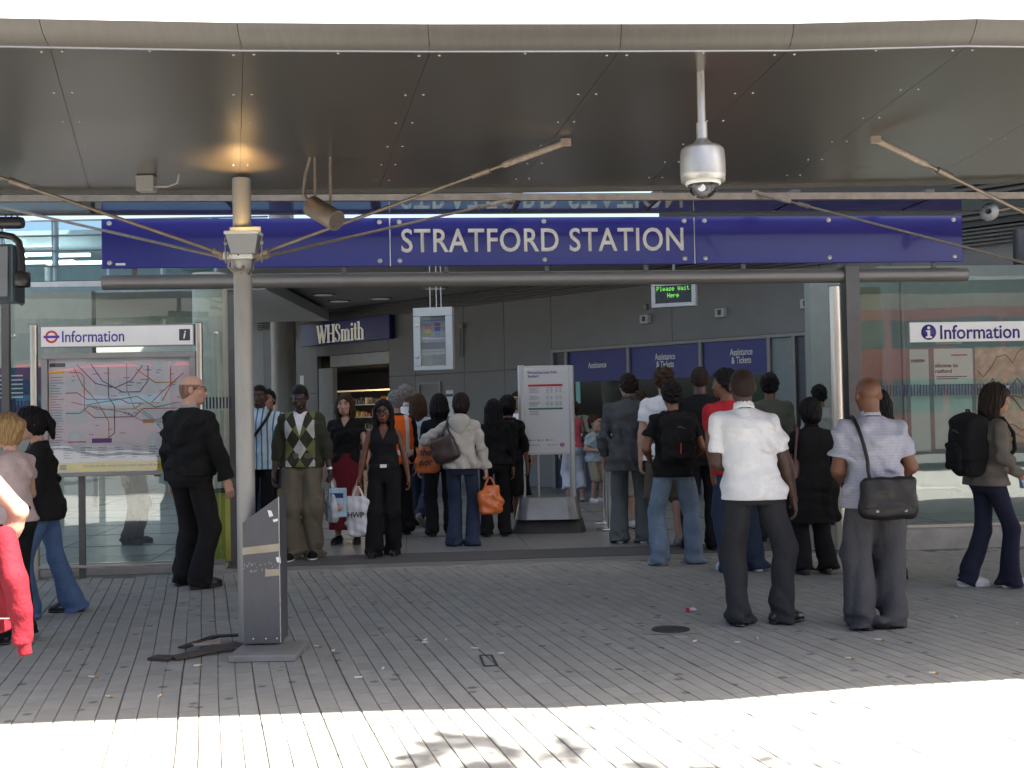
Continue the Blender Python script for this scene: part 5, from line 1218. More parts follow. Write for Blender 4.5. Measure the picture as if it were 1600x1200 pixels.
# ------------------------------------------------------------------ soft bodies: distance fields turned into meshes
class Field:
    def __init__(self, lo, hi, h):
        self.h = h; self.lo = np.array(lo, np.float32) - h * 2
        self.n = np.ceil((np.array(hi) - self.lo) / h).astype(int) + 3
        self.ax = [(self.lo[i] + h * np.arange(self.n[i])).astype(np.float32) for i in range(3)]
        self.F = np.full(self.n, 1.0, np.float32)
    def sub(self, lo, hi, pad):
        sl = []
        for i in range(3):
            a = int(np.clip(math.floor((lo[i] - pad - self.lo[i]) / self.h), 0, self.n[i])); b = int(np.clip(math.ceil((hi[i] + pad - self.lo[i]) / self.h) + 1, 0, self.n[i]))
            sl.append(slice(a, b))
        X = self.ax[0][sl[0]][:, None, None]; Y = self.ax[1][sl[1]][None, :, None]; Z = self.ax[2][sl[2]][None, None, :]
        return tuple(sl), X, Y, Z
    def union(self, sl, d, k):
        a = self.F[sl]
        if a.size == 0: return
        if k <= 0: self.F[sl] = np.minimum(a, d); return
        h = np.clip(0.5 + 0.5 * (a - d) / k, 0, 1)
        self.F[sl] = a * (1 - h) + d * h - k * h * (1 - h)
    def carve(self, sl, d, k=0.0):
        """take d<0 away"""
        a = self.F[sl]
        if a.size: self.F[sl] = np.maximum(a, -d)
    def cone(self, a, b, ra, rb, k=0.03, cut0=False, cut1=False, wr=None, carve=False):
        a = np.array(a, np.float32); b = np.array(b, np.float32); r = max(ra, rb)
        sl, X, Y, Z = self.sub(np.minimum(a, b) - r, np.maximum(a, b) + r, k + 2 * self.h + 0.02)
        d = b - a; L = float(np.dot(d, d)); 
        px, py, pz = X - a[0], Y - a[1], Z - a[2]
        t = (px * d[0] + py * d[1] + pz * d[2]) / max(L, 1e-9)
        tc = np.clip(t, 0, 1)
        q = np.sqrt((px - tc * d[0]) ** 2 + (py - tc * d[1]) ** 2 + (pz - tc * d[2]) ** 2)
        s = q - (ra + (rb - ra) * tc)
        if wr is not None: s = s + wr(X, Y, Z, tc)
        Ls = math.sqrt(max(L, 1e-9))
        if cut0: s = np.maximum(s, -t * Ls)
        if cut1: s = np.maximum(s, (t - 1) * Ls)
        if carve: self.carve(sl, s)
        else: self.union(sl, s, k)
    def ell(self, c, r, k=0.02, M=None, carve=False):
        c = np.array(c, np.float32); rm = max(r)
        sl, X, Y, Z = self.sub(c - rm, c + rm, k + 2 * self.h)
        x, y, z = X - c[0], Y - c[1], Z - c[2]
        if M is not None:
            x, y, z = (M[0][0] * x + M[0][1] * y + M[0][2] * z, M[1][0] * x + M[1][1] * y + M[1][2] * z, M[2][0] * x + M[2][1] * y + M[2][2] * z)
        q = np.sqrt((x / r[0]) ** 2 + (y / r[1]) ** 2 + (z / r[2]) ** 2)
        d = (q - 1) * min(r)
        if carve: self.carve(sl, d)
        else: self.union(sl, d, k)
    def loft(self, z, cx, cy, a, b, k=0.03, n=2.3, wr=None, yaw=0.0, capr=0.0):
        """stack of (super)ellipses along z"""
        z = np.array(z, float); A = np.array(a, float); B = np.array(b, float); CX = np.array(cx, float); CYy = np.array(cy, float)
        m = max(A.max(), B.max())
        sl, X, Y, Z = self.sub((CX.min() - m, CYy.min() - m, z.min()), (CX.max() + m, CYy.max() + m, z.max()), k + 2 * self.h)
        zz = Z.ravel()
        aa = np.interp(zz, z, A)[None, None, :].astype(np.float32); bb = np.interp(zz, z, B)[None, None, :].astype(np.float32)
        x = X - np.interp(zz, z, CX)[None, None, :].astype(np.float32); y = Y - np.interp(zz, z, CYy)[None, None, :].astype(np.float32)
        if yaw:
            c, s = math.cos(yaw), math.sin(yaw); x, y = c * x + s * y, -s * x + c * y
        q = ((np.abs(x) / aa) ** n + (np.abs(y) / bb) ** n) ** (1.0 / n)
        d = (q - 1) * np.minimum(aa, bb)
        if wr is not None: d = d + wr(X, Y, Z, None)
        d = np.maximum(d, np.maximum(z.min() - Z, Z - z.max()))
        self.union(sl, d, k)
    def box(self, c, r, rnd=0.02, k=0.02, M=None, wr=None, carve=False):
        c = np.array(c, np.float32); rm = math.sqrt(sum(v * v for v in r)) if M is not None else max(r)
        e = np.array([rm] * 3) if M is not None else np.array(r)
        sl, X, Y, Z = self.sub(c - e, c + e, k + 2 * self.h + 0.02)
        x, y, z = X - c[0], Y - c[1], Z - c[2]
        if M is not None:
            x, y, z = (M[0][0] * x + M[0][1] * y + M[0][2] * z, M[1][0] * x + M[1][1] * y + M[1][2] * z, M[2][0] * x + M[2][1] * y + M[2][2] * z)
        qx, qy, qz = np.abs(x) - r[0] + rnd, np.abs(y) - r[1] + rnd, np.abs(z) - r[2] + rnd
        d = np.sqrt(np.maximum(qx, 0) ** 2 + np.maximum(qy, 0) ** 2 + np.maximum(qz, 0) ** 2) + np.minimum(np.maximum(qx, np.maximum(qy, qz)), 0) - rnd
        if wr is not None: d = d + wr(X, Y, Z, None)
        if carve: self.carve(sl, d)
        else: self.union(sl, d, k)
    def halfspace(self, fn):
        """keep where fn(X,Y,Z) <= 0"""
        X = self.ax[0][:, None, None]; Y = self.ax[1][None, :, None]; Z = self.ax[2][None, None, :]
        self.F = np.maximum(self.F, fn(X, Y, Z))
    def mesh(self):
        F = self.F; h = self.h; ins = F < 0
        c = ins.astype(np.int8)
        s = (c[:-1, :-1, :-1] + c[1:, :-1, :-1] + c[:-1, 1:, :-1] + c[1:, 1:, :-1] + c[:-1, :-1, 1:] + c[1:, :-1, 1:] + c[:-1, 1:, 1:] + c[1:, 1:, 1:])
        act = (s > 0) & (s < 8)
        idx = np.argwhere(act)
        if not len(idx): return np.zeros((0, 3), np.float32), np.zeros((0, 4), np.int32)
        ID = np.full(act.shape, -1, np.int32); ID[act] = np.arange(len(idx))
        I, J, K = idx.T
        cor = {}
        for a in (0, 1):
            for b in (0, 1):
                for e in (0, 1): cor[(a, b, e)] = F[I + a, J + b, K + e]
        acc = np.zeros((len(idx), 3), np.float32); cnt = np.zeros(len(idx), np.float32)
        for (p, q) in [((0, b, e), (1, b, e)) for b in (0, 1) for e in (0, 1)] + [((a, 0, e), (a, 1, e)) for a in (0, 1) for e in (0, 1)] + [((a, b, 0), (a, b, 1)) for a in (0, 1) for b in (0, 1)]:
            f0, f1 = cor[p], cor[q]; m = (f0 < 0) != (f1 < 0)
            t = np.where(m, f0 / np.where(m, f0 - f1, 1), 0)
            for ax in range(3): acc[:, ax] += np.where(m, p[ax] + (q[ax] - p[ax]) * t, 0)
            cnt += m
        V = (idx + acc / cnt[:, None]) * h + self.lo
        Q = []
        # x edges
        e = ins[:-1, 1:-1, 1:-1] != ins[1:, 1:-1, 1:-1]; i, j, k = np.nonzero(e); j += 1; k += 1; fl = ins[i, j, k]
        q = np.stack([ID[i, j - 1, k - 1], ID[i, j, k - 1], ID[i, j, k], ID[i, j - 1, k]], 1); q[~fl] = q[~fl][:, ::-1]; Q.append(q)
        e = ins[1:-1, :-1, 1:-1] != ins[1:-1, 1:, 1:-1]; i, j, k = np.nonzero(e); i += 1; k += 1; fl = ins[i, j, k]
        q = np.stack([ID[i - 1, j, k - 1], ID[i - 1, j, k], ID[i, j, k], ID[i, j, k - 1]], 1); q[~fl] = q[~fl][:, ::-1]; Q.append(q)
        e = ins[1:-1, 1:-1, :-1] != ins[1:-1, 1:-1, 1:]; i, j, k = np.nonzero(e); i += 1; j += 1; fl = ins[i, j, k]
        q = np.stack([ID[i - 1, j - 1, k], ID[i, j - 1, k], ID[i, j, k], ID[i - 1, j, k]], 1); q[~fl] = q[~fl][:, ::-1]; Q.append(q)
        return V.astype(np.float32), np.concatenate(Q).astype(np.int32)

def wrinkle(amp, seed, kind='cloth', low=True):
    rg = np.random.RandomState(seed)
    ph = rg.rand(8) * 6.28; sk = rg.uniform(-1, 1, 6)
    if kind == 'trouser':
        def f(X, Y, Z, t):
            w = 3.0 * np.sin(9 * X + ph[0] + 4 * Z) + 2.0 * np.sin(11 * Y + ph[1] - 5 * Z)
            r = (1 - 1.7 * np.abs(np.sin(13 * X * sk[1] + 15 * Y + 5.5 * Z + 0.35 * w + ph[2]))) * 0.7 + 0.6 * np.sin(24 * X + 18 * Y * sk[2] - 7 * Z + 0.4 * w + ph[5])
            if t is not None and low: r = r + (np.sin(Z * 34 - 1.2 * w + 16 * X * sk[0] + ph[3]) * 0.9 + 0.5 * np.sin(Z * 55 + w)) * np.exp(-((t - 1.0) / 0.22) ** 2)
            env = 0.45
            if t is not None: env = 0.5 + (0.55 * np.exp(-((t - 1.0) / 0.28) ** 2) if low else 0.0)
            return amp * 2.1 * env * r
    else:
        def f(X, Y, Z, t):
            w = 2.2 * np.sin(7 * X + ph[0] + 6 * Z) + 2.0 * np.sin(8 * Y + ph[1] - 5 * Z)
            r = 0.55 * np.sin(30 * X * sk[0] + 20 * Y * sk[1] + 19 * Z + w + ph[2]) + 0.5 * np.sin(34 * X + 26 * Y * sk[2] + 9 * Z * sk[3] + 1.4 * w + ph[3]) + 0.3 * np.sin(52 * Z + 1.2 * w + ph[4])
            r = r + (0.7 - 1.5 * np.abs(np.sin(10 * X * sk[4] + 8 * Y + 12 * Z * sk[5] + 0.7 * w + ph[6]))) * 0.7
            return np.minimum(amp * 1.7 * r, amp * 1.0)
    return f

def ik(a, b, l1, l2, hint):
    a, b, hint = Vector(a), Vector(b), Vector(hint)
    d = b - a; L = d.length; L2 = min(L, (l1 + l2) * 0.998)
    if L > L2: b = a + d.normalized() * L2; d = b - a; L = L2
    x = (l1 * l1 - l2 * l2 + L * L) / (2 * L); y = math.sqrt(max(0, l1 * l1 - x * x))
    n = d.normalized(); h = hint - n * hint.dot(n)
    if h.length < 1e-4: h = Vector((0, 1, 0.01)) - n * n.y
    return a + n * x + h.normalized() * y, b

SKIN = {'pale': (0.46, 0.27, 0.19), 'tan': (0.36, 0.19, 0.115), 'brown': (0.14, 0.056, 0.026), 'brown2': (0.19, 0.08, 0.04), 'dark': (0.045, 0.024, 0.017), 'dark2': (0.07, 0.034, 0.022)}
def skin_mat(tone):
    n = 'skin_' + tone
    if n in MATS: return MATS[n]
    c = SKIN[tone]
    M = mat(n, c, 0.48, var=0.10, scale=14, bump=0.04, bscale=160, spec=0.45)
    nt = M.node_tree; b = nt.nodes['Principled BSDF']
    b.inputs['Subsurface Weight'].default_value = 0.08; b.inputs['Subsurface Radius'].default_value = (0.02, 0.008, 0.004)
    at = _n(nt, 'ShaderNodeAttribute'); at.attribute_name = 'feature'
    src = b.inputs['Base Color'].links[0].from_socket
    mx = _n(nt, 'ShaderNodeMix', data_type='RGBA'); nt.links.new(at.outputs['Alpha'], mx.inputs[0]); nt.links.new(src, mx.inputs[6]); nt.links.new(at.outputs['Color'], mx.inputs[7])
    nt.links.new(mx.outputs[2], b.inputs['Base Color'])
    return M
HAIR = {'black': (0.010, 0.009, 0.009), 'dbrown': (0.022, 0.014, 0.010), 'brown': (0.055, 0.030, 0.017), 'blonde': (0.30, 0.19, 0.085), 'grey': (0.20, 0.19, 0.18), 'stubble': (0.24, 0.14, 0.10), 'crop': (0.028, 0.018, 0.014)}
def hair_mat(c):
    return mat('hair_' + c, HAIR[c], 0.5, var=0.55, scale=22, stretch=(4, 4, 0.4), bump=1.0, bscale=34, rvar=0.15, spec=0.12)
def cloth(name, c, rough=0.85, var=0.10, bs=260, **k):
    return mat('cloth_' + name, c, rough, var=var, scale=5, bump=0.7, bscale=bs * 0.16, spec=0.22, **k)
def build_multi(name, parts, material, parent, feats=None):
    """several (V,Q) grids become ONE mesh"""
    Vs, Qs, o = [], [], 0
    for V, Q in parts:
        Vs.append(V); Qs.append(Q + o); o += len(V)
    V = np.concatenate(Vs); me = mesh_np(name, V, [np.concatenate(Qs)])
    if feats is not None:
        ca = me.color_attributes.new('feature', 'FLOAT_COLOR', 'POINT')
        col = np.zeros((len(V), 4), np.float32); col[:len(feats)] = feats; ca.data.foreach_set('color', col.ravel())
    return link(name, me, material, parent)

def hand_field(fs, side, wrist, fdir, palm, s, grip, h):
    """palm + five unequal bent fingers; fdir points along the hand, palm = the way the palm faces"""
    f = Vector(fdir).normalized(); p = Vector(palm); p = (p - f * p.dot(f)).normalized(); u = f.cross(p) * side   # u towards the thumb
    w = Vector(wrist); T = lambda a, b, c: tuple(w + f * a * s + p * b * s + u * c * s)
    lo = w - Vector((.22, .22, .22)) * s; hi = w + Vector((.22, .22, .22)) * s
    F = Field(lo, hi, h)
    F.cone(T(-0.03, 0, 0), T(0.02, 0, 0), 0.026 * s, 0.027 * s, 0.01)
    for c in (-0.026, -0.008, 0.010, 0.026): F.cone(T(0.015, 0, c * 0.75), T(0.088, 0.002, c), 0.0165 * s, 0.0135 * s, 0.014)
    lens = (0.030, 0.037, 0.041, 0.037)
    for i, c in enumerate((-0.031, -0.0105, 0.0105, 0.031)):
        a = grip * (1.0 + 0.08 * (1.5 - i)); L = lens[i]; x, y = 0.088, 0.0; an = a * 0.55; r = 0.0085 if i else 0.0075
        for seg, (k, rr) in enumerate(((1.05, r), (0.72, r * 0.93), (0.58, r * 0.85))):
            x2, y2 = x + math.cos(an) * L * k, y + math.sin(an) * L * k
            F.cone(T(x, y, c * (1 + 0.1 * seg * (1 - grip * 0.4))), T(x2, y2, c * (1 + 0.1 * (seg + 1) * (1 - grip * 0.4))), rr * s, rr * 0.94 * s, 0.003)
            x, y = x2, y2; an += a
    F.cone(T(0.018, 0.004, 0.026), T(0.052, 0.018, 0.048), 0.0155 * s, 0.0115 * s, 0.012)
    F.cone(T(0.052, 0.018, 0.048), T(0.082, 0.030 + 0.012 * grip, 0.050 - 0.008 * grip), 0.0112 * s, 0.0088 * s, 0.004)
    return F.mesh()

def person(sp):
    """sp: dict describing one figure. local frame: +y is where it faces, +x its own right hand side"""
    g = sp['at']; H = sp['H']; s = H / 1.75; q = sp.get('q', 0.012); fem = sp.get('fem', False); wd = sp.get('w', 1.0); seed = sp.get('seed', int(abs(g.x * 977 + g.y * 131)) % 9999)
    root = thing('person', sp['label'], sp.get('cat', 'person'), (g.x, g.y, sp.get('z', 0.0)), R(sp.get('yaw', 0)), sp.get('group', 'people at the station entrance'))
    V3 = lambda t: Vector(t) * s
    # ---- skeleton
    feet = sp.get('feet', ((-0.11, 0.0, 8, 0), (0.11, 0.0, -8, 0)))      # left (-x), right (+x): x, y, toe angle, heel lift
    soles = 0.02
    hipw = 0.092 if not fem else 0.095
    pel = Vector((sp.get('px', 0.0), sp.get('py', 0.0), 0.945)) * s
    ank = []
    for (fx, fy, fa, fl) in feet: ank.append(Vector((fx * s, fy * s, (0.085 + fl) * s)))
    LT, LS = 0.435 * s, 0.425 * s
    for i, sd_ in enumerate((-1, 1)):
        hx = Vector((pel.x + sd_ * hipw * s, pel.y, 0)); d2 = (Vector((ank[i].x, ank[i].y, 0)) - hx).length
        top = ank[i].z + math.sqrt(max(0.01, ((LT + LS) * 0.997) ** 2 - d2 * d2)); pel.z = min(pel.z, top + 0.03 * s)
    hips = [pel + Vector((sd_ * hipw * s, 0, -0.03 * s)) for sd_ in (-1, 1)]
    knees = []
    for i in (0, 1):
        fa = R(feet[i][2]); k_, a_ = ik(hips[i], ank[i], LT, LS, (math.sin(-fa) * 1.0, math.cos(fa), 0.0)); knees.append(k_)
    lean = sp.get('lean', (0.0, 0.0))                                     # (sideways, forward) at the shoulders
    shc = pel + Vector((lean[0] * s, lean[1] * s, 0.485 * s))
    tw = R(sp.get('twist', 0)); cw, sw = math.cos(tw), math.sin(tw)
    shw = (0.178 if not fem else 0.157) * s * (0.5 + 0.5 * wd)
    rot = lambda v: Vector((v[0] * cw - v[1] * sw, v[0] * sw + v[1] * cw, v[2]))
    drop = sp.get('drop', (0, 0))
    sh = [shc + rot((-shw, -0.005 * s, -0.036 * s - drop[0])), shc + rot((shw, -0.005 * s, -0.036 * s - drop[1]))]
    neck0 = shc + Vector((0, -0.005 * s, 0.02 * s))
    hy, hp, hr = [R(v) for v in sp.get('head', (0, 0, 0))]                 # yaw (left +), pitch (down +), roll
    hb = shc + Vector((0, 0.012 * s, 0.085 * s)) + rot((0, math.sin(hp) * 0.05 * s, 0))
    HM = Matrix.Rotation(hy + tw, 3, 'Z') @ Matrix.Rotation(-hp, 3, 'X') @ Matrix.Rotation(hr, 3, 'Y')
    hs = s ** 0.6 * 1.07 * sp.get('hs', 1.0)
    HC = hb + HM @ (Vector((0, 0.018, 0.105)) * hs)
    HT = lambda x, y, z: tuple(HC + HM @ (Vector((x, y, z)) * hs))
    HI = HM.transposed()
    HIl = [[HI[i][j] for j in range(3)] for i in range(3)]
    UA, FA = 0.285 * s, 0.25 * s
    arms = sp.get('arms', (((-0.25, 0.03, 0.80), (-0.6, -0.6, 0)), ((0.25, 0.03, 0.80), (0.6, -0.6, 0))))
    elb, wri = [], []
    for i in (0, 1):
        e_, w_ = ik(sh[i], Vector(arms[i][0]) * s, UA, FA, arms[i][1]); elb.append(e_); wri.append(w_)
    top = sp['top']; bot = sp['bottom']
    # ---- torso tables, heights from the pelvis
    if fem:
        TZ = [-0.12, -0.06, 0.0, 0.07, 0.14, 0.20, 0.27, 0.33, 0.40, 0.455, 0.495, 0.53]
        TA = [0.135, 0.168, 0.172, 0.155, 0.135, 0.130, 0.140, 0.148, 0.150, 0.142, 0.095, 0.055]
        TB = [0.095, 0.118, 0.118, 0.105, 0.094, 0.092, 0.105, 0.115, 0.105, 0.088, 0.068, 0.052]
        TC = [0.0, -0.012, -0.012, -0.004, 0.004, 0.006, 0.012, 0.020, 0.010, 0.0, -0.004, 0.0]
    else:
        TZ = [-0.12, -0.06, 0.0, 0.07, 0.14, 0.20, 0.27, 0.33, 0.40, 0.455, 0.495, 0.53]
        TA = [0.125, 0.155, 0.162, 0.158, 0.152, 0.152, 0.162, 0.172, 0.177, 0.168, 0.110, 0.062]
        TB = [0.090, 0.112, 0.113, 0.110, 0.106, 0.106, 0.112, 0.118, 0.114, 0.095, 0.072, 0.058]
        TC = [0.0, -0.010, -0.008, 0.0, 0.004, 0.004, 0.006, 0.008, 0.004, 0.0, -0.004, 0.0]
    belly = sp.get('belly', 0.0)
    TZ = np.array(TZ); TA = np.array(TA) * (0.4 + 0.6 * wd); TB = np.array(TB) * (0.5 + 0.5 * wd); TC = np.array(TC)
    bl = np.exp(-((TZ - 0.12) / 0.12) ** 2) * belly; TB = TB + bl * 0.5; TC = TC + bl * 0.5; TA = TA + bl * 0.35
    def torso(F, off, z0, z1, k=0.03, wr=None, flare=0.0, n=2.3, topw=0.0):
        m = (TZ > z0) & (TZ < z1); zz = np.concatenate([[z0], TZ[m], [z1]])
        t = np.clip(zz / 0.485, -0.2, 1.05)
        a = np.interp(zz, TZ, TA) * s + off; b = np.interp(zz, TZ, TB) * s + off; c = np.interp(zz, TZ, TC) * s
        if topw: a = np.where(zz < 0.03, np.maximum(a, (hipw + 0.088) * s + topw), a); b = np.where(zz < 0.03, np.maximum(b, 0.106 * s + topw), b)
        if flare: fl = np.clip((0.18 - zz) / 0.3, 0, 1) * flare; a = a + fl; b = b + fl
        if z1 > 0.48: a = np.where(zz > 0.45, np.maximum(a - off * 0.6, 0.03), a); b = np.where(zz > 0.45, np.maximum(b - off * 0.6, 0.03), b)
        cx = pel.x + (shc.x - pel.x) * t - sw * c * 1.0; cy = pel.y + (shc.y - pel.y) * t + cw * c
        F.loft(pel.z + zz * s, cx, cy, a, b, k, n, wr, tw)
    def wedge(F, wf):
        X, Y, Z = F.ax[0][:, None, None], F.ax[1][None, :, None], F.ax[2][None, None, :]
        t = np.clip((Z - pel.z) / (0.485 * s), 0, 1); x = X - (pel.x + (shc.x - pel.x) * t); y = Y - (pel.y + (shc.y - pel.y) * t)
        xl = cw * x + sw * y; yl = -sw * x + cw * y
        F.F = np.maximum(F.F, -np.maximum(np.abs(xl) - wf(Z), 0.03 * s - yl))
    allp = [Vector(p) for p in ank + knees + hips + sh + elb + wri] + [HC + Vector((0, 0, 0.2)), pel]
    lo = Vector((min(p.x for p in allp), min(p.y for p in allp), min(0.0, min(p.z for p in allp) - 0.1))) - Vector((0.17, 0.19, 0.0)) * s
    hi = Vector((max(p.x for p in allp), max(p.y for p in allp), max(p.z for p in allp))) + Vector((0.17, 0.19, 0.02)) * s
    # ---- body (skin): torso and limbs, head and hands on finer grids, one mesh
    F = Field(lo, hi, q * 1.35)
    torso(F, -0.014, -0.12, 0.53)
    F.cone(sh[0].lerp(sh[1], 0.12), sh[0].lerp(sh[1], 0.88), 0.042 * s, 0.042 * s, 0.04)
    aw = sp.get('aw', 1.0) * (0.86 if fem else 1.0)
    for i in (0, 1):
        F.cone(sh[i].lerp(elb[i], 0.05), elb[i], 0.046 * s * aw, 0.043 * s * aw, 0.02)
        m1_ = elb[i].lerp(wri[i], 0.3)
        F.cone(elb[i], m1_, 0.043 * s * aw, 0.043 * s * aw, 0.02); F.cone(m1_, wri[i], 0.043 * s * aw, 0.0265 * s * aw, 0.02)
        F.cone(hips[i], knees[i], 0.068 * s, 0.052 * s, 0.03)
        cm = knees[i].lerp(ank[i], 0.32) + Vector((0, -0.014 * s, 0)); F.cone(knees[i], cm, 0.052 * s, 0.054 * s, 0.02); F.cone(cm, ank[i], 0.054 * s, 0.035 * s, 0.02)
        fa = R(feet[i][2]); fd = Vector((-math.sin(fa), math.cos(fa), 0)); tip = ank[i] + fd * 0.13 * s; tip.z = max(0.03 * s, ank[i].z - 0.06 * s - feet[i][3] * 0.8 * s)
        F.cone(ank[i] + Vector((0, 0, -0.03 * s)), tip, 0.036 * s, 0.026 * s, 0.02)
    F.cone(neck0, HC + HM @ Vector((0, -0.02, -0.05)), 0.055 * s * (0.88 if fem else 1.0) * sp.get('nw', 1.0), 0.052 * s * (0.86 if fem else 1.0) * sp.get('nw', 1.0), 0.03)
    parts = []
    hq = min(0.0085, q * 0.75)
    HF = Field(HC - Vector((0.16, 0.16, 0.19)), HC + Vector((0.16, 0.16, 0.16)), hq)
    HF.ell(HT(0, -0.012, 0.030), (0.076 * hs, 0.096 * hs, 0.088 * hs), 0.02, HIl)
    HF.ell(HT(0, 0.020, -0.040), (0.062 * hs, 0.072 * hs, 0.076 * hs), 0.03, HIl)
    HF.ell(HT(0, 0.058, -0.088), (0.030 * hs, 0.026 * hs, 0.022 * hs), 0.025, HIl)      # chin
    HF.cone(HT(0, 0.088, 0.008), HT(0, 0.108, -0.030), 0.010 * hs, 0.014 * hs, 0.012)   # nose
    HF.ell(HT(0.0, 0.100, -0.036), (0.019 * hs, 0.012 * hs, 0.010 * hs), 0.008, HIl)
    for sx in (-1, 1):
        HF.ell(HT(sx * 0.031, 0.092, 0.010), (0.019 * hs, 0.014 * hs, 0.012 * hs), 0.0, HIl, carve=True)
        HF.ell(HT(sx * 0.031, 0.078, 0.008), (0.015 * hs, 0.014 * hs, 0.013 * hs), 0.004, HIl)
        HF.ell(HT(sx * 0.030, 0.082, 0.028), (0.024 * hs, 0.014 * hs, 0.008 * hs), 0.014, HIl)
        HF.ell(HT(sx * 0.044, 0.062, -0.022), (0.020 * hs, 0.020 * hs, 0.018 * hs), 0.02, HIl)
        HF.ell(HT(sx * 0.078, -0.012, -0.004), (0.010 * hs, 0.019 * hs, 0.031 * hs), 0.006, HIl)
    HF.ell(HT(0, 0.086, -0.060), (0.024 * hs, 0.014 * hs, 0.008 * hs), 0.008, HIl); HF.ell(HT(0, 0.085, -0.072), (0.020 * hs, 0.014 * hs, 0.008 * hs), 0.008, HIl)
    HF.cone(neck0 + Vector((0, 0, 0.02)), HC + HM @ Vector((0, -0.025, -0.06)), 0.055 * s * (0.88 if fem else 1.0) * sp.get('nw', 1.0), 0.052 * s * (0.86 if fem else 1.0) * sp.get('nw', 1.0), 0.03)
    hv, hq_ = HF.mesh()
    parts.append((hv, hq_))
    # face colours: lips, brows, eyes
    L = (hv - np.array(HC[:], np.float32)) @ np.array(HM, np.float32) / hs
    sk = np.array(SKIN[sp['skin']]); ft = np.zeros((len(hv), 4), np.float32)
    def paint(mask, c, a): ft[mask, :3] = c; ft[mask, 3] = a
    fr_ = L[:, 1] > 0.05
    paint(fr_ & (np.abs(L[:, 0]) < 0.026) & (L[:, 2] < -0.054) & (L[:, 2] > -0.079), sk * np.array((0.85, 0.5, 0.5)), 0.8)
    for sx in (-1, 1):
        dx = L[:, 0] - sx * 0.031
        paint(fr_ & (np.abs(dx) < 0.020) & (np.abs(L[:, 2] - 0.029) < 0.0065), np.array(HAIR.get(sp.get('brow', 'black'))), 0.85)
        paint(fr_ & (np.abs(dx) < 0.013) & (np.abs(L[:, 2] - 0.008) < 0.007), (0.30, 0.27, 0.25), 0.8)
        paint(fr_ & (np.abs(dx) < 0.006) & (np.abs(L[:, 2] - 0.008) < 0.008), (0.01, 0.008, 0.006), 0.95)
    if sp.get('lipstick'): paint(fr_ & (np.abs(L[:, 0]) < 0.026) & (L[:, 2] < -0.054) & (L[:, 2] > -0.079), (0.22, 0.03, 0.04), 0.8)
    hands = sp.get('hands', (0.5, 0.5))
    hdirs = sp.get('hdir', (None, None)); palms = sp.get('palm', (None, None))
    wend = []
    for i, sd_ in enumerate((-1, 1)):
        if hands[i] is None: wend.append(wri[i]); continue
        fd = Vector(hdirs[i]) if hdirs[i] else (wri[i] - elb[i]).normalized()
        pm_ = Vector(palms[i]) if palms[i] else Vector((-sd_, 0.15, 0.0))
        parts.append(hand_field(None, sd_, wri[i], fd, pm_, s * (0.9 if fem else 1.0), hands[i], min(0.0065, q * 0.5) if q < 0.014 else 0.008))
        wend.append(wri[i] + fd.normalized() * 0.1 * s)
    body_ = F.mesh()
    body = build_multi('body', parts + [body_], skin_mat(sp['skin']), root, ft)
    # ---- lower garment
    kind = bot.get('kind', 'trousers'); bm_ = bot['mat']
    F = Field(lo, hi, q)
    wt = bot.get('waist', 0.11); loose = bot.get('loose', 0.014); wr = wrinkle(bot.get('wr', 0.007), seed + 5, 'trouser'); wrU = wrinkle(bot.get('wr', 0.007), seed + 5, 'trouser', False)
    torso(F, loose * 0.7 + 0.002, -0.12, wt, 0.03)
    if kind in ('trousers', 'shorts'):
        hem = bot.get('hem', 0.03); kr = bot.get('knee', 0.066) ; hr_ = bot.get('ankle', 0.070)
        for i in (0, 1):
            F.cone(hips[i] + Vector((0, 0, 0.01)), knees[i], 0.084 * s + loose * 0.8, kr * s + loose, 0.03, wr=wrU)
            if kind == 'shorts':
                e_ = knees[i].lerp(ank[i], bot.get('len', 0.12)); F.cone(knees[i], e_, kr * s + loose, kr * s + loose + 0.006, 0.01, cut1=True, wr=wr)
            else:
                e_ = ank[i] + Vector((0, -0.012 * s, -0.085 * s + hem * s)); F.cone(knees[i], e_, kr * s + loose, hr_ * s + loose, 0.035, cut1=True, wr=wr)
        if bot.get('pockets'):
            for i, sd_ in enumerate((-1, 1)):
                m_ = hips[i].lerp(knees[i], 0.72) + Vector((sd_ * (0.075 * s + loose), 0, 0)); F.box(m_, (0.022, 0.07 * s, 0.085 * s), 0.015, 0.012)
    else:                                                                    # skirt
        zb = bot.get('hemz', 0.45) * s; zz = [zb, zb + (pel.z - zb) * 0.5, pel.z, pel.z + wt * s]
        fl = bot.get('flare', 0.05)
        kx = [(knees[0].x + knees[1].x) / 2, (knees[0].x + knees[1].x + 2 * pel.x) / 4, pel.x, pel.x]; ky = [(knees[0].y + knees[1].y) / 2, pel.y, pel.y - 0.01, pel.y]
        wr2 = wrinkle(0.008, seed + 9); ff = lambda X, Y, Z, t: 0.012 * np.sin(np.arctan2(Y - ky[0], X - kx[0]) * 9 + 3 * Z) * np.clip((pel.z - Z) * 2, 0, 1)
        F.loft(zz, kx, ky, [0.17 * s + fl, 0.178 * s + fl * .5, 0.178 * s + loose, 0.15 * s + loose], [0.14 * s + fl, 0.135 * s + fl * .5, 0.125 * s + loose, 0.11 * s + loose], 0.02, 2.0, ff)
    o_ = build_multi('skirt' if kind == 'skirt' else kind, [F.mesh()], bm_, root)
    if bot.get('belt'):
        F = Field(lo, hi, q); torso(F, loose * 0.7 + 0.010, wt - 0.035, wt + 0.005, 0.0); build_multi('belt', [F.mesh()], bot['belt'], root)
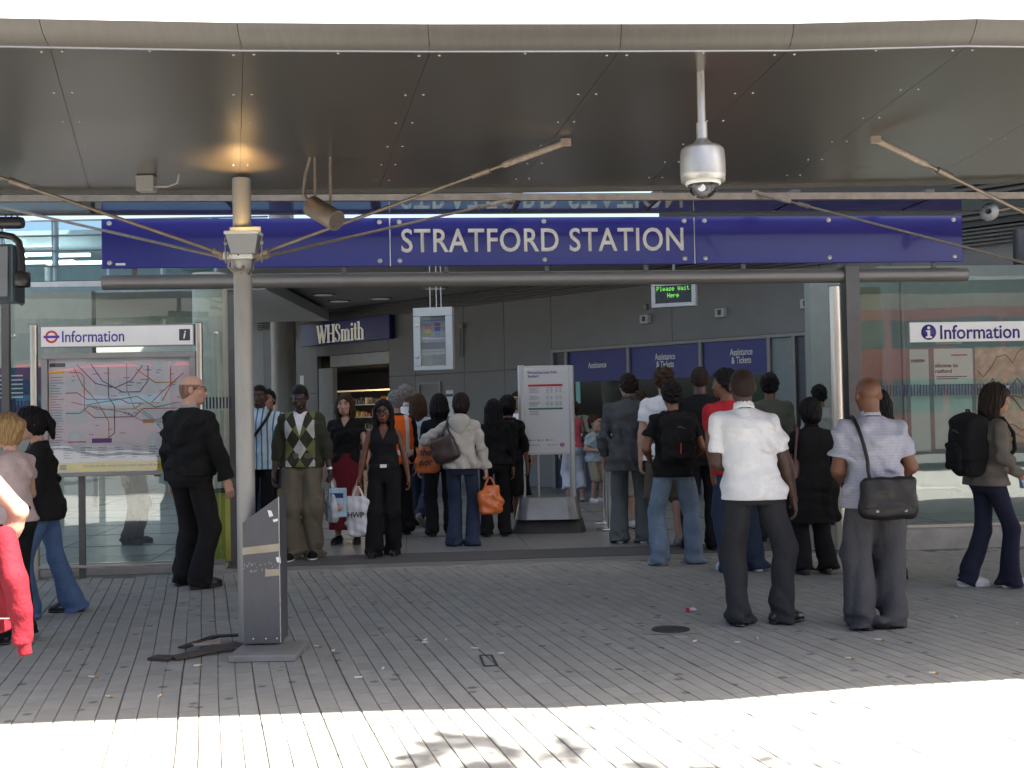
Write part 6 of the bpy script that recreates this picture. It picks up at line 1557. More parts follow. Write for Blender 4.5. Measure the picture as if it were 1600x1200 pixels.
    # ---- upper garment
    if top:
        F = Field(lo, hi, q * 0.92); off = top.get('off', 0.014); wr = wrinkle(top.get('wr', 0.006), seed + 1)
        hemz = top.get('hem', -0.05)
        torso(F, off, hemz, 0.535, 0.03, wr, top.get('flare', 0.008), topw=(bot.get('loose', 0.014) + 0.012 if hemz < 0.03 and bot.get('kind') != 'skirt' else 0.0))
        sl = top.get('sleeve', 0.55)
        if sl > 0:
            F.cone(sh[0].lerp(sh[1], 0.16), sh[0].lerp(sh[1], 0.84), 0.046 * s + off * 0.5, 0.046 * s + off * 0.5, 0.04)
            for i in (0, 1): F.cone(neck0 + Vector((0, -0.01 * s, -0.03 * s)), sh[i], 0.062 * s + off * 0.3, 0.044 * s + off * 0.3, 0.02)
        for i in (0, 1):
            sw_ = top.get('sw', 0.012)
            if sl <= 0:
                F.cone(sh[i].lerp(sh[1 - i], 0.16), sh[i].lerp(sh[1 - i], 0.34) + Vector((0, 0, 0.0)), 0.050 * s + off * .4, 0.055 * s + off * .4, 0.02); continue
            e_ = sh[i].lerp(elb[i], min(sl, 1.0))
            F.cone(sh[i], e_, 0.046 * s * aw + off * 0.35, (0.054 - 0.012 * min(sl, 1)) * s * aw + sw_, 0.025, cut1=(sl <= 1.0), wr=wr)
            if sl > 1:
                w_ = elb[i].lerp(wri[i], min(1.04, sl - 1)); F.cone(elb[i], w_, 0.043 * s * aw + sw_, 0.030 * s * aw + sw_, 0.02, cut1=True, wr=wr)
        # neck opening
        nr = top.get('neck', 0.062) * s
        F.cone(neck0 + Vector((0, 0.012 * s, 0.015 * s)), neck0 + Vector((0, 0.03 * s, 0.16 * s)), nr, nr * 1.35, carve=True)
        v = top.get('vneck', 0)
        if v:
            zt_ = neck0.z + 0.03 * s; wedge(F, lambda Z: np.clip((Z - (zt_ - v * s)) / (v * s), -1, 1.3) * nr * 0.95)
        if sl <= 0:
            for i, sd_ in enumerate((-1, 1)): F.cone(sh[i] + Vector((sd_ * 0.035 * s, 0, 0.07 * s)), sh[i] + Vector((sd_ * 0.035 * s, 0, -0.08 * s)), 0.062 * s, 0.045 * s, carve=True)
        if top.get('open'):                                                    # open front strip (cardigan, jacket)
            w0 = top['open']; wedge(F, lambda Z: w0 * s * (0.3 + 0.7 * np.clip((Z - pel.z) / (0.5 * s), 0, 1)))
        if top.get('carve'): top['carve'](F, pel, shc, s, rot)
        tm = build_multi(top.get('name', 'shirt'), [F.mesh()], top['mat'], root)
        if top.get('collar'):
            F = Field(neck0 - Vector((.15, .15, .12)), neck0 + Vector((.15, .15, .16)), min(q, 0.011)); ch = top.get('ch', 0.04)
            a_ = neck0 + Vector((0, 0.006 * s, 0.018 * s)); b_ = neck0 + Vector((0, 0.022 * s, (0.028 + ch) * s))
            F.cone(a_, b_, nr + 0.014, nr + 0.004, 0, cut0=True, cut1=True); F.cone(a_ - (b_ - a_), b_ + (b_ - a_), nr + 0.0, nr - 0.008, carve=True)
            build_multi('collar', [F.mesh()], top.get('collarmat', top['mat']), tm)
        if top.get('hood'):
            F = Field(shc - Vector((.25, .28, .2)), shc + Vector((.25, .2, .25)), q)
            p = shc + rot((0, -0.085 * s, 0.0)); F.ell(p, (0.125 * s, 0.07 * s, 0.10 * s), 0.03); F.ell(p + Vector((0, 0, -0.09 * s)), (0.07 * s, 0.055 * s, 0.08 * s), 0.05)
            F.cone(sh[0].lerp(sh[1], .28) + Vector((0, 0.02, 0.05 * s)), p + rot((-0.06 * s, 0, 0.02)), 0.035 * s, 0.05 * s, 0.04); F.cone(sh[1].lerp(sh[0], .28) + Vector((0, 0.02, 0.05 * s)), p + rot((0.06 * s, 0, 0.02)), 0.035 * s, 0.05 * s, 0.04)
            F.cone(neck0 + Vector((0, 0.0, 0.0)), neck0 + Vector((0, 0.02 * s, 0.16 * s)), 0.06 * s, 0.085 * s, carve=True)
            build_multi('hood', [F.mesh()], top['mat'], tm)
    if sp.get('under'):                                                        # t-shirt below an open top
        un = sp['under']; F = Field(lo, hi, q); torso(F, 0.005, un.get('hem', -0.04), 0.525, 0.03); nr = un.get('neck', 0.058) * s
        F.cone(neck0 + Vector((0, 0.012 * s, 0.015 * s)), neck0 + Vector((0, 0.03 * s, 0.16 * s)), nr, nr * 1.3, carve=True)
        build_multi('undershirt', [F.mesh()], un['mat'], root)
    # ---- shoes
    shoe = sp.get('shoe', {}); M_s = shoe.get('mat') or cloth('shoe_black', (0.012, 0.012, 0.013), 0.35); barefootsandal = shoe.get('sandal')
    for i in (0, 1):
        fa = R(feet[i][2]); fd = Vector((-math.sin(fa), math.cos(fa), 0)); a0 = Vector((ank[i].x, ank[i].y, 0)); lift = feet[i][3] * s
        ball = a0 + fd * 0.125 * s; ball.z = 0.035 * s + lift * 0.15; toe = a0 + fd * 0.175 * s; toe.z = 0.032 * s + lift * 0.05; heel = a0 - fd * 0.045 * s; heel.z = 0.040 * s + lift
        F = Field(a0 - Vector((.28, .28, .05)) * s, a0 + Vector((.28, .28, .18 + feet[i][3])) * s, min(q, 0.010))
        F.cone(heel, ball, 0.042 * s, 0.046 * s, 0.02); F.cone(ball, toe, 0.046 * s, 0.036 * s, 0.02)
        if not barefootsandal: F.cone(heel + Vector((0, 0, 0.02 * s)) + fd * 0.02 * s, ank[i] + Vector((0, 0, shoe.get('hi', -0.005) * s)), 0.040 * s, 0.042 * s, 0.02)
        up_ = 0.075 if not barefootsandal else 0.05
        if lift < 0.02:
            F.halfspace(lambda X, Y, Z: np.maximum(0.012 * s - Z, -1))
        sho = build_multi('shoe', [F.mesh()], M_s, root)
        if lift < 0.02 or shoe.get('sole'):
            F = Field(a0 - Vector((.28, .28, .05)) * s, a0 + Vector((.28, .28, .18 + feet[i][3])) * s, min(q, 0.010))
            d_ = Vector((0, 0, -0.022 * s)); F.cone(heel + d_, ball + d_, 0.040 * s, 0.047 * s, 0.02); F.cone(ball + d_, toe + d_, 0.047 * s, 0.037 * s, 0.02)
            if lift < 0.02: F.halfspace(lambda X, Y, Z: np.maximum(-Z, Z - 0.024 * s))
            else:
                slope = (heel.z - toe.z) / 0.22 / s
                F.halfspace(lambda X, Y, Z: np.abs(Z - (toe.z - 0.03 * s + ((X - toe.x) * -fd.x + (Y - toe.y) * -fd.y) * slope)) - 0.016 * s)
            build_multi('sole', [F.mesh()], shoe.get('solemat') or M_black, sho)
    # ---- hair
    hst = sp.get('hair')
    if hst:
        st, hc = hst[0], hst[1]; vol = hst[2] if len(hst) > 2 else 0.0
        F = Field(HC - Vector((0.22, 0.24, 0.42)), HC + Vector((0.22, 0.22, 0.20)), max(hq, 0.009)); hm = hair_mat(hc)
        th = {'buzz': 0.004, 'short': 0.014, 'ring': 0.003}.get(st, 0.016) + vol
        rgn = np.random.RandomState(seed + 3); ph = rgn.rand(6) * 6.28
        F.ell(HT(0, -0.012, 0.030), ((0.076 + th) * hs, (0.096 + th) * hs, (0.088 + th) * hs), 0.02, HIl)
        F.ell(HT(0, -0.030, -0.030), ((0.068 + th) * hs, (0.062 + th) * hs, (0.070 + th) * hs), 0.03, HIl)
        HCn = np.array(HC[:], np.float32); Hn = np.array(HM, np.float32)
        fwd = hst[3] if len(hst) > 3 else 0.0
        def face(X, Y, Z):
            x, y, z = X - HCn[0], Y - HCn[1], Z - HCn[2]
            lx = (Hn[0, 0] * x + Hn[1, 0] * y + Hn[2, 0] * z) / hs; ly = (Hn[0, 1] * x + Hn[1, 1] * y + Hn[2, 1] * z) / hs; lz = (Hn[0, 2] * x + Hn[1, 2] * y + Hn[2, 2] * z) / hs
            if st == 'ring': return np.maximum((ly * 0.9 - 0.02 - lz), (lz - 0.045)) * hs * 0.7
            ly2 = ly - fwd
            if st in ('long', 'bob', 'pony', 'bun'): line = np.where(ly2 > 0.045, 0.052 + (ly2 - 0.045) * 0.5 - np.abs(lx) * 0.5, np.where(ly2 > 0.0, (ly2 - 0.0) * 1.7 - 0.025 - 0.12 * (np.abs(lx) > 0.03), -0.3))
            else: line = np.where(ly2 > 0.05, 0.055 + (ly2 - 0.05) * 0.3, np.where(ly2 > 0.012, 0.018 + (ly2 - 0.012) * 0.9, np.where(ly2 > -0.03, 0.01 - (0.012 - ly2) * 0.8, -0.028 + (ly2 + 0.03) * 0.9)))
            return (line - lz) * hs * 0.7
        nz_ = lambda X, Y, Z: 0.0035 * np.sin(90 * X + ph[0] + 9 * np.sin(25 * Z + ph[1])) + 0.003 * np.sin(80 * Y + ph[2] + 7 * np.sin(22 * Z)) + 0.002 * np.sin(70 * Z + 60 * X + ph[3])
        if st == 'short' or st == 'messy':
            X, Y, Z = F.ax[0][:, None, None], F.ax[1][None, :, None], F.ax[2][None, None, :]; F.F = F.F + nz_(X, Y, Z) * (2.2 if st == 'messy' else 1.3)
        F.halfspace(face)
        if st in ('long', 'bob'):
            Ln = sp.get('hl', 0.16 if st == 'bob' else 0.30)
            for ang in np.linspace(-sp.get('wrap', 105), sp.get('wrap', 105), 13):
                a_ = R(ang); r0 = (0.072 * abs(math.sin(a_)) + 0.088 * math.cos(a_) ** 2) + 0.004
                p0 = Vector(HT(math.sin(a_) * 0.078, -math.cos(a_) * 0.085 - 0.012, 0.02)); lnn = Ln * (0.85 + 0.3 * rgn.rand())
                p1 = p0 + Vector((0, 0, -lnn * 0.55)) * hs + HM @ Vector((math.sin(a_) * 0.008, -math.cos(a_) * 0.012, 0)); p2 = p0 + Vector((0, 0, -lnn)) * hs + HM @ Vector((math.sin(a_) * (0.0 if st == 'bob' else 0.012), -math.cos(a_) * (0.0 if st == 'bob' else 0.028), 0))
                F.cone(p0, p1, 0.028 * hs, 0.030 * hs, 0.012); F.cone(p1, p2, 0.030 * hs, 0.016 * hs, 0.012)
        if st == 'pony':
            b_ = HT(0, -0.115, 0.045); F.ell(b_, (0.028, 0.03, 0.028), 0.02); c_ = HT(0, -0.145, -0.03); F.cone(b_, c_, 0.026, 0.034, 0.02); F.cone(c_, HT(0, -0.14, -0.14), 0.034, 0.014, 0.02)
        if st == 'bun': F.ell(HT(0, -0.115, sp.get('bunz', 0.0)), (0.052 * hs, 0.048 * hs, 0.05 * hs), 0.02)
        if st in ('long', 'bob', 'bun', 'pony'):                               # strands
            X, Y, Z = F.ax[0][:, None, None], F.ax[1][None, :, None], F.ax[2][None, None, :]
            an = np.arctan2(X - HCn[0], Y - HCn[1] + 0.02); F.F = F.F + 0.004 * np.sin(19 * an + 2.5 * np.sin(14 * Z + ph[0]) + ph[1]) + 0.003 * np.sin(33 * an + 3 * np.sin(11 * Z + ph[2]) + ph[3]) + 0.002 * np.sin(40 * Z + 9 * an + ph[4])
        build_multi('hair', [F.mesh()], hm, root)
    sp['_'] = dict(root=root, pel=pel, shc=shc, sh=sh, elb=elb, wri=wri, wend=wend, HC=HC, HM=HM, hs=hs, s=s, neck0=neck0, HT=HT, rot=rot, knees=knees, ank=ank)
    return root, sp['_']

def to_world(root, v):
    a = root.rotation_euler.z; c, s = math.cos(a), math.sin(a); v = Vector(v)
    return Vector((root.location.x + c * v.x - s * v.y, root.location.y + s * v.x + c * v.y, root.location.z + v.z))
# ------------------------------------------------------------------ things carried
def pattern(name, base_mat, fn):
    if name in MATS: return MATS[name]
    M = base_mat.copy(); M.name = name; MATS[name] = M; nt = M.node_tree; b = nt.nodes['Principled BSDF']
    tc = _n(nt, 'ShaderNodeTexCoord'); sx = _n(nt, 'ShaderNodeSeparateXYZ'); nt.links.new(tc.outputs['Object'], sx.inputs[0])
    src = b.inputs['Base Color'].links[0].from_socket
    out = fn(nt, sx, src); nt.links.new(out, b.inputs['Base Color']); return M
def mth(nt, op, a, b=None):
    n = _n(nt, 'ShaderNodeMath', operation=op)
    for i, v in enumerate((a, b)):
        if v is None: continue
        if isinstance(v, (int, float)): n.inputs[i].default_value = v
        else: nt.links.new(v, n.inputs[i])
    return n.outputs[0]
def mixc(nt, fac, a, col):
    m_ = _n(nt, 'ShaderNodeMix', data_type='RGBA'); nt.links.new(fac, m_.inputs[0]); nt.links.new(a, m_.inputs[6]); m_.inputs[7].default_value = (*col, 1); return m_.outputs[2]
def argyle(nt, sx, src):
    X, Y, Z = sx.outputs[0], sx.outputs[1], sx.outputs[2]
    u_ = mth(nt, 'ADD', mth(nt, 'DIVIDE', mth(nt, 'ADD', X, 0.0), 0.14), mth(nt, 'DIVIDE', Z, 0.21)); v_ = mth(nt, 'SUBTRACT', mth(nt, 'DIVIDE', mth(nt, 'ADD', X, 0.0), 0.14), mth(nt, 'DIVIDE', Z, 0.21))
    fu, fv = mth(nt, 'FLOOR', u_), mth(nt, 'FLOOR', v_)
    par = mth(nt, 'FLOORED_MODULO', mth(nt, 'ADD', fu, fv), 2.0); ev = mth(nt, 'FLOORED_MODULO', fu, 2.0)
    front = mth(nt, 'MULTIPLY', mth(nt, 'GREATER_THAN', Y, 0.02), mth(nt, 'LESS_THAN', mth(nt, 'ABSOLUTE', X), 0.155))
    front = mth(nt, 'MULTIPLY', front, mth(nt, 'GREATER_THAN', Z, 0.97))
    w_ = mth(nt, 'MULTIPLY', mth(nt, 'MULTIPLY', par, ev), front); g_ = mth(nt, 'MULTIPLY', mth(nt, 'MULTIPLY', par, mth(nt, 'SUBTRACT', 1.0, ev)), front)
    return mixc(nt, g_, mixc(nt, w_, src, (0.42, 0.42, 0.38)), (0.13, 0.14, 0.045))
def stripes(period, width, col, axis=0):
    def f(nt, sx, src):
        m_ = mth(nt, 'LESS_THAN', mth(nt, 'FLOORED_MODULO', sx.outputs[axis], period), width); return mixc(nt, m_, src, col)
    return f
def carry(name, label, cat, root, group=None):
    return thing(name, label, cat, root.location, root.rotation_euler.z, group)
def carrier_bag(name, label, grip, w, h, d, material, yaw=0.0, text=None, tmat=None, tsize=0.09, group=None, hang=0.10, seed=1, clear=False):
    """grip: world point in the fist; the bag hangs below it"""
    g_ = Vector(grip); t = thing(name, label, 'bag', (g_.x, g_.y, g_.z - hang - h), yaw, group)
    F = Field((-w * .75, -d * 1.2, -0.02), (w * .75, d * 1.2, h + 0.02), 0.009); rg = np.random.RandomState(seed); ph = rg.rand(6) * 6.28
    def wr(X, Y, Z, tt):
        c_ = np.sin(31 * X + 14 * Z + ph[0] + 3 * np.sin(13 * Z + ph[1])) * 0.5 + np.sin(18 * X - 27 * Z + ph[2]) * 0.45 + np.sin(60 * X + 9 * Z + ph[3] + 2 * np.sin(9 * X)) * 0.3 + 0.3 * np.sin(55 * Z + 20 * X)
        return 0.009 * c_
    zz = [0, h * 0.06, h * 0.35, h * 0.7, h * 0.9, h]; aa = [w * .40, w * .47, w * .52, w * .47, w * .38, w * .30]; bb = [d * .35, d * .5, d * .52, d * .42, d * .25, 0.014]
    cx = [0.012 * math.sin(ph[4]), 0, 0.008, -0.004, 0, 0]
    F.loft(zz, cx, [0] * 6, aa, bb, 0.01, 3.2, wr); b_ = build_multi('bag_body', [F.mesh()], material, t)
    for sy in (-1, 1):
        m_ = MB(); m_.tube([(-w * .22, sy * 0.012, h - 0.01), (-w * .13, sy * 0.012, h + hang * .5), (-0.012, sy * 0.006, h + hang * 0.98), (0.012, sy * 0.006, h + hang * 0.98), (w * .13, sy * .012, h + hang * .5), (w * .22, sy * .012, h - .01)], 0.008, 8); m_.build('handle', material, t, local=True)
    if text:
        fr = Frame((0, 0), 0.0); o = text_on(fr, 0, h * 0.55, 0, text, tsize, tmat, None, 'print', bold=0.02); o.parent = t
        # wrap the print onto the front of the bag
        n = len(o.data.vertices); co = np.empty(n * 3, np.float32); o.data.vertices.foreach_get('co', co); co = co.reshape(-1, 3)
        b = np.interp(co[:, 2], zz, bb); a = np.interp(co[:, 2], zz, aa)
        yy = -b * np.maximum(0.0, 1 - np.abs(co[:, 0] / a) ** 3.2) ** (1 / 3.2)
        dd = wr(co[:, 0], yy, co[:, 2], None); co[:, 1] = yy + np.minimum(dd, 0.0) - 0.011 + (co[:, 1] - co[:, 1].max()) * 0.3
        o.data.vertices.foreach_set('co', co.ravel()); o.data.update()
    return t
def backpack(root, J, label, material, size=(0.155, 0.085, 0.235), drop=0.18, out=0.075, accent=None, q=0.011):
    t = carry('backpack', label, 'backpack', root); s = J['s']; rot = J['rot']; shc = J['shc']; pel = J['pel']
    ax = (shc - pel).normalized(); c = shc - ax * drop * s + rot((0, -(0.10 * s + out), 0))
    F = Field(c - Vector((.32, .32, .36)), c + Vector((.32, .32, .36)), q); sx, sy, sz = size
    wr = wrinkle(0.006, 77)
    F.box(c, (sx, sy, sz), 0.055, 0.01, wr=wr); F.ell(c + Vector((0, 0, sz * 0.80)), (sx * 0.88, sy * 0.9, sz * 0.35), 0.05); F.ell(c + rot((0, -sy * 0.7, -sz * 0.1)), (sx * 0.9, sy * .55, sz * .8), 0.04)
    pk = build_multi('pack_body', [F.mesh()], material, t)
    F = Field(c - Vector((.32, .32, .36)), c + Vector((.32, .32, .36)), q); F.box(c + rot((0, -sy * 1.18, -sz * 0.38)), (sx * .74, sy * .28, sz * .46), 0.025, 0.0, wr=wr); build_multi('front_pocket', [F.mesh()], material, pk)
    m_ = MB(); y_ = -sy * 1.30
    m_.tube([c + rot((-sx * .7, -sy * .95, sz * .35)), c + rot((0, -sy * 1.22, sz * .55)), c + rot((sx * .7, -sy * .95, sz * .35))], 0.006, 6); m_.build('zip', M_dsteel, pk, local=True)
    m_ = MB(); m_.tube([c + rot((-0.03, 0.01, sz * 1.02)), c + rot((-0.02, 0.0, sz * 1.02 + 0.05)), c + rot((0.02, 0.0, sz * 1.02 + 0.05)), c + rot((0.03, 0.01, sz * 1.02))], 0.009, 8); m_.build('grab_handle', material, t, local=True)
    for i, sd_ in enumerate((-1, 1)):
        p = J['sh'][i].lerp(J['sh'][1 - i], 0.22)
        m_ = MB(); m_.tube([c + rot((sd_ * sx * .5, sy * .6, sz * .8)), p + Vector((0, -0.05, 0.078 * s)), p + rot((0, 0.05, 0.068 * s)), p + rot((sd_ * 0.005, 0.135, -0.06 * s)), p + rot((sd_ * .03, 0.13, -0.20 * s)), p + rot((sd_ * .06, 0.02, -0.33 * s)), c + rot((sd_ * sx * .8, sy * .5, -sz * .75))], 0.017, 8); m_.build('shoulder_strap', material, t, local=True)
    if accent:
        m_ = MB(); m_.tube([c + rot((0.0, -sy * 1.5, -sz * .62)), c + rot((0.005, -sy * 1.5, -sz * .1))], 0.006, 6); m_.build('red_trim', accent, pk, local=True)
    return t
def strap_path(mb, pts, w=0.02, th=0.004, n=24):
    """flat strap through points (Catmull-Rom), facing away from the body axis"""
    P = [Vector(p) for p in pts]; out = []
    for i in range(len(P) - 1):
        p0, p1, p2, p3 = P[max(i - 1, 0)], P[i], P[i + 1], P[min(i + 2, len(P) - 1)]
        for k in range(6):
            t = k / 6; out.append(0.5 * ((2 * p1) + (-p0 + p2) * t + (2 * p0 - 5 * p1 + 4 * p2 - p3) * t * t + (-p0 + 3 * p1 - 3 * p2 + p3) * t ** 3))
    out.append(P[-1]); mb.tube(out, w * 0.5, 8)
def shoulder_bag(root, J, label, material, c, size, strap, M=None, flap=True, q=0.010, name='shoulder_bag', seed=3):
    t = carry(name, label, 'bag', root); c = Vector(c); sx, sy, sz = size
    F = Field(c - Vector((sx + .08,) * 3), c + Vector((sx + .08,) * 3), q); wr = wrinkle(0.003, seed); F.box(c, (sx, sy, sz), min(sy * .9, 0.05), 0.01, M=M, wr=wr); F.ell(c - Vector((0, 0, sz * .55)), (sx * .9, sy * 1.25, sz * .5), 0.04)
    b_ = build_multi('bag_body', [F.mesh()], material, t)
    if flap:
        F = Field(c - Vector((sx + .08,) * 3), c + Vector((sx + .08,) * 3), q); F.box(c + Vector((0, -sy * 0.45, sz * .22)), (sx * .97, sy * .72, sz * .86), 0.03, 0.01, M=M, wr=wr); build_multi('flap', [F.mesh()], material, b_)
        for d_ in (-.5, .5):
            m_ = MB(); p = c + Vector((d_ * sx, -sy * 1.22, -sz * .62)); m_.box(p.x - .009, p.x + .009, p.y - .004, p.y + .02, p.z - .006, p.z + .008); m_.build('buckle', M_trim, b_, local=True)
    m_ = MB(); strap_path(m_, strap, 0.026); m_.build('strap', material, t, local=True)
    return t

# ------------------------------------------------------------------ people
def G(px, fy, hy, lo=1.5, hi=1.95):
    g_ = ground(px, fy); return g_, min(hi, max(lo, at_y(px, hy, g_.y).z))
def GD(px, d, hy, lo=1.0, hi=1.95):
    p = at_y(px, 700, d); return Vector((p.x, p.y, 0)), min(hi, max(lo, at_y(px, hy, d).z))
C_black = cloth('black', (0.0075, 0.0075, 0.008)); C_black2 = cloth('soft_black', (0.011, 0.0105, 0.011)); C_char = cloth('charcoal', (0.030, 0.031, 0.035)); C_navy = cloth('navy', (0.014, 0.016, 0.032))
C_jean = cloth('denim_blue', (0.075, 0.125, 0.235), var=0.25); C_jeanp = cloth('denim_pale', (0.155, 0.21, 0.275), var=0.28); C_jeand = cloth('denim_dark', (0.030, 0.042, 0.075), var=0.2)
C_white = cloth('white', (0.74, 0.74, 0.73)); C_khaki = cloth('khaki', (0.115, 0.10, 0.07), var=0.15); C_grey = cloth('grey_trousers', (0.062, 0.062, 0.068)); C_polo = pattern('polo_stripe', cloth('polo_grey', (0.33, 0.335, 0.385)), stripes(0.020, 0.005, (0.305, 0.31, 0.358), 2))
C_shirt = pattern('shirt_stripe', cloth('shirt_white', (0.80, 0.80, 0.82)), stripes(0.020, 0.003, (0.70, 0.71, 0.75), 0))
C_cream = cloth('cream_fleece', (0.46, 0.43, 0.37)); C_dkred = cloth('dark_red', (0.13, 0.012, 0.018)); C_pink = cloth('pale_pink', (0.46, 0.36, 0.34)); C_tweed = cloth('tweed', (0.13, 0.115, 0.095), var=0.3, bs=120)
C_argyle = pattern('argyle_knit', cloth('olive_knit', (0.032, 0.034, 0.022), bs=180), argyle); C_bstripe = pattern('blue_stripe', cloth('white_jersey', (0.55, 0.62, 0.66)), stripes(0.062, 0.018, (0.03, 0.20, 0.36), 0))
C_red = cloth('red', (0.36, 0.02, 0.025)); C_olive = cloth('olive', (0.10, 0.10, 0.075)); C_gjack = cloth('grey_jacket', (0.075, 0.077, 0.078), var=0.2); C_gtrou = cloth('grey_green', (0.11, 0.125, 0.12)); C_lblue = cloth('light_blue', (0.40, 0.47, 0.56)); C_hot = cloth('coral_pink', (0.50, 0.09, 0.12)); C_hiv = cloth('orange_hivis', (0.85, 0.14, 0.02)); C_sand = cloth('sand_cotton', (0.30, 0.255, 0.19)); C_lgrey = cloth('light_grey', (0.30, 0.31, 0.31)); C_hood = cloth('bright_red_fleece', (0.17, 0.010, 0.018))
L_black = mat('leather_black', (0.007, 0.007, 0.008), 0.38, spec=0.3, var=0.2, scale=12, bump=0.25, bscale=90); L_brown = mat('leather_brown', (0.040, 0.022, 0.016), 0.4, var=0.3, scale=10, bump=0.25, bscale=90)
S_white = mat('trainer_white', (0.60, 0.60, 0.60), 0.5, var=0.15, scale=30); S_blk = mat('shoe_black_leather', (0.012, 0.012, 0.013), 0.33, var=0.1); S_grey = mat('trainer_grey', (0.22, 0.22, 0.22), 0.6, var=0.3, scale=40)
P_white = mat('white_polythene', (0.62, 0.62, 0.63), 0.35, var=0.06, spec=0.6); P_or = mat('orange_polythene', (0.62, 0.15, 0.03), 0.3, var=0.15, spec=0.6); P_or2 = mat('orange_paper', (0.55, 0.13, 0.02), 0.5, var=0.1); P_blue = mat('pale_blue_carton', (0.35, 0.50, 0.58), 0.4, var=0.25, scale=18)
PPL = {}
def add(key, at, **k):
    sp = dict(at=at[0], H=at[1]); sp.update(k); r, J = person(sp); PPL[key] = (r, J); return r, J
TR = lambda m_, **k: dict(mat=m_, **k)

# --- left edge
r, J = add('sunny', GD(-108, 4.5, 585), label='woman in the sun, bare arm bent, clutching a bright red hooded top', yaw=25, fem=True, skin='pale', q=0.010, hair=('long', 'black'), hl=0.36,
    top=TR(C_black, sleeve=0, hem=-0.05, off=0.010), bottom=TR(C_black2, loose=0.012), arms=(((-0.2, 0.18, 0.95), (-0.6, -0.5, 0)), ((0.26, 0.06, 0.94), (1.0, -0.35, 0))), hands=(0.6, 1.1), hdir=(None, (-0.4, 0.1, -1)))
hd = thing('hooded_top', 'bright red hooded top held at the waist with one sleeve hanging', 'clothing', (at_y(12, 900, 4.42).x, 4.42, 0))
def HP(px, py, dy=0.0): return at_y(px, py, 4.42 + dy) - hd.location
F = Field(HP(-75, 1050) - Vector((0, .2, 0)), HP(75, 815) + Vector((0, .25, 0)), 0.007); wr = lambda X, Y, Z, t: 0.012 * np.minimum(0.5, (1 - 1.8 * np.abs(np.sin(16 * X + 9 * Y + 4 * Z + 1.2 * np.sin(9 * Z))))) + 0.005 * np.sin(30 * Z + 24 * X + 2 * np.sin(14 * X))
F.cone(HP(6, 838, .03), HP(0, 900, .06), 0.04, 0.075, 0.03, wr=wr); F.cone(HP(-22, 845, .08), HP(-20, 978, .09), 0.07, 0.085, 0.05, cut1=True, wr=wr); F.cone(HP(0, 900, .06), HP(-4, 978, .09), 0.075, 0.06, 0.04, cut1=True, wr=wr); F.cone(HP(12, 846, -.01), HP(24, 905, -.05), 0.034, 0.047, 0.008, wr=wr); F.cone(HP(24, 905, -.05), HP(31, 955, -.06), 0.047, 0.040, 0.02, wr=wr)
F.cone(HP(31, 955, -.06), HP(37, 1006, -.06), 0.040, 0.034, 0.015, wr=wr, cut1=True); F.cone(HP(37, 1004, -.06), HP(40, 1024, -.06), 0.026, 0.025, 0.003, cut1=True)
build_multi('fleece', [F.mesh()], C_hood, hd)
m_ = MB(); p = HP(0, 966, -.0); m_.tube([p, p + Vector((0.045, 0, 0.0))], 0.004, 6); m_.build('zip_pull', M_bolt, hd, local=True)
r, J = add('blonde', GD(17, 7.7, 650), label='blonde woman in a pale pink T-shirt with hair clipped up, back half turned', yaw=62, fem=True, skin='pale', q=0.011, hair=('bun', 'blonde'), bunz=0.03, brow='brown', head=(5, 5, 0),
    top=TR(C_pink, sleeve=0.5, hem=-0.02), bottom=TR(C_black, loose=0.02), arms=(((-0.12, 0.22, 1.02), (-0.8, -0.4, 0)), ((0.06, 0.24, 1.08), (0.8, -0.6, -0.2))))
m_ = MB(); p = J['HC'] + J['HM'] @ Vector((0.03, -0.10, 0.06)); m_.box(p.x - .03, p.x + .03, p.y - .02, p.y + .012, p.z - .012, p.z + .012); m_.build('hair_clip', M_black, r, local=True)
r, J = add('jeansgirl', G(72, 961, 638), label='dark haired woman in a black jacket and flared blue jeans beside the map board', yaw=112, fem=True, skin='pale', q=0.0105, hair=('pony', 'black'), head=(8, 10, 0), lean=(0.0, 0.05),
    feet=((-0.10, 0.16, 5, 0), (0.07, -0.22, -12, 0)), py=-0.0, top=TR(C_black2, sleeve=1.95, hem=-0.13, off=0.022, flare=0.03, open=0.055, wr=0.009, name='jacket', sw=0.016), under=dict(mat=cloth('grey_lace', (0.12, 0.11, 0.10), var=0.5, bs=60)),
    bottom=TR(C_jean, ankle=0.105, knee=0.064, loose=0.006, hem=0.0), arms=(((-0.19, 0.12, 0.86), (-0.7, -0.6, 0)), ((0.19, 0.03, 0.92), (0.7, -0.8, 0))), shoe=dict(mat=S_blk))
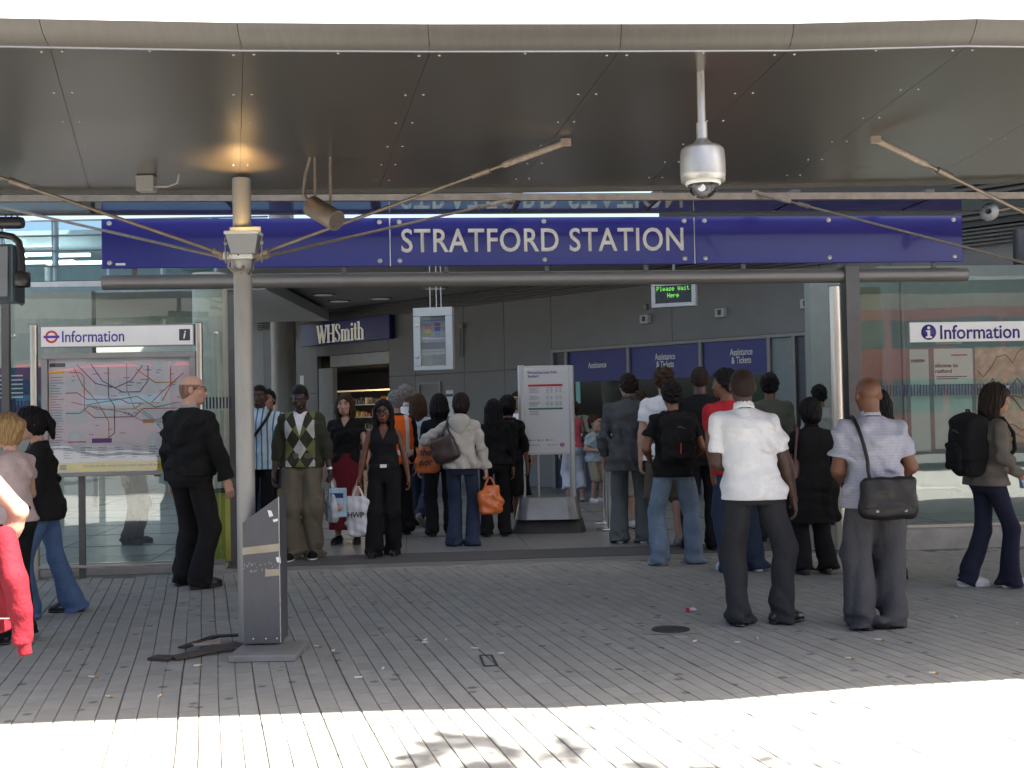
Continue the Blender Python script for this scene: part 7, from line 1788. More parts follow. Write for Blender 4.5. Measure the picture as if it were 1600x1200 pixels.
# --- man in black by the board
r, J = add('bigman', G(299, 917, 586), label='heavy bald man in black with glasses standing beside the map board', yaw=-30, skin='pale', q=0.0105, w=1.34, belly=0.05, hair=('ring', 'stubble'), head=(-48, 2, 0), nw=1.15, aw=1.12,
    feet=((-0.15, 0.05, 10, 0), (0.14, -0.05, -15, 0)), top=TR(C_black, sleeve=1.98, hem=-0.03, off=0.022, wr=0.009, collar=True, collarmat=C_lgrey, name='sweater', sw=0.022, flare=-0.004), bottom=TR(C_black2, loose=0.02, hem=0.015, ankle=0.072),
    arms=(((-0.30, 0.08, 0.83), (-0.7, -0.6, 0)), ((0.33, 0.10, 0.83), (0.7, -0.7, 0))), shoe=dict(mat=S_blk))
gl = MB(); hs = J['hs']; T = J['HT']
for sx in (-1, 1):
    gl.tube([Vector(T(sx * .012, .104, .014)), Vector(T(sx * .052, .098, .014)), Vector(T(sx * .054, .096, -.008)), Vector(T(sx * .016, .104, -.01)), Vector(T(sx * .012, .104, .014))], 0.0022, 6); gl.tube([T(sx * .054, .096, .010), T(sx * .082, .02, .012), T(sx * .082, -.02, .006)], 0.0025, 6)
gl.tube([T(-.012, .104, .01), T(.012, .104, .01)], 0.002, 6); gl.build('glasses', M_black, r, local=True)
# --- people coming out
r, J = add('argyle', G(474, 872, 599), label='man in a green argyle cardigan and khaki cargo trousers walking out, head bowed', yaw=183, skin='dark', q=0.011, hair=('buzz', 'black'), head=(4, 24, 0), lean=(0, 0.03), feet=((-0.10, 0.02, 4, 0), (0.10, 0.14, -6, 0)),
    top=TR(C_argyle, sleeve=1.55, hem=-0.04, off=0.022, name='cardigan', wr=0.006, vneck=0.27, sw=0.02, neck=0.07), under=dict(mat=C_white, hem=0.05), bottom=TR(C_khaki, loose=0.03, pockets=True, knee=0.074, ankle=0.085, wr=0.012, hem=0.02),
    arms=(((-0.30, 0.06, 0.80), (-0.7, -0.7, 0)), ((0.28, 0.05, 0.79), (0.7, -0.6, 0))), hands=(1.5, 0.6), shoe=dict(mat=C_black, solemat=S_white))
for i in (1, 0):
    pass
m_ = MB(); f_ = (J['wri'][0] - J['elb'][0]).normalized(); m_.tube([J['wri'][0] - f_ * .035, J['wri'][0] - f_ * .012], 0.034, 14); m_.build('wrist_watch', M_bolt, r, local=True)
gp = to_world(r, J['wri'][0] + f_ * 0.085)
carrier_bag('carrier_bag', 'pale see-through carrier bag in the hand of the man in argyle', gp, 0.22, 0.36, 0.10, mat('clear_polythene', (0.34, 0.37, 0.40), 0.25, var=0.2), R(-60), seed=2)
bx = thing('boxed_goods', 'blue and white printed carton carried with the see-through bag', 'carton', (gp.x + 0.075, gp.y - 0.05, gp.z - 0.40), R(-12))
m_ = MB(); m_.bbox(-0.085, 0.085, -0.035, 0.035, 0.0, 0.30, 0.003); m_.build('carton', P_blue, bx, local=True)
m_ = MB(); m_.box(-0.07, 0.07, -0.0375, -0.0355, 0.20, 0.25); m_.build('print_band', M_navy, bx, local=True)
m_ = MB(); m_.lathe([(0.045, 0), (0.045, 0.002), (0, 0.003)], (0.02, -0.0355, 0.10), (0, -1, 0), 20); m_.build('print_picture', mat('face_print', (0.45, 0.25, 0.18), 0.5), bx, local=True)
m_ = MB(); m_.tube([(-0.05, 0, 0.30), (-0.08, 0.02, 0.37), (-0.11, 0.05, 0.40)], 0.006, 6); m_.build('cord', P_white, bx, local=True)
r, J = add('redskirt', GD(541, 13.2, 616), label='brown haired woman in a black V-neck top and dark red skirt', yaw=178, fem=True, skin='pale', q=0.012, hair=('bob', 'brown'), hl=0.17, brow='brown', w=1.1, head=(-4, 2, 0),
    top=TR(C_black, sleeve=0.35, hem=-0.02, vneck=0.12, off=0.014), bottom=dict(kind='skirt', mat=C_dkred, hemz=0.18, flare=0.03), arms=(((-0.28, 0.08, 0.86), (-0.7, -0.6, 0)), ((0.26, 0.10, 0.86), (0.7, -0.6, 0))))
r, J = add('shades', G(603, 867, 627), label='woman in sunglasses and black sleeveless outfit carrying a white carrier bag', yaw=181, fem=True, skin='brown', q=0.0105, hair=('long', 'black'), hl=0.24, feet=((-0.09, 0.0, 4, 0), (0.11, 0.20, -6, 0)), lipstick=True,
    top=TR(C_black2, sleeve=0, hem=0.03, vneck=0.17, off=0.008, neck=0.068), bottom=TR(C_black, loose=0.016, ankle=0.085, belt=L_black, waist=0.09, hem=0.015), arms=(((-0.28, 0.02, 0.84), (-0.7, -0.4, 0)), ((0.29, 0.08, 0.82), (0.7, -0.6, 0))), hands=(0.6, 1.5))
m_ = MB(); T = J['HT']
for sx in (-1, 1):
    m_.prism([Vector(T(sx * .006, .105, .024)), Vector(T(sx * .058, .097, .026)), Vector(T(sx * .060, .094, .004)), Vector(T(sx * .046, .100, -.014)), Vector(T(sx * .016, .106, -.012))], J['HM'] @ Vector((0, 0.004, 0))); m_.tube([T(sx * .058, .097, .018), T(sx * .083, .0, .012)], 0.0035, 6)
m_.tube([T(-.008, .107, .018), T(.008, .107, .018)], 0.0035, 6); m_.build('sunglasses', mat('dark_lens', (0.008, 0.007, 0.007), 0.12), r, local=True)
m_ = MB(); pb = J['pel']; m_.box(pb.x - .035, pb.x + .035, pb.y + .118 * J['s'], pb.y + .128 * J['s'], pb.z + .050, pb.z + .085); m_.build('belt_buckle', M_bolt, r, local=True)
gp = to_world(r, J['wri'][1] + (J['wri'][1] - J['elb'][1]).normalized() * 0.085)
carrier_bag('carrier_bag', 'white plastic carrier bag printed HWP hanging from the hand of the woman in sunglasses', gp + Vector((0.0, -0.03, 0)), 0.27, 0.43, 0.12, P_white, R(-14), 'HWP', M_dgrey, 0.06, seed=8)
r, J = add('stripes', GD(408, 12.9, 601), label='man in a blue and white striped shirt with a black strap behind the column', yaw=176, skin='dark2', q=0.012, w=1.1, hair=('buzz', 'black'), head=(0, 4, 0),
    top=TR(C_bstripe, sleeve=0.6, hem=-0.10, off=0.026, collar=True), bottom=TR(C_black, loose=0.02))
st_ = thing('shoulder_strap_bag', 'black cross body strap bag worn over the blue striped shirt', 'bag', r.location, r.rotation_euler.z)
m_ = MB(); s = J['s']; strap_path(m_, [J['shc'] + Vector((-0.13, 0.05, .05)) * s, J['shc'] + Vector((-0.10, 0.155, -.06)) * s, J['pel'] + Vector((0.05, 0.165, .22)) * s, J['pel'] + Vector((0.19, 0.07, 0.02)) * s], 0.035); m_.build('strap', L_black, st_, local=True)
F = Field(J['pel'] + Vector((.05, -.2, -.3)), J['pel'] + Vector((.4, .25, .12)), .012); F.box(J['pel'] + Vector((.235, 0.02, -.06)), (.05, .13, .10), .03); build_multi('bag_body', [F.mesh()], L_black, st_)
add('farman', GD(421, 15.5, 609), label='dark haired man in a white and blue shirt far behind the striped shirt', yaw=172, skin='tan', q=0.015, hair=('short', 'black'), top=TR(C_lblue, sleeve=0.6), bottom=TR(C_jeand))
# --- group seen from behind in the middle
r, J = add('hivis', GD(620, 14.0, 611), label='grey haired worker in an orange high visibility vest', yaw=20, skin='pale', q=0.013, hair=('short', 'grey'), top=TR(C_black2, sleeve=1.95, hem=-0.06, off=0.012), bottom=TR(C_black, loose=0.02))
F = None
def vest(J, root, material):
    s = J['s']; pel, shc = J['pel'], J['shc']; F = Field(pel - Vector((.35, .35, .25)), shc + Vector((.35, .35, .2)), 0.013)
    F.loft([pel.z - .08 * s, pel.z + .1 * s, pel.z + .33 * s, pel.z + .46 * s, pel.z + .51 * s], [pel.x] * 3 + [shc.x] * 2, [pel.y] * 3 + [shc.y] * 2, [.215 * s, .205 * s, .212 * s, .19 * s, .13 * s], [.165 * s, .155 * s, .155 * s, .125 * s, .09 * s], 0.02, 2.4, wrinkle(.006, 5))
    F.cone(J['neck0'], J['neck0'] + Vector((0, 0, .2)), .08 * s, .1 * s, carve=True)
    v = build_multi('safety_vest', [F.mesh()], material, root)
    return v
hv = pattern('hivis_bands', C_hiv, lambda nt, sx, src: mixc(nt, mth(nt, 'LESS_THAN', mth(nt, 'ABSOLUTE', mth(nt, 'SUBTRACT', mth(nt, 'ABSOLUTE', sx.outputs[0]), 0.105)), 0.026), mixc(nt, mth(nt, 'LESS_THAN', mth(nt, 'ABSOLUTE', mth(nt, 'SUBTRACT', sx.outputs[2], 1.03)), 0.03), src, (0.6, 0.6, 0.58)), (0.6, 0.6, 0.58)))
vest(J, r, hv)
add('whiteback', GD(634, 15.2, 601), label='grey haired man in a white shirt behind the worker in the orange vest', yaw=-20, skin='pale', q=0.015, hair=('short', 'grey'), top=TR(C_white, sleeve=1.9, hem=-0.02, collar=True), bottom=TR(C_char))
add('brownhair', G(656, 822, 617), label='woman with long brown hair and a pale blue shirt walking away in jeans, heel lifted', yaw=-12, fem=True, skin='pale', q=0.0125, hair=('long', 'brown'), hl=0.22, feet=((-0.08, 0.22, 0, 0), (0.08, -0.25, -5, 0.11)), top=TR(C_lblue, sleeve=1.5, hem=-0.06, off=0.016), bottom=TR(C_jeand, loose=0.008), shoe=dict(mat=S_grey, sole=True, solemat=C_sand), arms=(((-0.25, 0.10, 0.85), (-0.6, -0.6, 0)), ((0.25, -0.02, 0.83), (0.6, -0.6, 0))))
add('darkbob', G(690, 838, 618), label='dark bobbed woman in black top and black trousers seen from behind', yaw=8, fem=True, skin='pale', q=0.0125, hair=('bob', 'black', 0.006), hl=0.17, w=1.1, top=TR(C_black, sleeve=0.7, hem=-0.04, off=0.016), bottom=TR(C_black2, loose=0.014), arms=(((-0.27, 0.02, 0.82), (-.6, -.6, 0)), ((0.25, 0.05, 0.83), (.6, -.6, 0))))
r, J = add('hoodie', G(724, 853, 616), label='woman in a cream hooded top and jeans seen from behind with bags', yaw=-10, fem=True, skin='pale', q=0.0105, w=1.14, hair=('bun', 'dbrown'), bunz=-0.03, head=(12, 0, 0), feet=((-0.10, 0.0, 6, 0), (0.10, 0.03, -6, 0)),
    top=TR(C_cream, sleeve=1.95, hem=-0.05, off=0.028, flare=0.015, hood=True, name='hooded_top', wr=0.010, sw=0.026), bottom=TR(C_jeand, ankle=0.085, loose=0.008, hem=0.0), arms=(((-0.30, 0.16, 1.08), (-0.9, -0.5, 0.2)), ((0.29, 0.02, 0.80), (.6, -.6, 0))), hands=(1.2, 1.5), hdir=((-0.6, 0.5, -0.3), None))
s = J['s']
F = Field(J['pel'] + Vector((-.02, -.2, -.4)) * s, J['pel'] + Vector((.45, .3, .02)) * s, .011)
build_hem = None
shoulder_bag(r, J, 'slouchy dark brown leather shoulder bag on the woman in the cream hooded top', L_brown, Vector((-0.16, -0.17, 1.12)) * s, (0.15 * s, 0.05 * s, 0.14 * s), [Vector((-0.24, -0.15, 1.22)) * s, Vector((-0.16, -0.13, 1.36)) * s, J['sh'][0] + Vector((0.02, 0.0, 0.083)) * s, Vector((-0.13, -0.12, 1.36)) * s, Vector((-0.05, -0.17, 1.22)) * s], M=[[0.94, 0, 0.34], [0, 1, 0], [-0.34, 0, 0.94]], flap=False)
gp = to_world(r, J['wri'][1] + (J['wri'][1] - J['elb'][1]).normalized() * 0.085)
carrier_bag('carrier_bag', 'bulging bright orange plastic carrier bag hanging low from the cream sleeve', gp + Vector((0.03, -0.02, 0)), 0.27, 0.32, 0.16, P_or, R(20), None, None, 0.1, seed=14, hang=0.09)
gp = to_world(r, J['wri'][0] + Vector((-.05, .05, -.02)))
tb_ = at_y(668, 716, gp.y - 0.02)
carrier_bag('shopping_bag', 'flat orange shopping bag with dark letters held high beside the brown bag', tb_ + Vector((0, 0, 0.25)), 0.30, 0.34, 0.07, P_or2, R(-18), 'the\nnor', M_dgrey, 0.19, seed=21, hang=0.08)
add('blackgirl1', G(775, 838, 626), label='long haired woman in black with a grey hem showing, seen from behind', yaw=4, fem=True, skin='brown2', q=0.0125, hair=('long', 'black'), hl=0.34, top=TR(C_black, sleeve=1.9, hem=-0.02, off=0.02), under=dict(mat=C_lgrey, hem=-0.09), bottom=TR(C_black2, loose=0.01))
r, J = add('blackgirl2', G(797, 832, 620), label='woman in a short black dress with bare calves and a dark backpack', yaw=-6, fem=True, skin='brown2', q=0.0125, hair=('bun', 'black', 0.008), top=TR(C_black, sleeve=1.3, hem=-0.05, off=0.018), bottom=dict(kind='skirt', mat=C_black2, hemz=0.47, flare=0.01), shoe=dict(mat=L_brown, sandal=True), feet=((-0.08, -0.1, 0, 0), (0.08, 0.12, 0, 0)))
backpack(r, J, 'dark soft backpack on the woman in the short black dress', C_black2, size=(0.13, 0.06, 0.17), q=0.013)
add('bluefar', GD(812, 16.8, 613), label='person in a blue jacket and white collar behind the poster stand', yaw=150, skin='tan', q=0.015, hair=('short', 'dbrown'), top=TR(C_navy, sleeve=1.9, open=0.05), under=dict(mat=C_white), bottom=TR(C_black))
# --- far counter: woman in coral top and boy
r, J = add('coral', GD(896, 18.6, 626), label='woman in a coral halter top and white cropped trousers at the counters', yaw=10, fem=True, skin='pale', q=0.014, hair=('bun', 'brown'), top=TR(C_hot, sleeve=0, hem=0.0, off=0.008, neck=0.085), bottom=TR(cloth('white_cotton', (0.55, 0.58, 0.66)), hem=0.22, loose=0.016, ankle=0.08), shoe=dict(mat=C_pink, sandal=True), feet=((-0.11, 0.0, 8, 0), (0.13, -0.02, -10, 0)))
shoulder_bag(r, J, 'small dark handbag slung at the back of the coral top', L_brown, Vector((0.20, -0.06, 1.12)) * J['s'], (0.05, 0.04, 0.09), [Vector((0.20, -0.10, 1.2)) * J['s'], J['sh'][1] + Vector((0.0, -0.0, 0.07)), Vector((0.20, -0.02, 1.2)) * J['s']], flap=False, q=0.013, name='handbag')
add('boy', GD(930, 18.4, 656, 0.9), label='small boy in a pale blue T-shirt and sand shorts beside the counters', yaw=-140, skin='pale', q=0.012, hs=1.35, hair=('short', 'brown'), brow='brown', head=(10, 0, 0), top=TR(cloth('boy_blue', (0.34, 0.42, 0.46)), sleeve=0.7, hem=-0.08, off=0.02), bottom=TR(C_sand, kind='shorts', len=0.05, loose=0.02), shoe=dict(mat=S_white, solemat=S_white), arms=(((-0.16, 0.16, 1.05), (-.6, -.6, 0)), ((0.12, 0.18, 1.10), (.6, -.6, 0))))
# --- queue at the counters
add('greyjack', G(987, 848, 584), label='man in a charcoal grey jacket and grey green trousers queueing, seen from behind', yaw=-6, skin='tan', q=0.011, w=1.12, hair=('short', 'dbrown'), head=(18, 0, 0), feet=((-0.12, 0.0, 8, 0), (0.13, 0.0, -8, 0)), top=TR(C_gjack, sleeve=1.9, hem=-0.20, off=0.032, flare=0.015, collar=True, wr=0.011, name='jacket', sw=0.022), bottom=TR(C_gtrou, loose=0.022, ankle=0.08, hem=0.01), arms=(((-0.27, 0.10, 0.88), (-.7, -.6, 0)), ((0.20, 0.20, 1.02), (.8, -.6, 0))), shoe=dict(mat=S_blk, solemat=S_white))
add('shorts', GD(1001, 14.2, 612), label='person in long sand coloured shorts behind the man in the grey jacket', yaw=10, skin='pale', q=0.014, hair=('short', 'brown'), top=TR(C_sand, sleeve=0.6), bottom=TR(cloth('cream_shorts', (0.36, 0.33, 0.27)), kind='shorts', len=0.25, loose=0.03), shoe=dict(mat=S_white))
add('tallwhite', GD(1040, 12.3, 556), label='tall brown haired man in a plain white T-shirt among the queue', yaw=0, skin='pale', q=0.011, w=1.05, hair=('messy', 'brown', 0.008), top=TR(C_white, sleeve=0.6, hem=-0.10, off=0.026, sw=0.026), bottom=TR(C_khaki, kind='shorts', len=0.1, loose=0.03), shoe=dict(mat=S_grey))
r, J = add('packman', G(1057, 882, 598), label='man in a black T-shirt and faded jeans wearing a black backpack in the queue', yaw=5, skin='brown2', q=0.010, hair=('short', 'black', 0.006), head=(0, 6, 0), feet=((-0.17, 0.0, 14, 0), (0.19, 0.05, -24, 0)), top=TR(C_black, sleeve=0.62, hem=-0.10, off=0.020, sw=0.02), bottom=TR(C_jeanp, loose=0.018, ankle=0.080, hem=0.0, wr=0.011), arms=(((-0.20, 0.20, 1.02), (-.5, -.9, -.1)), ((0.21, 0.20, 1.0), (.5, -.9, -.1))), shoe=dict(mat=S_grey, solemat=S_white))
backpack(r, J, 'black backpack with a thin red trim on the man in faded jeans', C_black2, size=(0.15, 0.075, 0.22), drop=0.22, accent=M_redp)
add('bigblack', GD(1096, 11.9, 572), label='broad shaven headed man in a black shirt in the queue', yaw=-4, skin='dark2', q=0.011, w=1.25, hair=('buzz', 'crop'), nw=1.15, aw=1.1, top=TR(C_black, sleeve=0.75, hem=-0.14, off=0.03, sw=0.02), bottom=TR(C_black2, loose=0.03))
add('redman', G(1163, 893, 577), label='man in a red T-shirt mostly hidden behind the man in white', yaw=14, skin='brown2', q=0.0115, hair=('short', 'black', 0.004), feet=((-0.12, 0.0, 10, 0), (0.12, 0.0, -10, 0)), head=(35, 0, 0), px=-0.06, top=TR(C_red, sleeve=0.6, hem=-0.1, off=0.022), bottom=TR(C_jeand, loose=0.02, hem=0.01), shoe=dict(mat=S_white, solemat=S_white), lean=(-0.06, 0))
add('oliveman', GD(1205, 12.6, 584), label='black haired man in an olive shirt near the end counter', yaw=-14, skin='brown2', q=0.0125, hair=('short', 'black', 0.004), top=TR(C_olive, sleeve=1.9, hem=-0.1, off=0.028), bottom=TR(C_char))
add('greyfar', GD(1283, 14.2, 602), label='person in a pale grey top behind the shiny steel post', yaw=6, skin='brown2', q=0.0135, hair=('short', 'black'), top=TR(C_lgrey, sleeve=1.9, hem=-0.08, off=0.03), bottom=TR(C_black))
r, J = add('coatlady', G(1274, 897, 626), label='woman in a knee length black coat with dark tied hair, seen from behind', yaw=6, fem=True, skin='brown2', q=0.011, w=1.2, hair=('bun', 'black', 0.004), bunz=-0.04, feet=((-0.12, 0, 6, 0), (0.12, 0, -6, 0)), top=TR(C_black, sleeve=1.9, hem=-0.42, off=0.030, flare=0.03, name='coat', collar=True, sw=0.022), bottom=TR(C_black2, loose=0.02, ankle=0.082, hem=0.045), arms=(((-0.20, 0.18, 1.0), (-.8, -.5, 0)), ((0.25, 0.14, 0.92), (.8, -.5, 0))), shoe=dict(mat=L_brown, sandal=True))
shoulder_bag(r, J, 'small maroon leather handbag under the arm of the woman in the black coat', mat('maroon_leather', (0.065, 0.018, 0.018), 0.35, var=0.3), Vector((-0.225, -0.05, 1.06)) * J['s'], (0.06, 0.045, 0.11), [Vector((-0.22, -0.10, 1.14)) * J['s'], J['sh'][0] + Vector((-0.01, -0.07, 0.05)), J['sh'][0] + Vector((0.0, 0.03, 0.075)), Vector((-0.24, 0.02, 1.14)) * J['s']], flap=False, name='handbag')
r, J = add('whiteshirt', G(1186, 977, 576), label='man in a white short sleeved shirt and dark trousers standing with his back turned', yaw=-2, skin='dark2', q=0.0095, w=1.06, hair=('buzz', 'crop'), head=(0, 3, 0), aw=1.05, lean=(-0.045, 0.0), px=-0.02, feet=((-0.14, 0.0, 6, 0), (0.15, 0.06, -62, 0)), drop=(0.0, 0.01),
    top=TR(C_white, sleeve=0.74, hem=-0.085, off=0.022, collar=True, wr=0.008, sw=0.014, flare=0.006), bottom=TR(C_char, loose=0.016, knee=0.068, ankle=0.066, hem=0.012, wr=0.010), arms=(((-0.17, 0.24, 1.07), (-0.40, -1.0, -0.1)), ((0.27, 0.03, 0.83), (.8, -.7, 0))), shoe=dict(mat=S_blk))
r, J = add('polo', G(1374, 983, 590), label='man in a grey polo shirt and grey trousers with a black messenger bag', yaw=3, skin='brown', q=0.0095, w=1.16, hair=None, nw=1.15, aw=1.12, head=(0, 2, 0), feet=((-0.105, 0.0, 10, 0), (0.10, 0.05, -24, 0)), lean=(-0.02, 0),
    top=TR(C_polo, sleeve=0.70, hem=-0.10, off=0.024, collar=True, wr=0.009, sw=0.015, flare=0.008), bottom=TR(C_grey, loose=0.024, knee=0.078, ankle=0.088, hem=0.008, wr=0.012), arms=(((-0.17, 0.22, 1.03), (-0.5, -1.0, -.1)), ((0.18, 0.22, 1.03), (0.5, -1.0, -.1))), shoe=dict(mat=S_blk))
s = J['s']
shoulder_bag(r, J, 'black leather messenger bag slung across the man in the grey polo shirt', L_black, Vector((0.005, -0.215, 0.925)) * s, (0.195 * s, 0.045 * s, 0.135 * s), [Vector((-0.10, -0.20, 1.02)) * s, Vector((-0.115, -0.185, 1.10)) * s, Vector((-0.118, -0.172, 1.20)) * s, Vector((-0.145, -0.150, 1.34)) * s, J['sh'][0] + Vector((0.055, -0.055, 0.062)) * s, J['sh'][0] + Vector((0.06, 0.03, 0.075)) * s, Vector((-0.08, 0.16, 1.30)) * s], name='messenger_bag', seed=9)
add('hidden', GD(1375, 9.6, 612), label='dark haired woman standing close behind the man in the grey polo shirt', yaw=-20, fem=True, skin='brown2', q=0.0125, hair=('long', 'black'), top=TR(C_black, sleeve=1.9), bottom=TR(C_black2, loose=0.012))
r, J = add('walker', G(1538, 918, 602), label='woman in a tweed jacket and navy trousers striding past with a black backpack', yaw=-84, fem=True, skin='tan', q=0.0098, hair=('long', 'dbrown'), hl=0.20, wrap=72, head=(-2, 4, 0), lean=(0, 0.055), feet=((-0.06, -0.13, 0, 0.01), (0.06, 0.21, 0, 0.0)), py=0.06,
    top=TR(C_tweed, sleeve=1.95, hem=-0.06, off=0.020, collar=True, name='jacket', wr=0.008, flare=0.012), bottom=TR(C_navy, loose=0.004, ankle=0.088, knee=0.064, hem=0.02), arms=(((-0.16, 0.30, 1.02), (-.6, -.8, 0)), ((0.20, 0.24, 0.98), (.6, -.9, 0))), hands=(0.9, 1.2), shoe=dict(mat=S_white, solemat=S_white))
backpack(r, J, 'bulky black backpack worn by the woman in the tweed jacket', C_black, size=(0.15, 0.105, 0.235), drop=0.20, out=0.09)
m_ = MB(); T = J['HT']; m_.tube([T(-.066, .055, .095), T(-.02, .085, .108), T(.02, .085, .108), T(.066, .055, .095)], 0.010, 8); m_.build('hair_sunglasses', mat('pale_lens', (0.35, 0.36, 0.38), 0.2), r, local=True)
lf = thing('leaflet', 'folded pale blue leaflet held by the striding woman', 'leaflet', to_world(r, J['wend'][1]), r.rotation_euler.z)
m_ = MB(); m_.hexa([(-.012, -.05, -.05), (.055, -.05, -.05), (.055, .13, -.03), (-.012, .13, -.03), (-.012, -.06, .07), (-.004, -.06, .07), (-.004, .13, .11), (-.012, .13, .11)]); m_.build('sheet', mat('leaflet_blue', (0.32, 0.45, 0.62), 0.5, var=0.4, scale=25), lf, local=True)
# --- inside, behind the left glass
add('inside', GD(292, 12.6, 640), label='person in dark jeans and trainers standing inside behind the map board glass', yaw=-70, skin='pale', q=0.013, hair=('short', 'dbrown'), top=TR(C_black, sleeve=1.9), bottom=TR(C_jeand), shoe=dict(mat=S_grey, solemat=S_white))
add('inside2', GD(205, 13.6, 632), label='person in black trousers inside the hall behind the left glass screen', yaw=-100, skin='pale', q=0.015, hair=('short', 'dbrown'), top=TR(C_char, sleeve=1.9), bottom=TR(C_black))

# ------------------------------------------------------------------ small things on the ground
mh = thing('drain_cover', 'round dark drain cover set in a pale patch of paving', 'drain cover', ground(1048, 985))
gq = [ground(1010, 978, .004), ground(1082, 977, .004), ground(1098, 990, .004), ground(1004, 991, .004)]
m_ = MB(); m_.prism(gq, (0, 0, .002)); m_.build('surround', mat('patch_mortar', (0.24, 0.24, 0.20), 0.9, var=0.2), mh)
gc = ground(1048, 985); m_ = MB(); m_.lathe([(0.13, .0065), (0.13, .010), (0.11, .012), (0.0, .012)], (gc.x, gc.y, 0), seg=28); lid = m_.build('lid', mat('cast_iron', (0.035, 0.036, 0.04), 0.5, 0.4, var=0.3, scale=30), mh)
br = thing('fallen_bracket', 'rusty flat steel bracket lying on the paving beside the slanted column cover', 'bracket', ground(300, 1025))
def gp3(px, py, z): 
    p = ground(px, py); return Vector((p.x, p.y, z))
m_ = MB(); pts = [gp3(238, 1030, .004), gp3(270, 1032, .006), gp3(374, 1015, .03)]
def flat(mb, pts, w, h):
    for i in range(len(pts) - 1):
        a, b = pts[i], pts[i + 1]; d = (b - a); d.z = 0; d.normalize(); n = Vector((-d.y, d.x, 0)) * w / 2; u_ = Vector((0, 0, h))
        mb.hexa([a - n, b - n, b + n, a + n, a - n + u_, b - n + u_, b + n + u_, a + n + u_])
flat(m_, pts, 0.10, 0.016); m_.build('lower_bar', mat('dark_rust', (0.05, 0.04, 0.034), 0.7, 0.2, var=0.4, dirt=0.5, dirtcol=(0.10, 0.05, 0.03), dscale=9), br)
m_ = MB(); flat(m_, [gp3(284, 1021, .03), gp3(338, 1006, .045), gp3(376, 1004, .045)], 0.06, 0.012); m_.build('upper_bar', M_black, br)
m_ = MB(); flat(m_, [gp3(300, 1016, .035), gp3(345, 1012, .036)], 0.09, 0.012); m_.build('bolt_plate', M_rust, br)
lg = 'litter on the paving'
rl = random.Random(9)
C_cig = mat('cigarette_paper', (0.62, 0.58, 0.50), 0.7); C_filt = mat('cigarette_filter', (0.45, 0.22, 0.07), 0.8)
cigs = [(472, 1018, 'beside the column plinth'), (497, 1011, 'near the column plinth'), (522, 1018, 'further from the column plinth'), (310, 1041, 'before the fallen bracket'), (664, 1001, 'on the paving'), (664, 1005, None), (742, 1014, None), (697, 1001, None), (1152, 1005, None), (1182, 998, None), (1375, 1001, None), (1494, 965, None), (1589, 975, None), (1085, 1003, None), (1459, 1053, None), (598, 1046, None), (171, 1090, None), (146, 1059, None), (783, 1022, None), (1328, 1030, None), (380, 1034, None), (560, 1060, None), (250, 1088, None)]
for i, (px, py, w_) in enumerate(cigs):
    p = ground(px, py); a = rl.uniform(-0.5, 0.5) + (1.4 if rl.random() < .2 else 0)
    t = thing('cigarette_end', 'discarded cigarette end lying on the grey paving', 'cigarette end', (p.x, p.y, 0.006), a, lg)
    L_ = rl.uniform(.03, .065); m_ = MB(); m_.tube([(-L_ / 2, 0, 0), (L_ * .15, 0, 0.0)], 0.006, 8); m_.build('paper', C_cig, t, local=True)
    m_ = MB(); m_.tube([(L_ * .15, 0, 0), (L_ / 2, 0, 0)], 0.0062, 8); m_.build('filter', C_filt if rl.random() < .6 else C_cig, t, local=True)
p = ground(1079, 956); t = thing('crumpled_wrapper', 'crumpled red and white wrapper on the paving behind the drain cover', 'litter', p)
F = Field((-.06, -.04, 0), (.06, .04, .06), .005); rg = np.random.RandomState(2)
for k in range(7): F.ell((rg.uniform(-.035, .035), rg.uniform(-.02, .02), .012 + rg.rand() * .015), (.018, .012, .012), .003)
build_multi('paper', [F.mesh()], mat('wrapper_white', (0.62, 0.60, 0.60), 0.4), t)
m_ = MB(); m_.box(-.04, -.012, -.034, -.022, .006, .035); m_.build('red_print', M_redp, t, local=True)
# repair patch: a stone lifted and outlined
t = thing('repair_patch', 'dark outlined square repair in the paving', 'repair patch', ground(762, 1032, .003))
m_ = MB(); P4 = [ground(750, 1024, .003), ground(768, 1023.5, .003), ground(777, 1040, .003), ground(757, 1041, .003)]
for i in range(4):
    a, b = P4[i], P4[(i + 1) % 4]; d = (b - a).normalized(); n_ = Vector((-d.y, d.x, 0)) * 0.006; m_.hexa([a - n_, b - n_, b + n_, a + n_] + [v + Vector((0, 0, .003 + .0004 * i)) for v in (a - n_, b - n_, b + n_, a + n_)])
m_.build('mortar_edge', mat('dark_mortar', (0.03, 0.03, 0.032), 0.9), t)
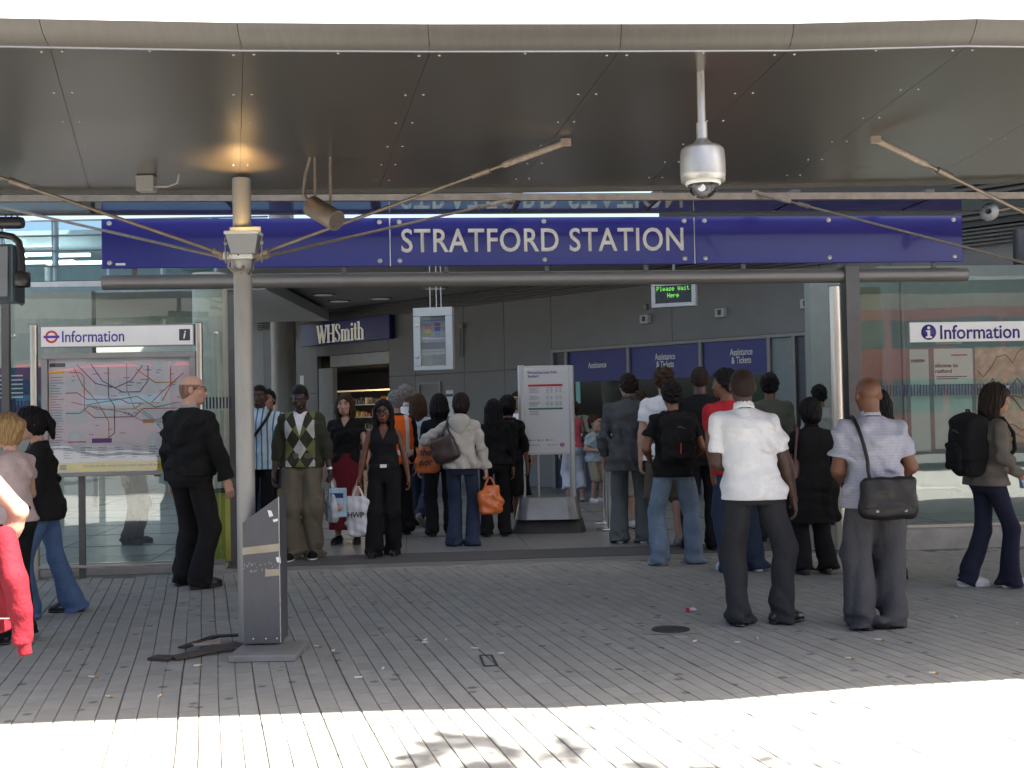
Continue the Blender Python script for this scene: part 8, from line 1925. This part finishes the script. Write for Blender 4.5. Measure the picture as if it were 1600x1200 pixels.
# ------------------------------------------------------------------ street behind the viewer: it lights and shows in the glass
M_bred = mat('bus_red', (0.42, 0.012, 0.015), 0.25, var=0.06, coat=0.6)
M_bwin = mat('bus_window', (0.02, 0.025, 0.028), 0.08, var=0.05)
def bus(px, D, length, yawd, label, ad, fr=FAC):
    v = at_y(px, 640, D); q = fr.mirror((v.x, v.y, 0)); 
    t = thing('double_decker_bus', label, 'bus', (q.x, q.y, -0.05), R(yawd), 'red buses on the road')
    L, W_, Hh = length, 2.5, 4.35
    m_ = MB(); m_.bbox(-L / 2, L / 2, -W_, 0, 0.32, Hh, 0.12); body = m_.build('body', M_bred, t, local=True)
    for (z0, z1) in ((1.35, 2.15), (2.85, 3.65)):
        x = -L / 2 + 0.4
        while x < L / 2 - 1.2:
            m_ = MB(); m_.bbox(x, x + 1.25, -0.02, 0.012, z0, z1, 0.01); m_.build('window', M_bwin, body, local=True); x += 1.38
    m_ = MB(); m_.bbox(-L / 2 - 0.012, -L / 2 + 0.02, -W_ + .2, -.2, 1.2, 2.4, 0.01); m_.build('windscreen', M_bwin, body, local=True)
    for x in (-L / 2 + 2.4, L / 2 - 2.6):
        m_ = MB(); m_.lathe([(0.0, 0.02), (0.25, 0.02), (0.28, 0.0), (0.48, 0.0), (0.5, -0.05), (0.5, -0.28)], (x, 0.02, 0.5), (0, 1, 0), 24); wl = m_.build('wheel', M_black, t, local=True)
        m_ = MB(); m_.lathe([(0.0, 0.03), (0.2, 0.03), (0.26, 0.022)], (x, 0.02, 0.5), (0, 1, 0), 18); m_.build('hub', M_trim, wl, local=True)
    if ad:
        m_ = MB(); m_.box(-1.9, 2.2, 0.004, 0.016, 2.24, 2.80); a_ = m_.build('advert', mat('advert_cyan', (0.10, 0.42, 0.55), 0.4, var=0.3, scale=1.5), t, local=True)
    return t
bus(1500, 27.5, 9.6, 5.2 * 2, 'red double decker bus standing at the kerb opposite the right glass', False)
bus(185, 58.0, 9.0, 14, 'red double decker bus with a cyan side advert further along the road', True, BRD)
# office block across the road
ob = thing('office_block', 'pale brick office block across the road from the station', 'building', (0, -48, 0))
m_ = MB(); m_.box(-46, 46, -60, -48, 0, 11); m_.build('wall', mat('pale_brick', (0.36, 0.32, 0.27), 0.85, var=0.2, scale=3), ob)
wmb = None
for i in range(22):
    for j in range(3):
        x = -43 + i * 4.1; z = 1.5 + j * 3.4
        if wmb is None: m_ = MB(); m_.box(-1.1, 1.1, -0.02, 0.04, 0, 1.9); w0 = m_.build('window', M_bwin, ob, local=True); wmb = w0.data
        else: w0 = link('window', wmb, None, ob)
        w0.location = (x, 0.0, z)
m_ = MB(); m_.box(-46.4, 46.4, -60.3, -47.6, 11, 11.5); m_.build('parapet', M_conc, ob)
# trees in the street; the crown of one throws the dappled shade at the foot of the picture
def tree(x, y, h, cr, cz_, label, seed, n=5200):
    rg = np.random.RandomState(seed); t = thing('street_tree', label, 'tree', (x, y, 0), 0, 'plane trees in the street')
    m_ = MB(); m_.tube([(0, 0, 0), (0.05, 0.02, h * .3), (0.0, 0.08, h * .55), (.1, .1, h * .8)], [.17, .14, .11, .05], 12)
    for k in range(9):
        a = rg.rand() * 6.28; z0 = h * (.38 + .4 * rg.rand()); r = cr * (.5 + .45 * rg.rand())
        m_.tube([(0.03, .05, z0), (math.cos(a) * r * .5, math.sin(a) * r * .5, z0 + .5), (math.cos(a) * r, math.sin(a) * r, z0 + .6 + rg.rand())], [.06, .04, .015], 7)
    m_.build('trunk', mat('plane_bark', (0.16, 0.14, 0.10), 0.9, var=0.35, scale=6), t, local=True)
    cl = rg.normal(size=(46, 3)); cl /= np.linalg.norm(cl, axis=1)[:, None]; cl *= (cr * (0.45 + 0.55 * rg.rand(46)))[:, None]; cl[:, 2] *= .75
    ci = rg.randint(0, 46, n); P = cl[ci] + rg.normal(size=(n, 3)) * cr * 0.15; P[:, 2] += cz_
    U = rg.normal(size=(n, 3)); U /= np.linalg.norm(U, axis=1)[:, None]; Wv = np.cross(U, rg.normal(size=(n, 3))); Wv /= np.linalg.norm(Wv, axis=1)[:, None]; sz = (0.09 + .07 * rg.rand(n))[:, None]
    V = np.stack([P - U * sz, P + Wv * sz * .55, P + U * sz, P - Wv * sz * .55], 1).reshape(-1, 3); Q = np.arange(n * 4).reshape(-1, 4)
    me = mesh_np('crown', V, [Q], False); c = link('crown', me, mat('leaf_green', (0.06, 0.10, 0.03), 0.6, var=0.4, scale=1.5), t); tag(c, kind='stuff')
tree(5.2, 0.75, 7.5, 2.0, 7.6, 'leafy plane tree on the forecourt beside the viewer', 3)
v = at_y(170, 480, 30.0); q_ = FAC.mirror(v); tree(q_.x, q_.y, 6.0, 2.4, q_.z + 0.6, 'plane tree across from the map board, mirrored in its glass', 5)
tree(-12, -9.5, 8, 2.8, 6.5, 'plane tree by the bus with the cyan advert', 8)
